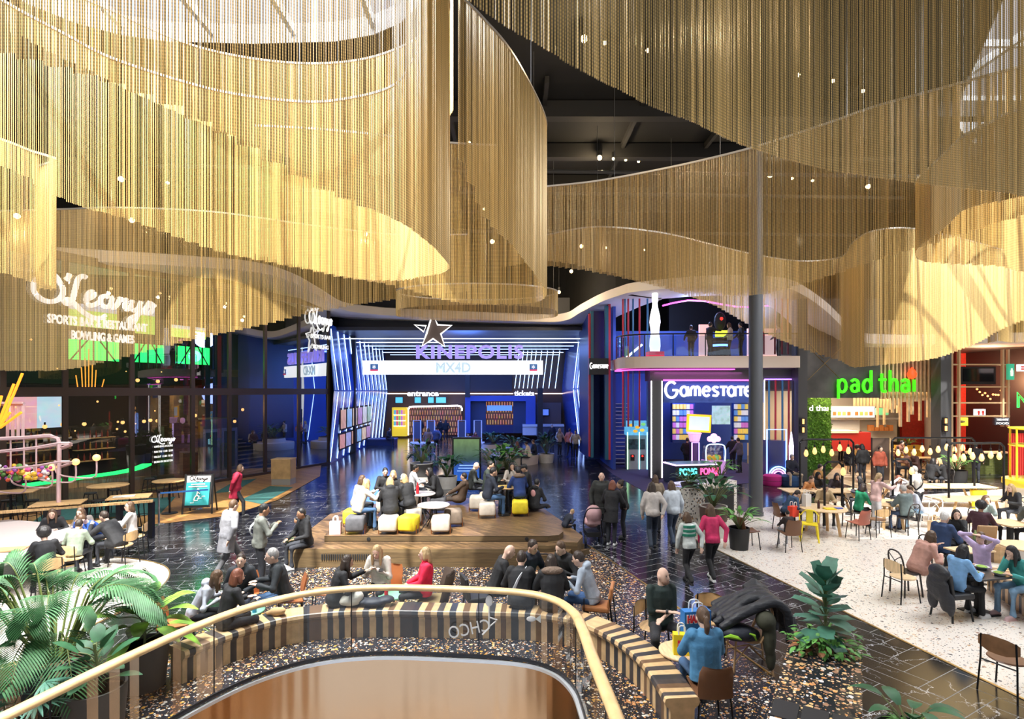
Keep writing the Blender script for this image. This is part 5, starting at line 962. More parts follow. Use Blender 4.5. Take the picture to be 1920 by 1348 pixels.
mb = MB(); mb.box((0, 0, .008), (.34, .24, .016)); t = thg(mb, 'tablet', blackp, (-4.34, 9.15, .46), 'tablet showing a bright picture on the mint green table', 'tablet', False, .2); mb = MB(); mb.box((0, 0, .018), (.3, .2, .004)); mb.build('display', mat('tablet_picture', (.75, .72, .7), .3, 0, .5, var=.5, vs=7), t)
for x, y, z, c in ((8.2, 10.0, .74, 'first'), (8.6, 10.3, .74, 'second'), (8.62, 9.95, .74, 'third')): mb = MB(); mb.lathe([(.06, 0), (.11, .05), (.115, .055), (.1, .05), (.0, .03)], n=16); b_ = thg(mb, 'salad_bowl', mat('bowl_grey', (.55, .55, .55), .4), (x, y, z), {'first': 'salad bowl in front of the blue sweater', 'second': 'salad bowl nearest the lilac top', 'third': 'salad bowl in front of the teal sweater'}[c], 'bowl'); mb = MB(); mb.ball((0, 0, .045), (.09, .09, .03), 10, 5); mb.build('salad', mat('salad_green', (.25, .4, .06), .7, var=.7, vs=25), b_)
for k, (x, y, z, m, lb) in enumerate([(-3.4, 14.3, 1.28, 'yellow_tray', 'yellow food tray on the platform snack table, beside the beige jacket'), (-3.15, 14.45, 1.28, 'yellow_tray', 'yellow food tray on the platform snack table, beside the headphones'), (-.2, 15.95, 1.28, 'yellow_tray', 'yellow snack tray on the rear platform table'), (8.75, 15.5, .74, 'yellow_tray', 'yellow food tray on the first round oak table'), (11.1, 16.4, .74, 'black_top', 'dark food tray on the second round oak table')]): mb = MB(); mb.box((0, 0, .015), (.28, .2, .03)); thg(mb, 'food_tray', mat(m, (.8, .6, .03), .5), (x, y, z), lb, 'tray', False)
mb = MB(); mb.box((0, 0, .012), (.2, .14, .024)); thg(mb, 'blue_wrapper', mat('wrapper_blue', (.03, .08, .45), .4), (9.05, 15.6, .74), 'crumpled blue wrapper on the first round oak table', 'wrapper', False, .4)
def bag(loc, w_, d, h, m, label, rz=0, hm=None, name='paper_bag'):
    E = empty(name, loc, label, 'bag', rz=R(rz)); mb = MB(); mb.box((0, 0, h / 2), (w_, d, h)); mb.build('bag_body', m, E)
    for s in (-1, 1): mb = MB(); mb.tube(crv([(-w_ * .2, s * d * .4, h), (-w_ * .17, s * d * .4, h + .1), (0, s * d * .4, h + .12), (w_ * .17, s * d * .4, h + .1), (w_ * .2, s * d * .4, h)], .04), .01, 6); mb.build('handle', hm or white, E)
    return E
E = bag((2.52, 7.72, .5), .38, .14, .5, mat('bag_blue', (.02, .16, .45), .4), 'tall blue sweets bag with white handles on the pale side table', 8, name='shopping_bag'); text('lettering', 'HARIBO', .13, mat('red_print', (.7, .03, .04), .5), (0, -.078, .36), parent=E, width=.31, ext=.004, off=.006); text('lettering_edge', 'HARIBO', .138, white, (0, -.073, .356), parent=E, width=.33, ext=.002, off=.014)
mb = MB(); mb.ball((-.04, -.075, .12), (.1, .006, .07), 10, 6); mb.ball((-.07, -.075, .19), (.035, .006, .035), 8, 5); mb.ball((.03, -.075, .18), (.03, .006, .05), 8, 5); mb.build('yellow_print', mat('print_yellow', (.9, .65, .03), .5), E)
E = bag((2.26, 7.5, .5), .22, .12, .27, mat('bag_yellow', (.9, .68, .01), .4), 'yellow toy shop bag with a red square on the pale side table', -8, name='shopping_bag'); mb = MB(); mb.box((-.01, -.064, .15), (.1, .006, .1)); mb.build('red_square', mat('red_print'), E); text('lettering', 'LEGO', .04, white, (-.01, -.07, .135), parent=E, width=.08, ext=.002)
bag((8.35, 15.95, .74), .2, .14, .34, white, 'white paper carrier bag standing on the first round oak table', 20); bag((11.75, 15.6, 0), .36, .18, .4, mat('kraft_bag', (.55, .38, .22), .8), 'brown paper carrier bag on the pale floor beside the second round table', 10, mat('kraft_bag'))
bag((-4.25, 13.55, .56), .26, .14, .3, mat('pink_bag', (.7, .45, .48), .6), 'pink and white paper bag by the dark grey stool', 5); bag((7.95, 15.9, .45), .3, .15, .3, mat('red_bag', (.75, .05, .02), .6), 'orange red bag leaning at the round table by the blue jacket', 30)
# pushchair
E = empty('pushchair', (2.12, 14.95, 0), 'pink pushchair with a black frame beside the standing group', 'pushchair', rz=R(185)); pk = mat('pink_quilt', (.62, .36, .36), .7, bump=.4, bs=10)
mb = MB(); mb.ball((0, -.05, .52), (.2, .34, .14), 14, 8); REM(mb, 'footmuff', pk, .025, E); mb = MB(); mb.ball((0, .22, .78), (.22, .2, .24), 14, 8); mb.box((0, .26, .66), (.34, .16, .3)); REM(mb, 'hood', mat('pink_hood', (.5, .3, .31), .7), .025, E)
mb = MB(); mb.tube(crv([(-.24, .35, .1), (-.24, .1, .5), (-.23, .5, .95), (0, .56, 1.0), (.23, .5, .95), (.24, .1, .5), (.24, .35, .1)], .1), .016, 6); mb.build('frame', blackm, E); mb = MB(); mb.box((0, 0, .24), (.36, .5, .12)); mb.build('basket', blackp, E)
for x in (-.24, .24):
    for y in (-.28, .3): mb = MB(); mb.lathe([(.02, -.02), (.1, -.02), (.1, .02), (.02, .02)], n=16); w_ = mb.build('wheel', blackp, E); w_.rotation_euler = (0, pi / 2, 0); w_.location = (x, y, .1)
# terrazzo unit with bins and planter at the pale floor
ub = V((.53, .85, 0)); vb = V((.85, -.53, 0)); b0 = V((3.36, 6.76, 0)); rzb = math.atan2(.85, .53)
ctr = b0 + vb * .36 - ub * 1.2; E = empty('recycling_unit', ctr, 'long dark terrazzo recycling unit with three black bin openings', 'bin unit', rz=rzb)
mt2 = terrazzo('unit_terrazzo', (.015, .017, .022), [(.7, .45, .2), (.6, .6, .6), (.65, .3, .1), (.75, .55, .3), (.35, .2, .12)], [(16, .55, .9), (30, .5, .85)], .25)
mb = MB(); mb.box((0, 0, .54), (2.4, .72, 1.08)); mb.build('body', mt2, E)
for k in range(3):
    mb = MB(); mb.box((-.62, .24 - k * .24, 1.082), (.32, .21, .012)); h_ = mb.build('bin_opening', blackp, E); mb = MB(); mb.box((-.87, .24 - k * .24, 1.083), (.12, .2, .012)); mb.build('label_plate', mat('plate%d' % k, [(.75, .8, .85), (.08, .35, .65), (.75, .25, .12)][k], .4), E)
    mb = MB(); mb.box((-.87, .24 - k * .24, 1.086), (.095, .17, .012)); pl = mb.build('label_face', mat('label_white', (.8, .83, .86), .4), E); mb = MB(); mb.box((-.87, .23 - k * .24, 1.09), (.035, .11, .012) if k != 1 else (.05, .05, .012), .6 if k == 1 else 0); mb.build('label_symbol', mat('symbol_dark', (.05, .06, .08), .5), E)
# planter cabinet by the column
mwt = terrazzo('unit_white_terrazzo', (.72, .68, .62), [(.03, .03, .03), (.45, .25, .12), (.08, .07, .07)], [(14, .5, .85), (26, .5, .8)], .35)
E = empty('planter_cabinet', (5.9, 17.4, 0), 'speckled white terrazzo cabinet with planters beside the round column', 'cabinet', rz=R(28)); mb = MB(); mb.box((0, 0, .6), (2.2, .7, 1.2)); mb.build('body', mwt, E); mb = MB(); mb.box((.3, -.36, .55), (1.3, .02, .95)); mb.build('dark_recess', blackp, E); mb = MB(); mb.box((-.2, 0, 1.205), (.5, .3, .012)); mb.build('slot', blackp, E)
E = empty('terrazzo_plinth', (5.1, 16.2, 0), 'speckled white terrazzo plinth standing in front of the arcade', 'plinth', rz=R(28)); mb = MB(); mb.box((0, 0, .62), (.6, .6, 1.24)); mb.build('body', mwt, E)
# arcade machines
E = empty('game_machine', (*G(1195, 880)[:2], 0), 'fish catching game machine with a bright sea picture top', 'game machine'); s_ = G(1195, 880).y / F
mb = MB(); mb.box((0, .35, .5), (1.0, .7, 1.0)); mb.box((0, .4, 1.35), (1.0, .5, .8)); mb.build('cabinet', mat('machine_grey', (.3, .33, .36), .4), E); mb = MB(); mb.box((0, .12, 1.28), (.85, .05, .5)); mb.build('play_window', mat('play_dark', (.02, .04, .05), .2, 0, .3, var=.9, vs=6), E)
mb = MB(); mb.box((0, .3, 2.1), (1.1, .6, .72)); mb.build('picture_top', mat('sea_picture', (.1, .4, .65), .4, 0, 1.0, var=.9, vs=4), E)
for x, y, z, c in ((-.3, 0, 2.25, (.9, .5, .03)), (0, -.02, 2.15, (.9, .75, .05)), (.3, 0, 2.3, (.2, .7, .2)), (-.1, 0, 1.95, (.9, .3, .05)), (.25, 0, 2.0, (.8, .7, .1))): mb = MB(); mb.ball((x, y, z), (.12, .02, .08), 10, 6); mb.build('painted_fish', mat('fish%s' % c[0], c, .4, 0, .8), E)
for x, c in ((-.5, 'a'), (.1, 'b'), (.5, 'c')): mb = MB(); mb.box((x, -.02, .95), (.04, .04, 1.9)); mb.build('light_edge', mat('edge_rainbow' + c, {'a': (.5, 1, .5), 'b': (.4, .9, .9), 'c': (.3, .8, 1)}[c], .5, 0, 3), E)
for x in (-.25, .25): mb = MB(); mb.box((x, -.02, .6), (.2, .04, .3)); mb.build('coin_panel', blackp, E); mb = MB(); mb.ball((x, -.05, .68), .05, 8, 5); mb.build('red_button', mat('button_red', (1, .03, .02), .4, 0, 2), E)
E = empty('pong_table', (*G(1307, 908)[:2], 0), 'black pong game table with cyan and pink lettering', 'game table', rz=R(12)); mb = MB(); mb.box((0, .5, .42), (2.05, 1.1, .8)); mb.build('cabinet', blackp, E); mb = MB(); mb.box((0, .5, .84), (2.1, 1.15, .05)); mb.build('lit_top_edge', mat('pong_edge', (.8, .5, 1), .5, 0, 2), E); mb = MB(); mb.box((0, .5, .872), (1.9, .95, .02)); mb.build('playfield', mat('pong_field', (.02, .12, .08), .3, 0, .3), E)
text('lettering', 'PONG', .4, mat('pong_cyan', (.1, .9, .9), .5, 0, 2.5), (-.45, -.07, .42), parent=E, width=.8, off=.008); text('lettering', 'PONG', .4, mat('pong_pink', (1, .08, .25), .5, 0, 2.5), (.52, -.07, .42), parent=E, width=.8, off=.008); mb = MB(); mb.tube([(.95, -.07, .2), (.95, -.07, .7), (.75, -.07, .7)], .02, 5); mb.tube([(.85, -.07, .2), (.85, -.07, .6)], .02, 5); mb.build('line_pattern', mat('pong_pink'), E)
E = empty('basket_game', (*G(1318, 893)[:2], 0), 'basketball game with an orange framed screen and pink hoop', 'game machine'); mb = MB(); mb.box((-.25, .6, .8), (.25, .5, 1.6)); mb.build('column', mat('game_violet', (.1, .04, .14), .4), E); mb = MB(); mb.box((0, .6, 2.45), (1.15, .1, .85), M=Matrix.Rotation(R(3), 3, 'Y')); mb.build('orange_frame', mat('frame_orange', (1, .5, .02), .4, 0, 1.3), E); mb = MB(); mb.box((0, .53, 2.45), (.95, .05, .65), M=Matrix.Rotation(R(3), 3, 'Y')); mb.build('display', mat('game_display', (.6, .7, .75), .4, 0, .9, var=.3, vs=2), E); mb = MB(); mb.lathe([(.3, 1.95), (.34, 1.98), (.3, 2.02)], (-.3, .3, 0), 18); mb.lathe([(.3, 1.95), (.22, 1.6)], (-.3, .3, 0), 12); mb.build('hoop', mat('hoop_pink', (.9, .5, .8), .5, 0, .8), E); mb = MB(); mb.tube([(-.42, .3, .2), (-.42, .3, 1.55), (-.08, .3, 1.55), (-.08, .3, .2)], .025, 6); mb.build('lit_edge', mat('lilac_led', (.7, .5, 1), .5, 0, 3), E)
E = empty('claw_machine', (*G(1333, 888)[:2], 0), 'small claw machine with a pink cloud top and yellow toys', 'game machine'); E.location.x += .25; mb = MB(); mb.box((0, .4, .3), (.95, .7, .6)); mb.build('cabinet', mat('claw_pink', (.7, .35, .75), .4, 0, .5), E); mb = MB(); mb.box((0, .4, 1.0), (.9, .65, .75)); mb.build('glass_case', glass('case_glass', (.9, .92, 1), .1), E)
mb = MB(); mb.tube(crv([(-.46, .06, .6), (-.46, .06, 1.2), (-.3, .06, 1.4), (.3, .06, 1.4), (.46, .06, 1.2), (.46, .06, .6)], .1), .025, 6); mb.build('lit_frame', mat('claw_led', (.6, .85, 1), .5, 0, 3), E); mb = MB()
for x, z, r in ((-.2, 1.65, .14), (0, 1.75, .18), (.2, 1.65, .14), (0, 1.62, .16)): mb.ball((x, .3, z), r, 10, 7)
mb.build('cloud_top', mat('cloud_pink', (1, .55, .75), .5, 0, 1.2), E)
for x in (-.2, .05, .25): mb = MB(); mb.ball((x, .35, .74), .13, 10, 6); mb.build('toy', mat('toy_yellow', (.95, .6, .03), .6, 0, .3), E)
E = empty('prize_shelf', (0, 30.5, 0), 'wall of coloured prize boxes at the rear of the arcade', 'shelf')
rp_ = random.Random(5); pc = [(.6, .1, .08), (.1, .25, .6), (.7, .5, .1), (.6, .6, .65), (.2, .5, .25), (.5, .15, .45)]
for a, b in ((1262, 1302), (1378, 1408)):
    PB('case', a - 1, 756, b + 1, 830, 30.7, mat('shelf_blue', (.03, .08, .3), .5), .4, E)
    for r_ in range(6):
        for c in range(int((b - a) / 6.6)): PB('prize_box', a + c * 6.6, 758 + r_ * 11.5, a + c * 6.6 + 5, 767 + r_ * 11.5, 30.5, mat('prize%d' % rp_.randrange(6), pc[rp_.randrange(6)], .5, 0, .6), .15, E)
E = empty('prize_screen', D(1352, 778, 30.3), 'bright picture screen between the prize shelves', 'screen'); mb = MB(); mb.box((0, 0, 0), (.95, .1, 1.0)); mb.build('display', mat('fantasy_picture', (.4, .6, .55), .5, 0, .8, var=.7, vs=4), E)
E = empty('racing_game', (*G(1460, 905)[:2], 0), 'game machine with a blue light frame and rainbow arch behind the coloured rods', 'game machine'); E.location.x += .1; mb = MB(); mb.box((0, .6, .9), (.8, .6, 1.8)); mb.build('cabinet', mat('machine_blue', (.02, .03, .15), .3), E); mb = MB(); mb.tube([(-.5, .25, .3), (-.5, .25, 2.3), (.35, .25, 2.3), (.35, .25, .3)], .03, 6); mb.build('light_frame', mat('blue_led', (.2, .4, 1), .5, 0, 4), E)
for r_, c in ((.42, (.3, .8, 1)), (.32, (1, .5, .9)), (.22, (.9, .3, .6))): mb = MB(); mb.tube([(r_ * cos(t), .22, .25 + r_ * sin(t)) for t in [R(a) for a in range(0, 181, 15)]], .03, 6); mb.build('rainbow_arch', mat('arch%s' % r_, c, .5, 0, 2.5), E)
mb = MB(); mb.lathe([(.02, 0), (.09, .3), (.1, 1.3), (.02, 1.9)], (.55, .2, .3), 10); mb.build('lit_post', mat('post_lilac', (.8, .7, 1), .5, 0, 2), E)
E = empty('upper_game', D(1350, 640, 27.5), 'black round topped game machine with a lit yellow sign upstairs in the arcade', 'game machine'); E.location.z = 5.56; mb = MB(); mb.lathe([(.4, 0), (.4, .8), (.5, .85), (.5, 1.0), (.3, 1.05)], n=16); mb.build('cabinet', blackp, E); mb = MB(); mb.ball((0, 0, 1.85), (.3, .2, .45), 14, 8); mb.build('domed_head', blackp, E); mb = MB(); mb.box((0, -.42, 1.2), (.75, .1, .3)); mb.build('yellow_sign', mat('sign_lime', (.85, .95, .05), .5, 0, 1.8), E); mb = MB(); mb.lathe([(.45, .6), (.45, .7)], n=16); mb.build('light_ring', mat('blue_led'), E); mb = MB(); mb.ball((0, -.2, 1.95), .08, 8, 5); mb.build('red_lamp', mat('button_red'), E)
E = empty('glowing_wall', D(1320, 640, 28.5), 'glowing peach and violet panel upstairs in the arcade', 'panel'); E.location.z = 5.56; mb = MB(); mb.box((0, 0, .9), (.5, .15, 1.8)); mb.build('panel', mat('peach_panel', (.9, .5, .45), .5, 0, .9), E); mb = MB(); mb.box((3.0, 0, .9), (1.6, .15, 1.4)); mb.build('panel', mat('peach_panel'), E)
for x, y, c, lb in ((11.05, 23.9, (.5, .02, .2), 'magenta round pouf at the arcade edge beside the sitting man'), (11.75, 23.8, (.03, .08, .2), 'blue round pouf under the sitting man at the arcade edge')): E = empty('pouf', (x, y, 0), lb, 'pouf'); mb = MB(); mb.lathe([(.34, 0), (.37, .04), (.37, .4), (.3, .45)], n=24); mb.build('cushion', mat('pouf%s' % c[0], c, .7), E, smooth=True); mb = MB(); mb.cyl((0, 0, .2), .372, .015, 24); mb.build('seam', blackp, E)
E = empty('desk_phone_box', (*G(1262, 850)[:2], 0), 'tall grey cabinet beside the lit arcade column', 'cabinet'); mb = MB(); mb.box((.1, .6, 1.3), (.7, .5, 2.2)); mb.build('body', mat('cab_grey', (.1, .12, .22), .5), E); mb = MB(); mb.box((.3, .33, 1.3), (.05, .04, .2)); mb.build('handle', steel, E)
# kiosk screen in the hall, bench and lectern, signs, stanchions
gk = G(875, 906); E = empty('info_totem', gk, 'freestanding black digital screen showing a green and blue picture', 'screen'); mb = MB(); mb.box((0, 0, 1.0), (1.25, .2, 2.0)); mb.build('casing', blackp, E, bevel=.02)
mk, nt, b_, N, L = nodes('totem_picture'); tc = N('TexCoord'); sp = N('SeparateXYZ'); L(tc.outputs['Generated'], sp.inputs[0]); cr = N('ValToRGB'); e = cr.color_ramp.elements; e[0].position = .1; e[0].color = (.02, .1, .45, 1); e[1].position = 1; e[1].color = (.12, .2, .08, 1); x = e.new(.38); x.color = (.02, .07, .3, 1); x = e.new(.5); x.color = (.02, .05, .06, 1); nz = N('TexNoise', i_Scale=4); L(tc.outputs['Generated'], nz.inputs[0]); L(sp.outputs[2], cr.inputs[0]); mx = N('MixRGB', blend_type='OVERLAY', i_Fac=.5); L(cr.outputs[0], mx.inputs[1]); L(nz.outputs['Fac'], mx.inputs[2]); L(mx.outputs[0], b_.inputs['Emission Color']); b_.inputs['Emission Strength'].default_value = 1.3; b_.inputs['Base Color'].default_value = (.01, .01, .01, 1)
mb = MB(); mb.box((0, -.105, 1.02), (1.1, .02, 1.8)); mb.build('display', mk, E)
for k in range(3): mb = MB(); mb.box((0, -.12, .55 + k * .12), (.8 - k * .1, .01, .035)); mb.build('text_line', mat('pale_blue_text', (.3, .5, 1), .5, 0, 1), E)
E = empty('lectern', G(532, 908), 'upright timber reception box on the bar terrace', 'lectern'); mb = MB(); mb.box((0, 0, .14), (.8, .6, .28)); mb.build('plinth', mat('box_plinth', (.25, .24, .22), .5), E); mb = MB(); mb.box((0, 0, .68), (.82, .62, .82)); mb.build('slatted_box', planks('box_slats', [(.5, .32, .14), (.42, .26, .11), (.2, .12, .05)], 4, .06, (0, pi / 2, 0)), E); mb = MB(); mb.box((0, 0, 1.1), (.85, .65, .03)); mb.build('top', oak, E)
E = empty('pavement_sign', (*G(374, 962)[:2], 0), 'black A-frame sign with a teal poster of a figure climbing stairs', 'sign', rz=R(8)); Mx = Matrix.Rotation(R(-12), 3, 'X')
for s in (-1, 1): mb = MB(); mb.tube([(s * .45, -.2, 0), (s * .42, 0, 1.28)], .03, 4); mb.build('leg', blackp, E); mb = MB(); mb.tube([(s * .42, .35, 0), (s * .42, 0.02, 1.28)], .025, 4); mb.build('leg', blackp, E)
mb = MB(); mb.box((0, -.1, .74), (.82, .03, 1.06), M=Mx); mb.build('board', blackp, E); mb = MB(); mb.box((0, -.145, .66), (.72, .03, .74), M=Mx); pst = mb.build('poster', mat('teal_poster', (.02, .26, .27), .5), E); mb = MB(); mb.box((0, -.03, 1.12), (.72, .03, .2), M=Mx); mb.build('poster_head', mat('poster_cream', (.75, .68, .66), .5), E)
nib('head_lettering', SCRIPT, .15, blackp, (0, -.06, 1.08), E, .01, .55).rotation_euler = (-R(12), 0, 0)
for w_, z, y_ in ((.42, .96, -.105), (.56, .89, -.12)): mb = MB(); mb.box((0, y_, z), (w_, .012, .035), M=Mx); mb.build('poster_line', white, E)
mb = MB(); mb.tube([(-.2, -.22, .38), (-.1, -.22, .38), (-.1, -.21, .45), (.02, -.21, .45), (.02, -.19, .52), (.14, -.19, .52), (.14, -.175, .58), (.24, -.175, .58)], .012, 4); mb.ball((.02, -.165, .8), .04, 8, 6); mb.tube([(.01, -.17, .74), (-.01, -.185, .62), (.06, -.19, .57), (.04, -.2, .49)], .022, 5); mb.tube([(-.01, -.185, .62), (-.07, -.2, .55), (-.09, -.21, .46)], .02, 5); mb.tube([(.01, -.175, .72), (.08, -.18, .66)], .014, 5); mb.build('stair_figure', white, E)
def stanchion(p, label): E = empty('stanchion', p, label, 'stanchion', 'stanchions of the bar'); mb = MB(); mb.lathe([(.16, 0), (.16, .015), (.03, .03)], n=16); mb.build('base', steel, E, smooth=True); mb = MB(); mb.cyl((0, 0, .03), .03, .95, 10); mb.build('post', steel, E); mb = MB(); mb.cyl((0, 0, .95), .036, .07, 10); mb.build('belt_head', blackm, E); return E
s1 = stanchion(G(298, 984), 'steel belt post standing at the corner of the bar terrace'); stanchion(G(370, 955), 'steel belt post behind the A-frame sign'); stanchion(G(388, 945), 'steel belt post farthest inside the terrace')
a = s1.location; mb = MB(); mb.sheet([(0, 0), (1.15, .6)], 0, .05, .004); thg(mb, 'barrier_belt', mat('belt_blue', (.02, .1, .3), .6), (a.x, a.y, .92), 'blue barrier belt running from the corner post to the A-frame sign', 'belt', False)
# terrace high tables and bar stools
def highstool(label):
    E = empty('bar_stool', (0, 0, 0), label, 'stool'); mb = MB(); mb.lathe([(.15, 0), (.17, .02), (.165, .05)], (0, 0, .7), 14); mb.build('seat', blackp, E)
    for x, y in ((-.2, -.2), (.2, -.2), (.2, .2), (-.2, .2)): mb = MB(); mb.tube([(x * .6, y * .6, .7), (x, y, 0)], .016, 5); mb.build('leg', blackm, E)
    mb = MB(); mb.tube([(-.17, -.17, .3), (.17, -.17, .3), (.17, .17, .3), (-.17, .17, .3)], .01, 5, True); mb.build('foot_ring', blackm, E); return E
hs = highstool('x'); HS = True
for k, (px, py, lb) in enumerate([(170, 968, 'bar stool in front of the counter below the first high table'), (215, 960, 'bar stool beside the round high table'), (265, 985, 'bar stool at the end of the long ledge'), (245, 990, 'bar stool under the ledge beside the last one'), (60, 985, 'bar stool under the square high table'), (15, 985, 'bar stool at the terrace edge of the frame'), (280, 935, 'bar stool behind the belt'), (320, 935, 'bar stool beside the far round high table'), (185, 985, 'bar stool under the ledge behind the woman with glasses'), (35, 960, 'bar stool by the low counter end')]):
    p = G(px, py); put(hs, p.x, p.y, 60, lb, 'black bar stools on the terrace', None, .012, HS); HS = False
hs['group'] = 'black bar stools on the terrace'
tt = planks('table_planks', [(.55, .34, .15), (.46, .28, .12), (.2, .12, .06)], 2, .1, .4)
for px, py, r, lb, sq in ((203, 910, .55, 'round timber high table before the green lit counter', None), (318, 901, .5, 'round timber high table behind the belt', None), (110, 943, .5, 'square timber high table behind the seated girls', (1.1, .7)), (243, 931, .5, 'square timber high table with a menu at the ledge end', (1.0, .7)), (20, 922, .5, 'square timber high table at the terrace edge of the frame', (1.2, .7))): p = G(px, py, 1.08); table('high_table', lb, p.x, p.y, r, 1.08, tt, .012, 'disc', sq, 25)
p = G(243, 931, 1.1); mb = MB(); mb.box((0, 0, .006), (.5, .3, .012)); thg(mb, 'menu_card', mat('menu_print', (.5, .48, .45), .6, var=.6, vs=9), (p.x - .15, p.y, 1.1), 'printed menu sheet on the square high table', 'menu', False, .5)
lp = [G(-60, 965, 1.0), G(287, 939, 1.0)]; E = empty('ledge', (lp[1].x, lp[1].y, 0), 'long timber ledge on black posts along the terrace edge', 'ledge'); d = lp[0] - lp[1]; mb = MB(); mb.tube([(0, 0, 1.0), (d.x, d.y, 1.0)], .05, 4, flat=(2.2, .8)); mb.build('shelf', tt, E)
for t in (.01, .2, .4, .6): mb = MB(); mb.box((d.x * t, d.y * t, .49), (.12, .12, .98)); mb.build('post', blackm, E)
mb = MB(); mb.tube([(0, 0, .3), (d.x, d.y, .3)], .02, 6); mb.build('foot_rail', blackm, E); mb = MB(); mb.sheet([(0, 0), (d.x, d.y)], .35, .7, .02); 
# white counter with pink lamp frame at the hall side
wc = [G(0, 990, .78), G(80, 978, .78), G(140, 985, .78), G(160, 995, .78)]
E = empty('curved_counter', (-8.2, 11.5, 0), 'long white communal table at the bar side with people round it', 'table'); P_ = [g2(-120, 985, .76), g2(20, 974, .76), g2(150, 985, .76), g2(165, 992, .76), g2(150, 1000, .76), g2(75, 1030, .76), g2(0, 1058, .76), g2(-120, 1090, .76)]
mb = MB(); mb.prism([(x + 8.2, y - 11.5) for x, y in P_[::-1]], .7, .76); mb.build('table_top', mat('white_top', (.52, .45, .43), .35), E); ins = [(x + 8.2, y - 11.5) for x, y in [g2(-100, 990, .7), g2(60, 990, .7), g2(40, 1018, .7), g2(-60, 1058, .7)]]; mb = MB(); mb.prism(ins[::-1], 0, .7); mb.build('base', mat('counter_grey', (.35, .35, .36), .5), E)
pw = G(20, 1030, .78); mb = MB(); mb.box((0, 0, .012), (.5, .34, .024)); thg(mb, 'wooden_tray', oak, (pw.x, pw.y, .77), 'wooden board lying on the white communal table', 'tray', False, .3)
pkm = mat('pink_metal', (.62, .42, .42), .4); bp0 = G(110, 966, .76); E = empty('lamp_gantry', bp0, 'pink metal lamp gantry with flowers and bulbs over the white communal table', 'lamp')
Yg = bp0.y; Q = lambda px, py, dy=0: D(px, py, Yg + dy) - bp0
mb = MB(); mb.tube(crv([(0, 0, 0), Q(110, 900), Q(111, 845), Q(108, 822), Q(95, 817), Q(40, 821), Q(-40, 824)], .2), .05, 6, flat=(1, 1)); mb.build('main_post', pkm, E)
for y, dy in ((838, .5), (872, .5), (870, -.4), (835, -.5)): mb = MB(); mb.tube(crv([Q(-40, y + 14, dy), Q(60, y + 4, dy), Q(115, y - 5, dy), Q(134, y - 3, dy + .2), Q(115, y + 4, dy + .4)], .2), .028, 6); mb.build('curved_rail', pkm, E)
for px in (68, 20, 45): mb = MB(); mb.tube([Q(px, 820), Q(px, 900)], .02, 6); mb.build('hanger', pkm, E)
for px, py in ((48, 886), (98, 876), (142, 866), (181, 858)):
    mb = MB(); mb.ball(Q(px, py), .09, 10, 7); mb.build('bulb', bulbm, E, smooth=True); mb = MB(); mb.tube(crv([Q(px, py + 6), Q(px, py + 28), Q(px - 8, py + 38), Q(px - 50, py + 36), Q(px - 75, py + 28), Q(px - 78, py + 5)], .12), .022, 6); mb.build('lamp_arm', pkm, E)
rf = random.Random(2)
for cn, c in (('white_flowers', (.8, .75, .75)), ('pink_flowers', (.75, .1, .3)), ('red_flowers', (.75, .12, .05)), ('yellow_flowers', (.8, .5, .05)), ('violet_flowers', (.35, .1, .4)), ('green_leaves', (.1, .25, .05))):
    mb = MB()
    for k in range(22): mb.ball(Q(rf.uniform(-30, 96), rf.uniform(873, 900), rf.uniform(-.4, .5)), rf.uniform(.035, .075), 6, 4)
    mb.build(cn, mat(cn, c, .6), E, kind='stuff')
pinkf = []; E = empty('neon_sticks', D(0, 802, 15.5), 'fan of glowing orange light sticks on a pink slatted stand at the frame edge', 'lamp')
for a, b in (((0, 800), (42, 700)), ((0, 802), (40, 773)), ((-2, 800), (19, 773)), ((-10, 790), (3, 742)), ((-4, 795), (26, 720))): mb = MB(); mb.tube([D(*a, 15.5) - E.location, D(*b, 15.5) - E.location], .035, 6); mb.build('light_stick', mat('stick_orange', (1, .3, .02), .5, 0, 1.6), E)
for x in (14, 24, 34, 43): mb = MB(); mb.tube([D(x, 760, 15.8) - E.location, D(x, 822, 15.8) - E.location], .05, 4); mb.build('slat', pkm, E)
mb = MB(); mb.tube([D(-20, 757, 15.8) - E.location, D(45, 757, 15.8) - E.location], .06, 4); mb.build('top_rail', pkm, E)
# cinema foyer: gates, low bench, rope post; round planter seats
for k, px in enumerate((782, 808, 866, 896)):
    E = empty('security_gate', (D(px, 0, 43).x, 43, 0), 'pale security gate in the cinema foyer, %s from the yellow dispenser' % ['first', 'second', 'third', 'fourth'][k], 'gate', 'security gates'); mb = MB(); mb.tube([(-.28, 0, .1), (-.28, 0, 1.75), (.28, 0, 1.75), (.28, 0, .1)], .045, 4); mb.build('frame', mat('gate_white', (.6, .65, .8), .5, 0, .15), E); mb = MB(); mb.box((0, 0, 1.0), (.46, .04, 1.3)); mb.build('panel', mat('gate_panel', (.06, .07, .12), .3), E); mb = MB(); mb.prism([(-.5, -.3), (.5, -.3), (.5, .3), (-.5, .3)], 0, .1); mb.build('foot', mat('gate_white'), E)
E = empty('foyer_bench', G(712, 834), 'low dark blue bench against the creased cinema wall', 'bench'); mb = MB(); mb.box((0, 0, .2), (2.4, 1.2, .4)); mb.build('base', navy, E); mb = MB(); mb.box((0, 0, .44), (2.5, 1.3, .08)); mb.build('seat', mat('bench_blue', (.05, .08, .25), .5), E)
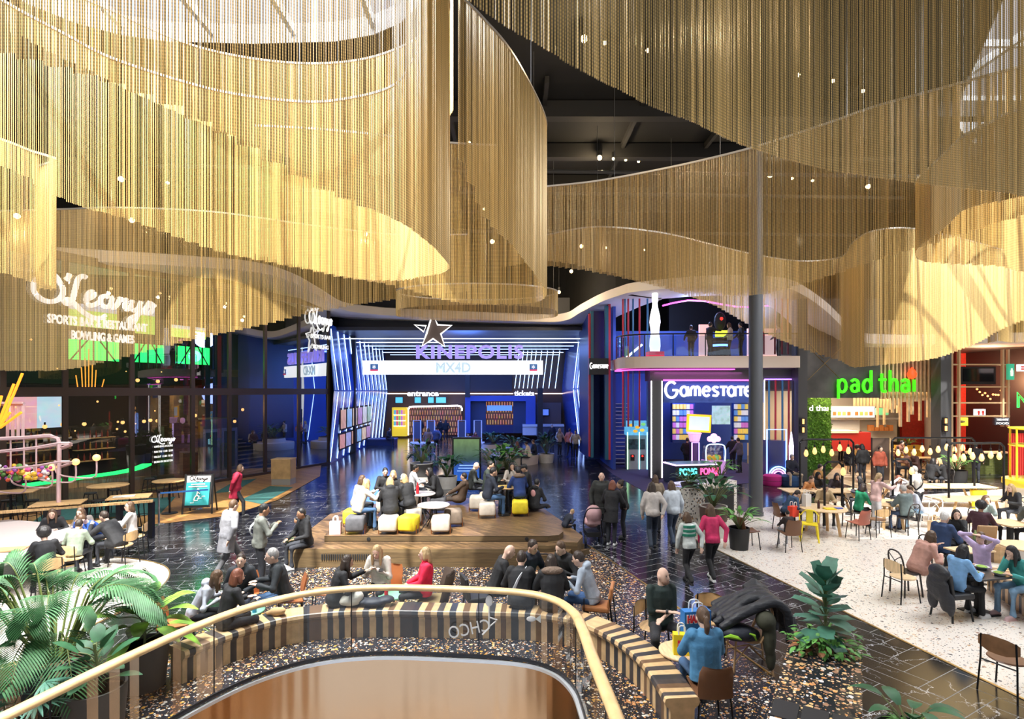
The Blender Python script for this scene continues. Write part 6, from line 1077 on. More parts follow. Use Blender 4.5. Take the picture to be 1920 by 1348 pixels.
for px, py, r, lb in ((965, 868, 1.3, 'round pale planter seat with foliage in front of the ticket desk'), (925, 855, 1.2, 'second round planter seat behind the digital screen')):
    E = empty('planter_bench', G(px, py), lb, 'planter'); mb = MB(); mb.lathe([(r, 0), (r * 1.02, .4), (r, .48), (r * .6, .5), (r * .55, .75)], n=30); mb.build('seat_ring', mat('pale_seat', (.5, .42, .36), .5), E, smooth=True); mb = MB(); mb.cyl((0, 0, .7), r * .54, .06, 24); mb.build('soil', mat('soil', (.03, .02, .015), .9), E)
# noodle bar seating
for k, (px, py, w_) in enumerate([(1600, 838, 1.4), (1655, 846, 1.4), (1612, 856, 1.2), (1700, 842, 1.6), (1725, 858, 1.4)]): p = G(px, py, .76); table('noodle_table', ['table at the red counter of the noodle bar', 'table beside the dark divider of the noodle bar', 'table behind the person in the black coat', 'table by the plant box of the noodle bar', 'table with the couple at the dark pillar'][k], p.x, p.y, .4, .76, oak2, .01, 'square', (w_, .7))
E = empty('divider', G(1650, 900), 'dark upright divider with a mirror face in the noodle bar', 'divider'); mb = MB(); mb.box((0, 0, .95), (.75, .12, 1.9)); mb.build('panel', mat('divider_brown', (.08, .05, .035), .4), E); mb = MB(); mb.box((.39, 0, .95), (.04, .2, 1.9)); mb.build('edge', oak2, E)
E = empty('plant_box', G(1702, 868), 'yellow plant box between the noodle bar tables', 'planter'); mb = MB(); mb.box((0, 0, .5), (1.3, .35, 1.0)); mb.build('box', mat('ochre_box', (.6, .38, .05), .6), E)
E = empty('kiosk_cart', (17.15, 18.2, 0), 'yellow and white round kiosk counter at the frame edge', 'kiosk'); mb = MB(); mb.lathe([(.9, 0), (.9, .9)], n=28); mb.build('drum', mat('cart_white', (.7, .66, .6), .5), E, smooth=True); mb = MB(); mb.lathe([(.95, .9), (1.0, .95), (1.0, 1.12), (.9, 1.14)], n=28); mb.build('yellow_rim', mat('cart_yellow', (.85, .62, .02), .4), E, smooth=True); mb = MB(); mb.box((.4, -.55, 1.2), (1.2, .6, .06)); mb.build('worktop', blackp, E)
mb = MB(); mb.lathe([(.8, 2.75), (.85, 2.78), (.8, 2.81)], n=24); mb.lathe([(.8, 2.2), (.85, 2.23), (.8, 2.26)], n=24); mb.build('hoop_rail', mat('cart_yellow'), E)
for k in range(6): a = k * pi / 3; mb = MB(); mb.tube([(.82 * cos(a), .82 * sin(a), 1.1), (.82 * cos(a), .82 * sin(a), 2.8)], .03, 6); mb.build('yellow_post', mat('cart_yellow'), E)
mb = MB(); mb.box((.25, -.8, 2.6), (.5, .08, .9)); mb.build('lit_sign', mat('cart_sign', (.95, .97, 1), .5, 0, 2.5), E)
E = empty('slatted_divider', D(1870, 885, 24), 'red slatted panel at the edge of the cantina', 'panel'); E.location.z = 0; mb = MB()
for k in range(9): mb.box((.5 + k * .09, 0, 1.1), (.05, .05, 2.2))
mb.build('slats', mat('slat_red', (.4, .02, .015), .5), E)
# ---------------------------------------------------------------- people
SK = [mat('skin_light', (.62, .4, .3), .55), mat('skin_mid', (.5, .3, .2), .55), mat('skin_tan', (.36, .19, .11), .55), mat('skin_deep', (.2, .1, .06), .55)]
HC = {'black': (.012, .01, .01), 'dark': (.03, .018, .012), 'brown': (.085, .045, .022), 'auburn': (.16, .05, .025), 'blond': (.4, .27, .13), 'grey': (.28, .27, .26), 'white': (.6, .59, .57)}
def hairm(c): return mat('hair_' + c, HC[c], .5, bump=.8, bs=40, stretch=(1, 1, .15))
def cloth(c, knit=False): return mat('cloth_%d_%d_%d' % tuple(int(x * 999) for x in c), c, .8, var=.25, vs=7, bump=.7, bs=9)
eyem = mat('eye_dark', (.02, .015, .012), .2); lipm = mat('lips', (.4, .16, .13), .5); shoew = mat('shoe_white', (.7, .7, .7), .5); shoed = mat('shoe_dark', (.02, .02, .022), .5)
def ik(a, t, l1, l2, hint):
    d = t - a; L_ = min(d.length, (l1 + l2) * .995); d = d.normalized() * L_ if d.length > 1e-6 else V((0, 0, -L_)); t = a + d; dn = d.normalized()
    x = (l1 * l1 - l2 * l2 + L_ * L_) / (2 * L_); h = math.sqrt(max(0, l1 * l1 - x * x)); n = hint - dn * hint.dot(dn); n = n.normalized() if n.length > 1e-6 else V((0, -1, 0))
    return a + dn * x + n * h, t
def limb(mb, pts, rs, n=10):
    mb.tube(pts, rs, n)
    for p, r in zip(pts, rs): mb.ball(p, r, n, 6)
NP = [0]; GRPS = {}
def person(x, y, deg, label, pose='sit', top=(.02, .02, .022), bot=(.02, .022, .03), hair='short:dark', arms='tt', lean=.15, pitch=.2, yaw=0, h=1.7, seat=.45, z=0, skin=0, kind='jacket', shoes=None, legs='', extra='', group=None, roll=0, twist=0):
    s = h / 1.72; far = y > 19; near = y < 12.5; vox = .012 if near else (.018 if y < 19 else .028)
    E = None; up = V((0, sin(lean), cos(lean))); sit = pose == 'sit'
    hip = V((0, 0, seat + .1 * s)) if sit else V((0, -.02, .93 * s)); ct, st_ = cos(twist), sin(twist)
    tw = lambda v: V((v.x * ct - v.y * st_, v.x * st_ + v.y * ct, v.z))
    up = tw(up); side = tw(V((1, 0, 0))); fw = side.cross(up) * -1
    sh = hip + up * .475 * s; nb = hip + up * .53 * s; waist = hip + up * .2 * s; chest = hip + up * .36 * s
    hd = Matrix.Rotation(twist + yaw, 3, 'Z') @ Matrix.Rotation(-(lean * .45 + pitch), 3, 'X') @ Matrix.Rotation(roll, 3, 'Y')
    hc = nb + hd @ V((0, .035, .135)) * s
    # legs
    knees, ank = [], []
    for i, sg in enumerate((-1, 1)):
        hp = hip + V((sg * .085 * s, 0, -.02))
        if sit:
            kx = .05 * sg; f = .0
            if 'w' in legs: kx = .16 * sg
            if 't' in legs: f = -.16
            if 'f' in legs: f = .18
            kz = seat + .06
            if 'x' in legs and sg > 0: k = hp + V((-.1, .4 * s, .1)); a = k + V((-.1, .16, -.32))
            else: k = V((hp.x + kx, hp.y + .41 * s, kz)); a = V((k.x, k.y + f, max(.08, .08 if seat < .6 else seat - .38)))
        else:
            w_ = .0 if pose == 'stand' else .24 * (1 if sg > 0 else -1)
            k = V((hp.x, .03 + w_ * .6 + (.04 if pose == 'walk' else 0), .5 * s)); a = V((hp.x, w_ - .02, .085))
            if pose == 'walk' and w_ < 0: a.z = .16; k.y = .02
        knees.append(k); ank.append(a)
    # arms
    U, FA = .29 * s, .26 * s; el, wr = [], []
    for i, sg in enumerate((-1, 1)):
        m = arms[i]; S = sh + side * sg * (.175 if h < 1.72 else .19) * s
        rel = {'t': (.13, .40, .24), 'l': (.08, .3, .13), 'p': (.06, .3, .34), 'f': (.15, .55, .38), 'c': (-.05, .2, .18 + .04 * sg), 'k': (.14, .38, .12), 'b': (.05, -.12, .1)}
        if m == 's': T = S + V((sg * .07, .04, -.53 * s))
        elif m == 'g': T = S + V((sg * .08, .28, -.42 * s))
        elif m == 'm': T = hc + hd @ V((sg * .02, .13, -.09))
        elif m == 'h': T = hc + hd @ V((sg * .09, .1, .05))
        elif m == 'u': T = hc + V((sg * .1, .16, .14))
        elif m == 'w': T = S + V((sg * .05, -.18, -.47 * s))
        elif m == 'o': T = S + V((sg * .06, .2, -.48 * s))
        else: r_ = rel[m]; T = hip + tw(V((sg * r_[0], r_[1] * s, r_[2] * s)))
        e, t = ik(S, T, U, FA, tw(V((sg * .7, -.45, -.75)))); el.append(e); wr.append(t)
    # --- bare body, one skin
    mb = MB(); mb.tube([hip - up * .04, waist, chest, sh, nb - up * .02], [.1 * s, .09 * s, .1 * s, .085 * s, .05 * s], 10, flat=(1.3, .85)); limb(mb, [nb - up * .05, hc - (hd @ V((0, .03, .03)))], [.052 * s, .05 * s])
    mb.ball(hc, (.073 * s, .09 * s, .112 * s), 14, 10, hd); mb.ball(hc + hd @ V((0, .03, -.065)) * s, (.052 * s, .058 * s, .055 * s), 12, 8, hd)
    if not far:
        mb.ball(hc + hd @ V((0, .096, -.015)) * s, (.014 * s, .022 * s, .026 * s), 8, 6, hd)
        for sg in (-1, 1): mb.ball(hc + hd @ V((sg * .074, -.008, -.01)) * s, (.013 * s, .025 * s, .034 * s), 8, 6, hd)
    for i, sg in enumerate((-1, 1)):
        S = sh + side * sg * .155 * s; limb(mb, [S, el[i], wr[i]], [.045 * s, .036 * s, .025 * s], 8); limb(mb, [hip + V((sg * .085 * s, 0, 0)), knees[i], ank[i]], [.07 * s, .05 * s, .035 * s], 8)
        d = (wr[i] - el[i]).normalized(); sd = d.cross(V((0, 0, 1))); sd = sd.normalized() if sd.length > .1 else V((1, 0, 0)); nn = sd.cross(d)
        if arms[i] in 'mhu': d = (d + (hc - wr[i]).normalized() * .4).normalized()
        pc = wr[i] + d * .05 * s; mb.tube([wr[i], pc, wr[i] + d * .092 * s], [.024 * s, .03 * s, .026 * s], 8, flat=(1.25, .6))
        if not far:
            dn = nn if nn.z < 0 else -nn
            for q in range(4):
                o_ = sd * (q - 1.5) * .019 * s; L_ = (.07, .078, .074, .058)[q] * s; a0 = wr[i] + d * .088 * s + o_; mb.tube([a0, a0 + d * L_ * .5 + dn * .006, a0 + d * L_ * .9 + dn * .022], [.0095 * s, .009 * s, .0075 * s], 6)
            ts = -sg; tb = wr[i] + d * .03 * s + sd * ts * .026 * s; mb.tube([tb, tb + d * .03 * s + sd * ts * .022 * s, tb + d * .06 * s + sd * ts * .024 * s + dn * .01], [.012 * s, .011 * s, .009 * s], 6)
    E = REM(mb, 'person', SK[skin], vox * .8 if near else vox, loc=(x, y, z), rz=R(deg - 90), smooth=2); tag(E, label, 'person', group)
    # --- clothes
    big = {'jacket': 1.16, 'coat': 1.25, 'sweater': 1.06, 'shirt': 1.0, 'tee': 1.0}[kind]; mb = MB(); b = big * s
    pts = [hip - up * (.06 if kind != 'coat' or sit else .32) * s, waist, chest, sh, nb]; mb.tube(pts, [.125 * b, .118 * b, .128 * b, .112 * b, .06 * s], 12, flat=(1.28 if h < 1.72 else 1.4, .9 if kind != 'coat' else 1.0))
    mb.ball(hip + up * .03, (.165 * b, .13 * b, .12 * b), 12, 8)
    if kind == 'coat' and sit: mb.ball(hip + V((0, .08, -.02)), (.18 * b, .2 * b, .12 * b), 12, 8)
    for i, sg in enumerate((-1, 1)):
        S = sh + side * sg * .15 * s; w1 = wr[i] - (wr[i] - el[i]).normalized() * .01
        if kind == 'tee' or 'r' in extra: w1 = el[i].lerp(wr[i], .12); limb(mb, [S, el[i], w1], [.068 * b, .054 * b, .048 * b])
        else: limb(mb, [S, el[i], w1], [.07 * b, .055 * b, .042 * b])
    if 'o' in extra: mb.ball(nb - fw * .075 * s + up * .0, (.12 * s, .075 * s, .07 * s), 12, 8)        # lowered hood
    if kind in ('jacket', 'coat'): mb.tube([nb - up * .05 * s, nb + up * .025 * s], [.085 * s, .068 * s], 12)
    nm = {'jacket': 'jacket', 'coat': 'coat', 'sweater': 'sweater', 'shirt': 'shirt', 'tee': 'shirt'}[kind]; REM(mb, nm, cloth(top), vox * 1.15, E, smooth=3)
    if 'z' in extra: mb = MB(); mb.ball(nb - fw * .06 * s, (.19 * s, .1 * s, .07 * s), 14, 8); REM(mb, 'fur_collar', mat('fur', (.16, .11, .08), .9, bump=1, bs=30), .016, E)
    if 'p' in extra: mb = MB(); mb.ball(chest - fw * .125 * b, (.08 * s, .02, .1 * s), 10, 6); mb.build('back_print', mat('pink_print', (.7, .35, .35), .7), E)
    if 'a' in extra:                                                       # cross-body strap
        mb = MB(); sgn_ = 1; bk = -1 if 'A' in extra else 1
        for f in (-1, 1): mb.tube(crv([sh + side * .1 * s + up * .06 * s, chest + fw * f * .14 * b, waist + fw * f * .14 * b - side * .07 * s, hip - side * .17 * b + up * .05], .06), .018, 4, flat=(.5, 1.6))
        mb.build('bag_strap', mat('strap_pale', (.6, .62, .66), .6) if 'A' in extra else blackp, E)
    if 'y' in extra:
        for f in (.3, .42, .54): mb = MB(); mb.lathe([(.132 * b, 0), (.134 * b, .05)], hip + up * f * .8 * s, 12, 1.28, .95); mb.build('stripe', mat('stripe_green', (.02, .2, .12), .8), E)
    mb = MB(); mb.ball(hip, (.15 * s, .125 * s, .11 * s), 12, 8)
    for i, sg in enumerate((-1, 1)): limb(mb, [hip + V((sg * .08 * s, 0, -.02)), knees[i], ank[i] + V((0, 0, .01))], [.088 * s, .066 * s, .055 * s])
    REM(mb, 'trousers', cloth(bot), vox * 1.15, E, smooth=3)
    if not far or pose != 'sit':
        for i in (0, 1): mb = MB(); a = ank[i]; mb.ball(a + V((0, .06, -.035)), (.045 * s, .125 * s, .048 * s), 10, 7); mb.box(a + V((0, .06, -.07)), (.08 * s, .24 * s, .022)); REM(mb, 'shoe', shoes or shoed, .014, E)
    # --- hair and face
    st, hcol = (hair + ':dark').split(':')[:2]; hm = hairm(hcol)
    if st != 'bald':
        mb = MB(); k = 1.0
        if st == 'afro': mb.ball(hc + hd @ V((0, -.04, .045)) * s, (.125 * s, .125 * s, .13 * s), 14, 10, hd)
        else: mb.ball(hc + hd @ V((0, -.024, .026)) * s, (.082 * s, .096 * s, .112 * s), 14, 10, hd)
        if st in ('long', 'bob'):
            L_ = .36 if st == 'long' else .17; c0 = hc + hd @ V((0, -.06, .02)) * s; dwn = (V((0, 0, -1)) - fw * .12); mb.tube([c0, c0 + dwn * .15 * s - fw * .015, c0 + dwn * L_ * s - fw * (.03 if not sit else .045)], [.085 * s, .09 * s, .055 * s], 10, flat=(1.1, .62))
            for sg in (-1, 1): c1 = hc + hd @ V((sg * .066, -.005, .03)) * s; mb.tube([c1, c1 + V((sg * .012, 0, -.1 * s)), c1 + V((sg * .01, .01, -(L_ * .75) * s))], [.03 * s, .036 * s, .02 * s], 8)
        if st == 'pony': c0 = hc + hd @ V((0, -.115, .02)) * s; mb.tube([c0, c0 - fw * .04 + V((0, 0, -.1 * s)), c0 - fw * .02 + V((0, 0, -.26 * s))], [.03 * s, .04 * s, .018 * s], 8)
        if st == 'bun': mb.ball(hc + hd @ V((0, -.1, .09)) * s, .048 * s, 10, 7)
        REM(mb, 'hair', hm, .014 if near else .02, E, smooth=2)
    if st == 'bald' and 'B' in extra: mb = MB(); mb.ball(hc + hd @ V((0, .038, -.072)) * s, (.054 * s, .06 * s, .046 * s), 12, 8, hd); mb.build('beard', mat('stubble', (.22, .12, .08), .8), E, smooth=True)
    if 'c' in extra: mb = MB(); mb.ball(hc + hd @ V((0, -.012, .05)) * s, (.09 * s, .105 * s, .085 * s), 14, 8, hd); mb.ball(hc + hd @ V((0, .1, .045)) * s, (.065 * s, .06 * s, .012 * s), 12, 5, hd); REM(mb, 'cap', blackp, .014, E)
    if 'v' in extra: mb = MB(); mb.ball(hc + hd @ V((0, -.025, .01)) * s, (.095 * s, .1 * s, .135 * s), 14, 10, hd); mb.ball(nb, (.13 * s, .11 * s, .09 * s), 12, 8); REM(mb, 'headscarf', cloth((.012, .012, .014)), .02, E)
    if 'e' in extra: mb = MB(); mb.tube([hc + hd @ V((.085 * cos(t), -.01, .02 + .115 * sin(t))) * s for t in [R(a) for a in range(0, 181, 20)]], .012, 6); mb.ball(hc + hd @ V((.088, -.01, 0)) * s, .035, 8, 6); mb.ball(hc + hd @ V((-.088, -.01, 0)) * s, .035, 8, 6); mb.build('headphones', mat('phones_silver', (.5, .5, .5), .3, .5), E, smooth=True)
    if near or (y < 17.5 and abs(((deg + 90) + 180) % 360 - 180) < 100):
        for sg in (-1, 1):
            mb = MB(); mb.ball(hc + hd @ V((sg * .03, .083, .014)) * s, (.012 * s, .008 * s, .007 * s), 8, 5, hd); mb.build('eye', eyem, E); mb = MB(); mb.ball(hc + hd @ V((sg * .031, .087, .034)) * s, (.017 * s, .006 * s, .004 * s), 8, 4, hd); mb.build('eyebrow', hairm(hcol if st != 'bald' else 'brown'), E)
        mb = MB(); mb.ball(hc + hd @ V((0, .084, -.062)) * s, (.024 * s, .01 * s, .007 * s), 8, 5, hd); mb.build('mouth', lipm, E)
        if 'g' in extra:
            mb = MB()
            for sg in (-1, 1): mb.tube([hc + hd @ V((sg * .032 + .022 * cos(t), .099, .012 + .017 * sin(t))) * s for t in [R(a) for a in range(0, 360, 40)]], .0025, 4, True); mb.tube([hc + hd @ V((sg * .054, .097, .016)) * s, hc + hd @ V((sg * .078, .0, .016)) * s], .0025, 4)
            mb.build('spectacles', blackp, E)
    if 'w' in extra: mb = MB(); dd = (wr[1] - el[1]).normalized(); mb.tube([wr[1] - dd * .05, wr[1] - dd * .015], .033 * s, 10); mb.build('wrist_watch', blackp, E)
    NP[0] += 1; return E, wr, hd
BLK = (.012, .012, .014); NAV = (.012, .016, .03); JEAN = (.05, .11, .22); LJ = (.2, .34, .5); GRYH = (.42, .44, .5); CRM = (.6, .55, .48); DKG = (.03, .035, .035)
P = person
# round the mint green table
P(-4.95, 8.75, 15, 'girl in a pale grey hoodie with very long brown hair, bent over the table', top=GRYH, hair='long:brown', lean=.5, arms='tt', kind='sweater', extra='o', h=1.6, pitch=.3)
P(-4.3, 8.4, 50, 'person with a maroon bob in a black top sitting on the bench end', top=BLK, hair='bob:auburn', lean=.25, arms='tt', kind='sweater', h=1.7)
P(-4.6, 9.62, -75, 'woman in a black puffer jacket holding her hands together, facing the mint green table', top=(.02, .024, .03), hair='bun:dark', lean=.28, arms='ll', extra='o', h=1.62, pitch=-.05, bot=NAV)
P(-3.86, 9.55, 208, 'man in a dark fleece with cropped grey hair and spectacles, hands folded at the table', top=(.018, .022, .026), hair='short:grey', lean=.25, arms='tt', h=1.8, pitch=.1, bot=JEAN, extra='g')
# on the bench and its lounge seats
P(-2.95, 9.3, 25, 'girl with long dark hair in black reaching forward from the bench', top=BLK, hair='long:dark', lean=.3, arms='ft', h=1.64, skin=1)
e_, w_, _ = P(-2.35, 10.1, -100, 'blonde woman in a cream jacket looking at her phone on the orange chair', top=CRM, hair='long:blond', lean=.2, arms='pp', pitch=.35, h=1.68, bot=BLK)
mb = MB(); mb.box((0, 0, 0), (.075, .15, .01)); thg(mb, 'phone', blackp, (-2.35 + .08, 10.1 - .36, .9), 'black phone in the hands of the woman in the cream jacket', 'phone', False, .2)
P(-1.5, 9.72, 190, 'blonde woman in a bright red jacket sitting in the wing backed chair', top=(.75, .015, .06), hair='bob:blond', lean=-.05, arms='ll', pitch=.05, h=1.65, bot=BLK)
P(-.32, 9.8, 10, 'bald man in a black sweater leaning over the circle of friends', top=BLK, hair='bald', lean=.35, arms='tt', kind='sweater', h=1.8, pitch=.25)
P(.22, 10.25, -50, 'dark haired man in a navy padded jacket turned to the bald man', top=NAV, hair='short:dark', lean=.3, arms='tt', h=1.8, skin=1)
P(.12, 9.22, 80, 'person in a black jacket with a pale strap across the back, on the bench', top=BLK, hair='short:dark', lean=.3, arms='tt', extra='aA', h=1.75)
P(.66, 9.12, 95, 'person in a black parka with a brown fur hood sitting on the bench', top=BLK, hair='bob:dark', lean=.2, arms='tt', kind='coat', extra='z', h=1.7)
P(1.12, 10.32, 220, 'young man with brown hair in a black coat bending towards the table', top=BLK, hair='short:brown', lean=.45, arms='tl', h=1.8)
P(1.36, 9.38, 160, 'person in a pale blue grey hoodie and jeans on the tan cushioned chair', top=(.32, .37, .44), bot=(.03, .08, .2), hair='short:dark', lean=.35, arms='tt', kind='sweater', extra='o', h=1.75)
# shopping bag table
P(2.22, 8.38, -84, 'bald bearded man in a dark green sweater with crossed arms on an oak chair', top=(.012, .025, .022), hair='bald', lean=.0, arms='cc', kind='sweater', extra='Brw', h=1.82, pitch=0, yaw=.5, bot=(.018, .018, .022), legs='w')
P(2.36, 6.85, 92, 'person with a brown ponytail in a blue denim jacket from behind', top=(.06, .2, .36), hair='pony:brown', lean=.08, arms='kk', h=1.72, bot=JEAN)
# walkers on the dark tiles
P(-5.05, 11.3, 30, 'man in a grey green jacket carrying a tray past the platform', 'stand', top=(.16, .17, .15), hair='short:black', arms='pp', lean=.05, extra='aA', h=1.74, skin=2)
P(-6.0, 11.9, 60, 'person in a pale grey coat walking over the dark tiles', 'walk', top=(.22, .22, .24), hair='short:brown', arms='sw', h=1.7, kind='coat', bot=(.12, .12, .13))
P(-8.75, 17.85, 20, 'person in a red jacket and black tights walking past the A-frame sign', 'walk', top=(.5, .02, .06), hair='bob:brown', arms='sw', h=1.68, kind='coat', bot=BLK)
P(3.65, 11.6, 100, 'child in a green and white striped top walking away on the dark tiles', 'walk', top=(.55, .58, .55), hair='bob:brown', arms='sw', h=1.5, kind='sweater', extra='y', bot=BLK, shoes=shoed)
P(4.2, 11.8, 95, 'woman with long brown hair in a raspberry red top walking away', 'walk', top=(.6, .03, .12), hair='long:brown', arms='sw', h=1.62, kind='sweater', bot=BLK, shoes=shoew)
P(3.55, 14.2, 85, 'person in a cream padded jacket walking towards the arcade', 'walk', top=(.55, .5, .46), hair='long:dark', arms='sw', h=1.7, bot=(.02, .03, .05), shoes=shoed)
P(4.15, 14.5, 95, 'person in a white and pale blue jacket walking beside the cream jacket', 'walk', top=(.6, .66, .72), hair='bob:brown', arms='ss', h=1.68, bot=(.04, .06, .1))
P(4.1, 16.0, 90, 'woman in a brown checked jacket standing at the arcade edge', 'stand', top=(.25, .19, .13), hair='long:brown', arms='ss', h=1.62)
# group with the pushchair
P(2.46, 15.5, -95, 'bald man in a long dark coat standing beside the pushchair', 'stand', top=(.03, .032, .03), hair='bald', arms='ss', kind='coat', h=1.8, pitch=.05)
P(2.58, 14.6, 60, 'red haired woman in a black coat standing in front of the bald man', 'stand', top=BLK, hair='bob:auburn', arms='gg', kind='coat', h=1.68, shoes=shoew, pitch=0)
P(3.02, 15.2, 165, 'young person in a black hooded jacket standing beside the red haired woman', 'stand', top=BLK, hair='bun:dark', arms='gg', h=1.6, extra='o', skin=1, pitch=.1)
# man and boy at the platform end
P(-4.72, 12.95, 225, 'man in a black hooded jacket sitting on the end of the platform', top=BLK, hair='short:black', lean=.15, arms='lk', extra='o', h=1.75, seat=.43, skin=2, shoes=shoew, pitch=.1)
P(-5.02, 13.35, 190, 'small boy in navy jacket and green trousers beside the man on the platform end', top=NAV, bot=(.05, .07, .03), hair='short:black', arms='ll', h=1.15, seat=.43, skin=2, pitch=0)
# on the platform
pz = .56
P(-3.78, 13.75, 40, 'girl with wavy blond hair in a beige hooded jacket reaching over the snack table', top=(.48, .44, .38), bot=JEAN, hair='long:blond', lean=.35, arms='ff', extra='o', h=1.66, z=pz)
P(-4.05, 14.55, -10, 'girl with long brown hair in a grey sweater on the yellow stool', top=(.36, .35, .36), hair='long:brown', lean=.25, arms='tt', kind='sweater', h=1.64, z=pz)
P(-2.98, 13.8, 105, 'person in a long black hooded coat and pale jeans on the beige stool', top=BLK, bot=LJ, hair='bob:blond', lean=.2, arms='tt', kind='coat', extra='o', h=1.7, z=pz, shoes=shoew)
P(-2.62, 14.42, 140, 'blond person in black wearing headphones with a black bag', top=BLK, hair='bob:blond', lean=.3, arms='tt', extra='e', h=1.7, z=pz)
P(-3.2, 15.3, -90, 'blonde woman with a hair band facing the hooded black coat', top=BLK, hair='bob:blond', lean=.15, arms='tt', h=1.68, z=pz)
P(-3.55, 15.7, -70, 'dark haired person behind the blonde woman with the hair band', top=BLK, hair='short:black', lean=.1, arms='tt', h=1.7, z=pz)
P(-2.95, 16.6, 20, 'boy with black hair and a white top at the far side of the platform', top=(.6, .6, .62), hair='short:black', lean=.1, arms='tt', h=1.6, z=pz, skin=2)
P(-2.1, 16.0, 200, 'long haired person in black bending over the grey round table', 'sit', top=BLK, hair='long:black', lean=.35, arms='tt', kind='coat', h=1.7, z=pz)
P(-1.55, 17.1, 170, 'person in a brown coat reclining at the rear edge of the platform', top=(.09, .055, .035), hair='short:dark', lean=-.25, arms='kk', kind='coat', h=1.7, z=pz, seat=.1, bot=(.06, .04, .03), legs='f')
P(-.68, 15.45, 20, 'person in a dark navy hooded jacket eating at the rear platform table', top=NAV, hair='short:black', lean=.2, arms='mt', extra='o', h=1.76, z=pz, bot=JEAN, skin=1)
P(-.75, 16.7, -10, 'man in a dark green jacket behind the navy hooded jacket', top=(.02, .03, .025), hair='short:black', lean=.1, arms='tt', h=1.8, z=pz, skin=1)
P(-1.3, 17.6, 0, 'bald man sitting at the rear platform edge', top=DKG, hair='bald', lean=.2, arms='kk', h=1.75, z=pz - .1)
P(-.02, 17.0, -80, 'girl with long black hair and a cream cardigan facing the hall', top=(.55, .48, .42), hair='long:black', lean=.1, arms='mt', kind='sweater', h=1.65, z=pz, skin=1)
P(.22, 15.7, 110, 'person in a royal blue jacket with a fur hood on the yellow stool', top=(.015, .04, .16), hair='short:black', lean=.2, arms='tt', extra='z', h=1.68, z=pz)
P(.5, 16.5, 185, 'person in a black cap at the end of the rear platform table', top=BLK, hair='short:black', lean=.15, arms='tt', extra='c', h=1.68, z=pz, skin=1)
P(.62, 16.05, 60, 'person in a black hoodie with a pink back print on the platform edge', top=BLK, hair='short:black', lean=.25, arms='kk', kind='sweater', extra='op', h=1.72, z=pz, seat=.05, legs='f')
P(1.38, 14.75, 25, 'small child in a navy jacket leaning over the platform tier', top=NAV, hair='short:blond', lean=.6, arms='tt', h=1.05, z=.0, seat=.42, shoes=shoew)
# pale floor tables
P(6.98, 14.2, 95, 'small black haired child sitting in a brown shell chair from behind', top=(.03, .02, .02), hair='short:black', lean=.05, arms='kk', h=1.1, seat=.42, shoes=shoew, bot=(.3, .3, .32))
P(7.85, 16.15, 10, 'person in a patterned blue jacket bent over at the first round table', top=(.03, .07, .14), hair='short:dark', lean=.6, arms='lk', h=1.6, pitch=.4)
P(9.25, 16.75, -95, 'woman with dark hair in a tan jacket looking down at the first round table', top=(.42, .3, .16), hair='pony:black', lean=.2, arms='tt', pitch=.4, h=1.65, skin=1, bot=BLK, shoes=shoew)
P(10.15, 16.5, 5, 'woman in an emerald green sweater at the second round table', top=(.01, .22, .1), hair='bob:dark', lean=.2, arms='tt', kind='sweater', h=1.66, bot=BLK)
P(10.45, 16.15, 15, 'woman with a blond ponytail in pale pink standing and serving food', 'stand', top=(.6, .4, .38), hair='pony:blond', arms='ff', lean=.12, kind='sweater', h=1.66, bot=(.5, .5, .52), shoes=shoew, pitch=.25)
P(11.1, 15.8, 100, 'grey haired man in a grey green jacket on the black bentwood chair from behind', top=(.1, .13, .13), hair='short:grey', lean=.15, arms='tt', h=1.76, bot=(.04, .07, .14), shoes=shoed)
P(11.85, 16.35, 170, 'person in a white hoodie and pale jeans at the second round table', top=(.5, .54, .62), bot=LJ, hair='short:brown', lean=.4, arms='tt', kind='sweater', h=1.65)
P(12.5, 17.3, 120, 'grey haired person in a cream shirt with black waist bag standing at the long table', 'stand', top=(.68, .64, .58), hair='short:grey', arms='gg', lean=.15, kind='shirt', extra='a', h=1.7, pitch=.2)
P(12.65, 18.6, -95, 'woman with brown hair and a pale top resting her head in her hand', top=(.55, .53, .56), hair='long:auburn', lean=.25, arms='hh', kind='sweater', h=1.62, pitch=.35)
P(10.3, 19.1, -80, 'person in a black headscarf behind the crowded long table', top=BLK, hair='short:black', lean=.15, arms='mt', extra='v', h=1.62, skin=2); P(9.8, 18.9, -70, 'person in an orange top leaning on the crowded long table', top=(.5, .22, .08), hair='short:brown', lean=.5, arms='tt', h=1.6, kind='sweater'); P(10.95, 19.1, -100, 'dark haired person with a blurred smile at the crowded long table', top=(.04, .03, .04), hair='long:black', lean=.3, arms='mt', h=1.62, skin=1); P(11.3, 18.0, 150, 'person in a black floral top at the end of the crowded long table', top=(.03, .03, .05), hair='long:black', lean=.2, arms='tt', h=1.62)
P(14.7, 16.4, 185, 'woman with long pale blond hair in a black jacket', top=BLK, hair='long:blond', lean=.2, arms='tt', h=1.68)
P(13.05, 14.0, 190, 'man with dark curly hair in a grey green jacket at the pale timber table', top=(.07, .08, .075), hair='short:black', lean=.3, arms='tm', h=1.78, skin=1, pitch=.25)
P(12.35, 14.75, -95, 'person in a washed denim jacket behind the pale timber table', top=(.4, .5, .48), hair='bob:brown', lean=.1, arms='mt', h=1.65)
P(11.35, 13.65, 40, 'woman with a dark afro in a burgundy top from behind', top=(.06, .02, .03), hair='afro:black', lean=.15, arms='tt', kind='sweater', h=1.68, skin=2)
P(9.35, 12.3, 20, 'white haired man in a navy quilted jacket', top=(.02, .045, .12), hair='short:white', lean=.2, arms='tt', h=1.78, pitch=.1)
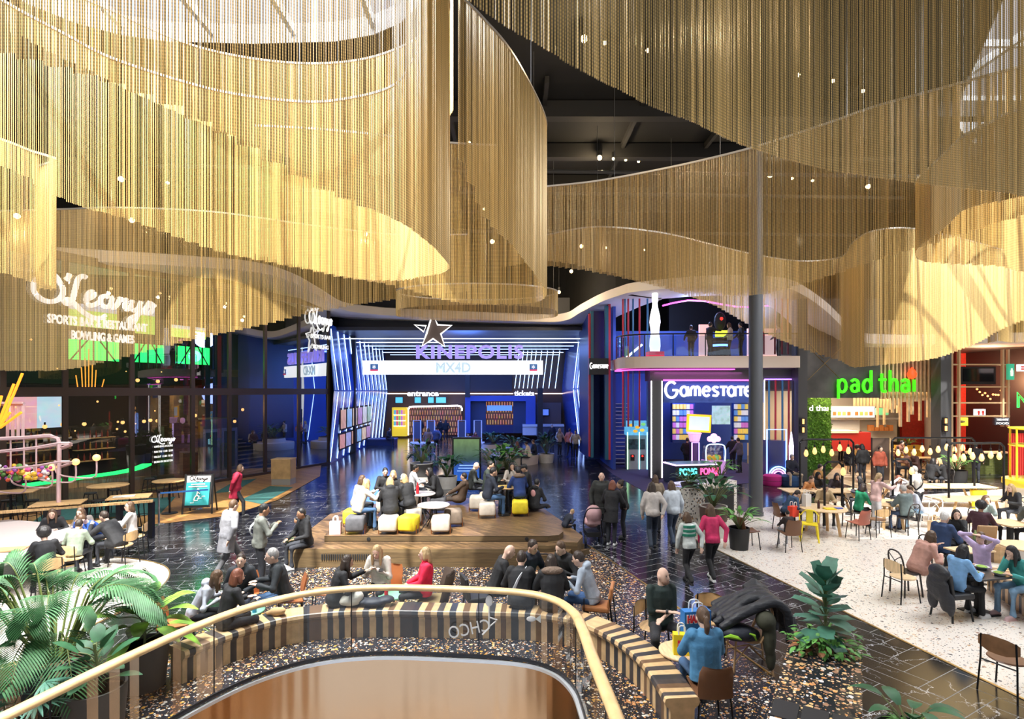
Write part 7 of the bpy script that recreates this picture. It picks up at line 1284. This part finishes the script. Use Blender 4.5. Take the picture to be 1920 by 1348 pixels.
P(10.2, 12.95, -115, 'dark haired woman in black with a hand at her mouth', top=BLK, hair='bob:dark', lean=.12, arms='mt', h=1.64, pitch=.05)
P(7.95, 11.05, 5, 'woman with brown hair in a long dusty pink coat leaning to the black café table', top=(.55, .3, .24), hair='bob:brown', lean=.45, arms='ft', kind='coat', h=1.68, bot=(.5, .28, .22))
P(7.85, 9.95, 10, 'person with long black hair in a sky blue sweater on the black wooden chair', top=(.2, .4, .68), hair='long:black', lean=.15, arms='pt', kind='sweater', h=1.65, pitch=.35, bot=BLK, shoes=shoew)
P(9.2, 11.0, 200, 'person in a lilac top holding both hands up to the face', top=(.48, .38, .6), hair='pony:brown', lean=.1, arms='hh', kind='sweater', h=1.55, pitch=-.1)
P(9.1, 10.0, 190, 'woman with long dark hair in a teal sweater and jeans on the striped bench', top=(.06, .34, .32), hair='long:black', lean=.35, arms='tm', kind='sweater', h=1.68, pitch=.3, bot=LJ, shoes=mat('shoe_pink', (.6, .4, .4), .5))
P(11.75, 23.75, -85, 'older man in a dark jacket and beige trousers sitting on the blue pouf', top=(.012, .014, .03), hair='short:grey', bot=(.42, .33, .24), lean=.1, arms='kk', h=1.74, shoes=mat('shoe_brown', (.2, .1, .05), .5), legs='w')
# white communal table
P(-10.9, 13.4, -60, 'long haired girl in black leaning on the far side of the white communal table', top=BLK, hair='long:brown', lean=.35, arms='tt', h=1.62); P(-10.3, 13.7, -90, 'long haired girl with light brown hair beside the pink post', top=(.12, .1, .09), hair='long:brown', lean=.4, arms='tt', h=1.6); P(-9.85, 13.6, -120, 'person in a bright blue sweater slumped on the white communal table', top=(.01, .06, .3), hair='short:brown', lean=.8, arms='ff', h=1.65, kind='sweater', pitch=.3)
P(-9.25, 13.7, 200, 'woman with spectacles and a cream knit at the end of the white communal table', top=(.55, .52, .5), hair='bob:brown', lean=.05, arms='tt', kind='sweater', h=1.68, extra='g', pitch=0, yaw=.6); P(-9.0, 12.9, 175, 'person in a big black coat leaning over the end of the white communal table', top=BLK, hair='short:dark', lean=.6, arms='ft', kind='coat', h=1.75, pitch=.1)
P(-9.35, 12.0, 100, 'short haired person in a green camouflage jacket at the white communal table', top=(.2, .24, .18), hair='short:dark', lean=.3, arms='tt', h=1.55); P(-9.1, 11.0, 140, 'person with curly black hair in black on the white communal table\'s near side', top=BLK, hair='afro:black', lean=.3, arms='tt', h=1.7, kind='sweater')
# cinema foyer, arcade and noodle bar
FG = 'people in the distance'
for x, y, d, pose, tp, hr, ar, ln, zz, lb in [
 (D(1035, 0, 39).x, 39, 100, 'stand', NAV, 'short:grey', 'ss', 0, 0, 'grey haired man in dark clothes standing before the ticket desk'),
 (D(1049, 0, 34.5).x, 34.5, -60, 'stand', (.5, .42, .38), 'long:blond', 'gg', 0, 0, 'blonde woman in a pale coat standing at the blue cinema wall'), (D(1068, 0, 34.3).x, 34.3, 70, 'walk', (.6, .2, .18), 'short:brown', 'sw', 0, 0, 'person in a salmon pink top walking at the blue cinema wall'), (D(1079, 0, 33.2).x, 33.2, -100, 'stand', (.55, .5, .46), 'bun:dark', 'gg', 0, 0, 'woman in a pale top and black trousers standing at the light lines'),
 (D(818, 0, 36).x, 36, 90, 'walk', (.05, .08, .2), 'short:dark', 'sw', 0, 0, 'person in blue walking to the cinema entrance'), (D(803, 0, 35).x, 35, 80, 'walk', (.25, .18, .18), 'long:brown', 'sw', 0, 0, 'person in a rose grey coat walking to the cinema entrance'), (D(788, 0, 47).x, 47, 90, 'stand', NAV, 'short:black', 'ss', 0, 0, 'dark figure in front of the entrance arch'), (D(826, 0, 46).x, 46, 60, 'stand', BLK, 'short:black', 'ss', 0, 0, 'dark figure between the security gates'), (D(836, 0, 45).x, 45, 90, 'walk', BLK, 'long:black', 'sw', 0, 0, 'long haired dark figure walking through the gates'),
 (D(727, 0, 41).x, 41, -20, 'sit', BLK, 'short:black', 'll', .2, 0, 'person in black sitting on the low foyer bench'), (D(878, 0, 36).x, 36, -90, 'sit', (.5, .48, .52), 'short:black', 'll', .1, 0, 'person in a white top sitting behind the digital screen'), (D(890, 0, 37).x, 37, -60, 'sit', (.2, .05, .06), 'bob:auburn', 'll', .1, 0, 'person in dark red sitting behind the digital screen'),
 (D(975, 0, 30.5).x, 30.0, 190, 'sit', (.1, .04, .04), 'bob:auburn', 'll', .2, 0, 'red haired person on the round planter seat'), (D(992, 0, 30.5).x, 30.0, 170, 'sit', (.6, .5, .38), 'short:dark', 'tt', .2, 0, 'person in a cream top on the round planter seat'), (D(1003, 0, 31).x, 31, 200, 'sit', NAV, 'short:brown', 'll', .1, 0, 'person in navy at the round planter seat edge'),
 (D(1296, 0, 28).x, 28, 90, 'stand', BLK, 'short:dark', 'gg', 0, 5.56, 'person in dark blue leaning on the upstairs arcade rail'), (D(1331, 0, 26.8).x, 26.8, 20, 'stand', BLK, 'short:black', 'ff', 0, 5.56, 'person in black playing at the upstairs machine'), (D(1368, 0, 27).x, 27, 160, 'stand', (.5, .42, .4), 'long:brown', 'gg', 0, 5.56, 'long haired person in a pale top upstairs in the arcade'), (D(1389, 0, 27).x, 27, 180, 'stand', BLK, 'short:black', 'gg', 0, 5.56, 'tall person in black upstairs in the arcade'), (D(1460, 0, 27.5).x, 27.5, 180, 'stand', (.3, .2, .2), 'short:brown', 'gg', 0, 5.56, 'person upstairs behind the coloured rods'),
 (D(1288, 0, 27.5).x, 27.5, 60, 'stand', BLK, 'short:dark', 'gg', .1, 0, 'person in black inside the arcade beside the basketball game'), (D(1374, 0, 28.5).x, 28.5, 90, 'stand', BLK, 'short:black', 'gg', .1, 0, 'dark person inside the arcade at the prize shelves'), (D(1387, 0, 27.5).x, 27.5, 120, 'stand', (.1, .08, .12), 'short:dark', 'gg', .1, 0, 'person in grey inside the arcade beside the column'),
 (D(1576, 0, 32).x, 32, -80, 'stand', BLK, 'short:black', 'gg', .05, 0, 'cook in black behind the red counter'), (D(1622, 0, 32).x, 32.3, 180, 'stand', BLK, 'short:black', 'gg', .1, 0, 'cook in black at the kitchen shelves'),
 (D(1617, 0, 24.3).x, 24.3, 90, 'stand', BLK, 'bob:black', 'ss', 0, 0, 'person in a black coat and jeans standing in the noodle bar aisle'), (D(1650, 0, 23.5).x, 23.5, -90, 'stand', (.3, .06, .03), 'short:dark', 'ss', 0, 0, 'person in a rust red coat standing beside the dark divider'),
 (D(1590, 0, 27).x, 27, 30, 'sit', BLK, 'long:black', 'tt', .2, 0, 'dark haired guest at the red counter table'), (D(1604, 0, 28).x, 28, -90, 'sit', (.6, .35, .1), 'afro:black', 'tt', .2, 0, 'guest in an ochre top at the red counter table'), (D(1683, 0, 26.6).x, 26.6, -70, 'stand', (.2, .08, .05), 'short:black', 'tt', .3, 0, 'guest in a brown top standing up beside the plant box'), (D(1705, 0, 25.5).x, 25.5, 160, 'sit', (.25, .12, .08), 'bob:brown', 'tt', .2, 0, 'guest in brown beside the plant box'), (D(1719, 0, 25.3).x, 25.3, 180, 'sit', (.12, .06, .05), 'short:brown', 'tt', .2, 0, 'guest with short brown hair beyond the plant box'),
 (D(1742, 0, 22.5).x, 22.5, 10, 'sit', BLK, 'long:black', 'tt', .25, 0, 'dark haired person of the couple at the dark pillar'), (D(1769, 0, 22.5).x, 22.5, 170, 'sit', BLK, 'long:blond', 'mt', .2, 0, 'blonde person of the couple at the dark pillar'), (D(1830, 0, 24.8).x, 24.8, 60, 'stand', BLK, 'short:black', 'ss', 0, 0, 'dark figure standing at the green tiled counter'), (D(1527, 0, 21).x, 21, -60, 'sit', (.35, .18, .05), 'short:dark', 'tt', .3, 0, 'guest in an amber top at the plant wall')]:
    P(x, y, d, lb, pose, top=tp, hair=hr, arms=ar, lean=ln, z=zz, h=1.72)
for x, y, d, lb in ((D(1590, 0, 27).x, 26.9, 30, 'chair under the dark haired guest at the red counter'), (D(1604, 0, 28).x, 28.1, -90, 'chair under the guest in the ochre top'), (D(1705, 0, 25.5).x + .1, 25.5, 160, 'chair under the guest in brown by the plant box'), (D(1719, 0, 25.3).x + .1, 25.3, 180, 'chair under the guest beyond the plant box'), (D(1745, 0, 22.5).x - .1, 22.5, 10, 'chair of the dark haired person at the dark pillar'), (D(1767, 0, 22.5).x + .1, 22.5, 170, 'chair of the blonde person at the dark pillar'), (14.75, 16.4, 185, 'chair under the woman with pale blond hair'), (13.15, 14.0, 190, 'chair under the man with dark curly hair'), (9.2, 12.25, 20, 'chair under the white haired man'), (10.25, 13.05, -115, 'chair under the woman in black'), (10.0, 16.5, 5, 'chair under the emerald green sweater'), (7.75, 11.05, 5, 'chair under the dusty pink coat'), (12.7, 18.75, -95, 'chair under the woman resting her head'), (12.4, 14.85, -95, 'chair under the washed denim jacket'), (.6, 10.5, -90, 'empty chair beyond the green café table')): put(c_dk, x, y, d, 'dark bentwood ' + lb)
for k, (x, y, d, who) in enumerate([(-10.95, 13.5, -60, 'the long haired girl in black'), (-10.3, 13.8, -90, 'the girl beside the pink post'), (-9.8, 13.7, -120, 'the blue sweater'), (-9.2, 13.75, 200, 'the woman with spectacles'), (-8.95, 12.95, 175, 'the big black coat'), (-9.35, 11.9, 100, 'the camouflage jacket'), (-9.05, 10.95, 140, 'the curly black hair')]): put(c_oak, x, y, d, 'oak chair under %s at the white communal table' % who)
for k, (x, y) in enumerate([(-3.2, 15.32), (-3.55, 15.75), (-2.95, 16.65), (-2.1, 16.0), (-.75, 16.7), (-.02, 17.05), (.5, 16.55)]): put(st0, x, y, 90, 'cube stool under the %s at the platform rear' % ['blonde woman with the hair band', 'dark haired person', 'boy in a white top', 'long haired person in black', 'man in the dark green jacket', 'girl with the cream cardigan', 'person in the black cap'][k], 'cube stools on the platform', {'cushion': [gry, bei, brs][k % 3]}, .56)
# ---------------------------------------------------------------- plants
rp = random.Random(11)
def leafmat(n, c, c2=None): return mat('leaf_' + n, c, .58, var=.45, vs=6)
def blade(mb, base, d, L_, w_, droop=.3, curl=.12, n=5, tipf=.12):   # one folded leaf blade
    d = V(d).normalized(); sd = d.cross(V((0, 0, 1))); sd = sd.normalized() if sd.length > .05 else V((1, 0, 0)); rows = []; p = V(base)
    for i in range(n + 1):
        t = i / n; ww = w_ * max(tipf * (t > .5), sin(pi * min(1, (t * .93 + .07))) ** .8); q = p + d * L_ * t + V((0, 0, -droop * L_ * t * t)); nn = sd.cross(d).normalized()
        rows.append([q - sd * ww + nn * curl * ww, q, q + sd * ww + nn * curl * ww])
    o = len(mb.v)
    for r in rows: mb.v += [tuple(x) for x in r]
    for i in range(n):
        for j in (0, 1): mb.face([o + i * 3 + j, o + i * 3 + j + 1, o + i * 3 + j + 4, o + i * 3 + j + 3])
def stem_to(mb, a, b, r=.012, bow=.1): a, b = V(a), V(b); mb.tube(crv([a, (a + b) / 2 + V((0, 0, bow * (b - a).length)), b], .15), r, 5)
def potted(name, label, x, y, z, r, h, pm, band=None):
    E = empty(name, (x, y, z), label, 'plant'); mb = MB(); mb.lathe([(r * .86, 0), (r, h * .75), (r * 1.02, h), (r * .93, h), (r * .92, h - .05)], n=26); mb.build('pot', pm, E, smooth=True); mb = MB(); mb.cyl((0, 0, h - .1), r * .91, .05, 20); mb.build('soil', mat('gravel_soil', (.22, .15, .09), .9, var=.5, vs=60), E)
    if band: mb = MB(); mb.lathe([(r * .975, h * .52), (r * 1.03, h * .78), (r * 1.035, h * .97)], n=26); mb.build('pot_band', band, E, smooth=True)
    return E
def palm(E, h, nf, L_, mL, spread=1.0, z0=.5, lo=.35):
    ms = MB(); ml = MB()
    for k in range(nf):
        a = 2.4 * k + rp.uniform(-.3, .3); el = rp.uniform(lo, 1.25); Lf = L_ * rp.uniform(.7, 1.1); b = V((cos(a) * .1, sin(a) * .1, z0)); hh = h * rp.uniform(.45, 1); top = b + V((cos(a) * .22 * spread, sin(a) * .22 * spread, hh)); d = V((cos(a) * cos(el), sin(a) * cos(el), sin(el)))
        pts = [b, (b + top) / 2, top]; n = 10
        for i in range(1, n + 1): t = i / n; pts.append(top + d * Lf * t + V((0, 0, -.75 * Lf * t * t)))
        ms.tube(pts, [.014] * 3 + [.01 - .007 * i / n for i in range(1, n + 1)], 5)
        sd = d.cross(V((0, 0, 1))).normalized()
        for i in range(26):
            t = (i + 1.5) / 27; p = top + d * Lf * t + V((0, 0, -.75 * Lf * t * t)); tg = (d + V((0, 0, -1.5 * t))).normalized(); ll = Lf * .42 * (sin(pi * (t * .8 + .15))) + .05
            for sg in (-1, 1): blade(ml, p, sd * sg + tg * (.75 + .6 * t) + V((0, 0, .18)), ll, .012, .35, .2, 4, .05)
    ms.build('stems', mat('palm_stem', (.16, .2, .05), .5), E, smooth=True); ml.build('fronds', mL, E, kind='stuff')
def leafy(E, n, h, L_, w_, mL, z0, spread=.35, el=(.1, 1.1), droop=.4, mS=None, tipf=.12, each=True, nm='leaf', trunk=True):
    ms = MB(); mL_ = MB()
    if trunk: ms.tube([(0, 0, z0 - .05), (.02, .01, z0 + h * .5), (-.01, 0, z0 + h)], .016, 6)
    for k in range(n):
        a = 2.4 * k + rp.uniform(-.3, .3); t = (k + .6) / n; e = el[0] + (el[1] - el[0]) * t + rp.uniform(-.15, .15); b = V((0, 0, z0 + h * (t * .85 if trunk else 0))); sp = spread * rp.uniform(.7, 1.2); tip = b + V((cos(a) * sp * (1.1 - t * .5), sin(a) * sp * (1.1 - t * .5), (.1 if trunk else h * rp.uniform(.5, 1))))
        stem_to(ms, b, tip, .008); mb = MB() if each else mL_; blade(mb, tip, (cos(a) * cos(e), sin(a) * cos(e), sin(e)), L_ * rp.uniform(.75, 1.15), w_ * rp.uniform(.8, 1.15), droop, tipf=tipf)
        if each: mb.build(nm, mL, E, smooth=True)
    ms.build('stems', mS or mat('plant_stem', (.12, .14, .05), .6), E)
    if not each: mL_.build('leaves', mL, E, smooth=True, kind='stuff')
pot_d = mat('pot_charcoal', (.05, .046, .043), .75); pot_b = mat('pot_black', (.012, .012, .013), .5); pot_w = mat('pot_white', (.6, .57, .52), .6, var=.1); pot_br = mat('pot_brown', (.1, .06, .045), .6)
gr1 = leafmat('fresh', (.1, .3, .05)); gr2 = leafmat('deep', (.02, .1, .035)); gr3 = leafmat('bluegreen', (.05, .17, .11)); gr4 = leafmat('palm', (.05, .17, .055)); grv = mat('leaf_variegated', (.25, .48, .06), .4, var=.75, vs=4)
E = potted('areca_palm', 'tall feathery palm in a charcoal pot at the left of the escalator balustrade', -5.85, 7.2, 0, .36, .6, pot_d); palm(E, 1.05, 34, 1.15, gr4, 1.6, .55, .25)
mb = MB()
for k in range(70): a = rp.uniform(0, 6.28); blade(mb, (cos(a) * .15, sin(a) * .15, .58), (cos(a), sin(a), rp.uniform(.1, .7)), rp.uniform(.25, .45), .012, .9)
mb.build('dry_fronds', mat('dry_frond', (.15, .09, .04), .8), E, kind='stuff')
E = potted('dumb_cane', 'bushy plant with large yellow green patterned leaves in a charcoal pot', -4.98, 7.62, 0, .29, .6, pot_d); leafy(E, 20, .55, .44, .1, grv, .6, .32, (-.3, 1.0), .45)
E = potted('rubber_plant', 'rubber plant with thick dark leaves in a charcoal pot beside the balustrade', -4.78, 6.45, 0, .31, .62, pot_d); leafy(E, 16, .5, .34, .085, gr2, .6, .18, (0, 1.1), .25)
E = potted('lady_palm', 'low fan leaved palm at the bottom corner of the frame', -5.5, 6.1, 0, .3, .35, pot_d); ms = MB(); ml = MB()
for k in range(14):
    a = 2.4 * k; tip = V((cos(a) * rp.uniform(.15, .45), sin(a) * rp.uniform(.15, .45), .4 + rp.uniform(.1, .45))); stem_to(ms, (0, 0, .3), tip, .006)
    for j in range(11): b = a + (j - 5) * .26; blade(ml, tip, (cos(b), sin(b), .25 - abs(j - 5) * .06), .3, .016, .3)
ms.build('stems', mat('plant_stem'), E); ml.build('fan_leaves', gr3, E, kind='stuff')
# fiddle leaf fig and trailing ivy on the recycling unit
c = b0 + vb * .36 - ub * .25; E = empty('fiddle_leaf_fig', (c.x, c.y, 1.08), 'fiddle leaf fig with big rounded leaves growing from the recycling unit', 'plant'); leafy(E, 30, .86, .27, .105, gr3, .0, .06, (-.35, 1.2), .18, tipf=.75)
E = empty('trailing_ivy', (c.x - .02, c.y, 1.085), 'low trailing green plants round the foot of the fiddle leaf fig', 'plant'); ml = MB()
for k in range(170): a = rp.uniform(0, 6.28); r_ = rp.uniform(.05, .4); blade(ml, (cos(a) * r_, sin(a) * r_ * .8, rp.uniform(.02, .2)), (cos(a + rp.uniform(-1, 1)), sin(a + rp.uniform(-1, 1)), rp.uniform(-.3, .8)), rp.uniform(.06, .13), .025, .4)
ml.build('leaves', gr1, E, kind='stuff'); ml = MB()
for k in range(40): a = rp.uniform(0, 6.28); r_ = rp.uniform(.05, .36); blade(ml, (cos(a) * r_, sin(a) * r_ * .8, rp.uniform(.02, .08)), (cos(a), sin(a), .3), rp.uniform(.08, .14), .03, .5)
ml.build('rust_leaves', mat('rust_leaf', (.25, .1, .04), .6), E, kind='stuff')
c = b0 + vb * .84 - ub * 1.55; E = potted('spider_plant', 'grassy green plant at the bottom edge beside the recycling unit', c.x + .25, c.y - .05, 0, .28, 1.0, pot_d); ml = MB()
for k in range(60): a = rp.uniform(0, 6.28); e = rp.uniform(.2, 1.3); blade(ml, (cos(a) * .05, sin(a) * .05, .97), (cos(a) * cos(e), sin(a) * cos(e), sin(e)), rp.uniform(.3, .5), .014, .8)
ml.build('grass_leaves', gr1, E, kind='stuff'); leafy(E, 8, .3, .28, .06, gr2, .97, .2, (.1, 1), .5, trunk=False)
# planters by the round column
def cal(name, label, x, y, z, r, h, pm, n, hh, L_, w_, m, band=None, **k): E = potted(name, label, x, y, z, r, h, pm, band); leafy(E, n, hh, L_, w_, m, h - .06, trunk=False, each=False, **k); return E
cal('calathea', 'dark leafy plant in a white and brown pot beside the speckled cabinet', 5.55, 15.5, 0, .36, .85, pot_w, 46, .75, .36, .075, gr2, pot_br, spread=.5); cal('peace_lily', 'peace lily with glossy pointed leaves in a black pot', 5.75, 14.25, 0, .25, .55, pot_b, 34, .5, .34, .05, gr1, spread=.35)
cal('leafy_plant', 'leafy plant in a low pot on the white speckled plinth', 5.1, 16.2, 1.24, .24, .12, pot_d, 24, .3, .32, .06, gr2, spread=.3); cal('leafy_plant', 'pointed leaf plant on the speckled cabinet beside the column', 6.5, 17.5, 1.21, .22, .12, pot_d, 22, .55, .42, .06, gr1, spread=.3)
cal('hall_plant', 'leafy plant in a two tone pot in front of the digital screen', D(791, 0, 22.8).x, 22.8, 0, .45, 1.1, pot_w, 40, .9, .4, .06, gr2, pot_d, spread=.5); cal('hall_plant', 'low leafy plant in a white pot beside the digital screen', D(838, 0, 23.2).x, 23.2, 0, .42, .5, pot_w, 40, .8, .45, .09, gr2, spread=.5); cal('hall_plant', 'dark bushy plant on the other side of the digital screen', D(930, 0, 23.6).x, 23.6, 0, .4, .55, pot_d, 50, .95, .42, .09, gr2, spread=.6); cal('hall_plant', 'bushy plant with broad leaves before the round planter seat', D(950, 0, 24.5).x, 24.5, 0, .45, .6, pot_br, 50, 1.0, .45, .1, gr1, spread=.6); cal('hall_plant', 'upright plant in a pale pot between screen and blue wall', D(1024, 0, 31.5).x, 31.5, 0, .45, .5, pot_w, 50, 1.1, .45, .07, gr2, spread=.45); cal('hall_plant', 'plant in the middle of the round planter seat', D(965, 0, 29.5).x, G(965, 868).y, .76, .2, .1, pot_d, 36, .6, .45, .08, gr2, spread=.5); cal('hall_plant', 'plant in the second round planter seat', G(925, 855).x, G(925, 855).y, .76, .2, .1, pot_d, 36, .6, .45, .08, gr2, spread=.5)
cal('hall_plant', 'tuft of plants in the yellow box of the noodle bar', G(1702, 868).x, G(1702, 868).y, 1.0, .15, .06, pot_d, 30, .3, .25, .04, gr1, spread=.4); cal('hall_plant', 'green plants beside the dark pillar at the cantina counter', D(1792, 0, 23.5).x, 23.5, 0, .4, .7, pot_b, 40, .6, .35, .05, gr1, spread=.4); E = potted('hall_palm', 'small palm in the cinema foyer before the entrance arch', D(790, 0, 27).x, 27, 0, .3, .5, pot_d); palm(E, .5, 12, .7, gr2, 1, .45, .3)
finish()
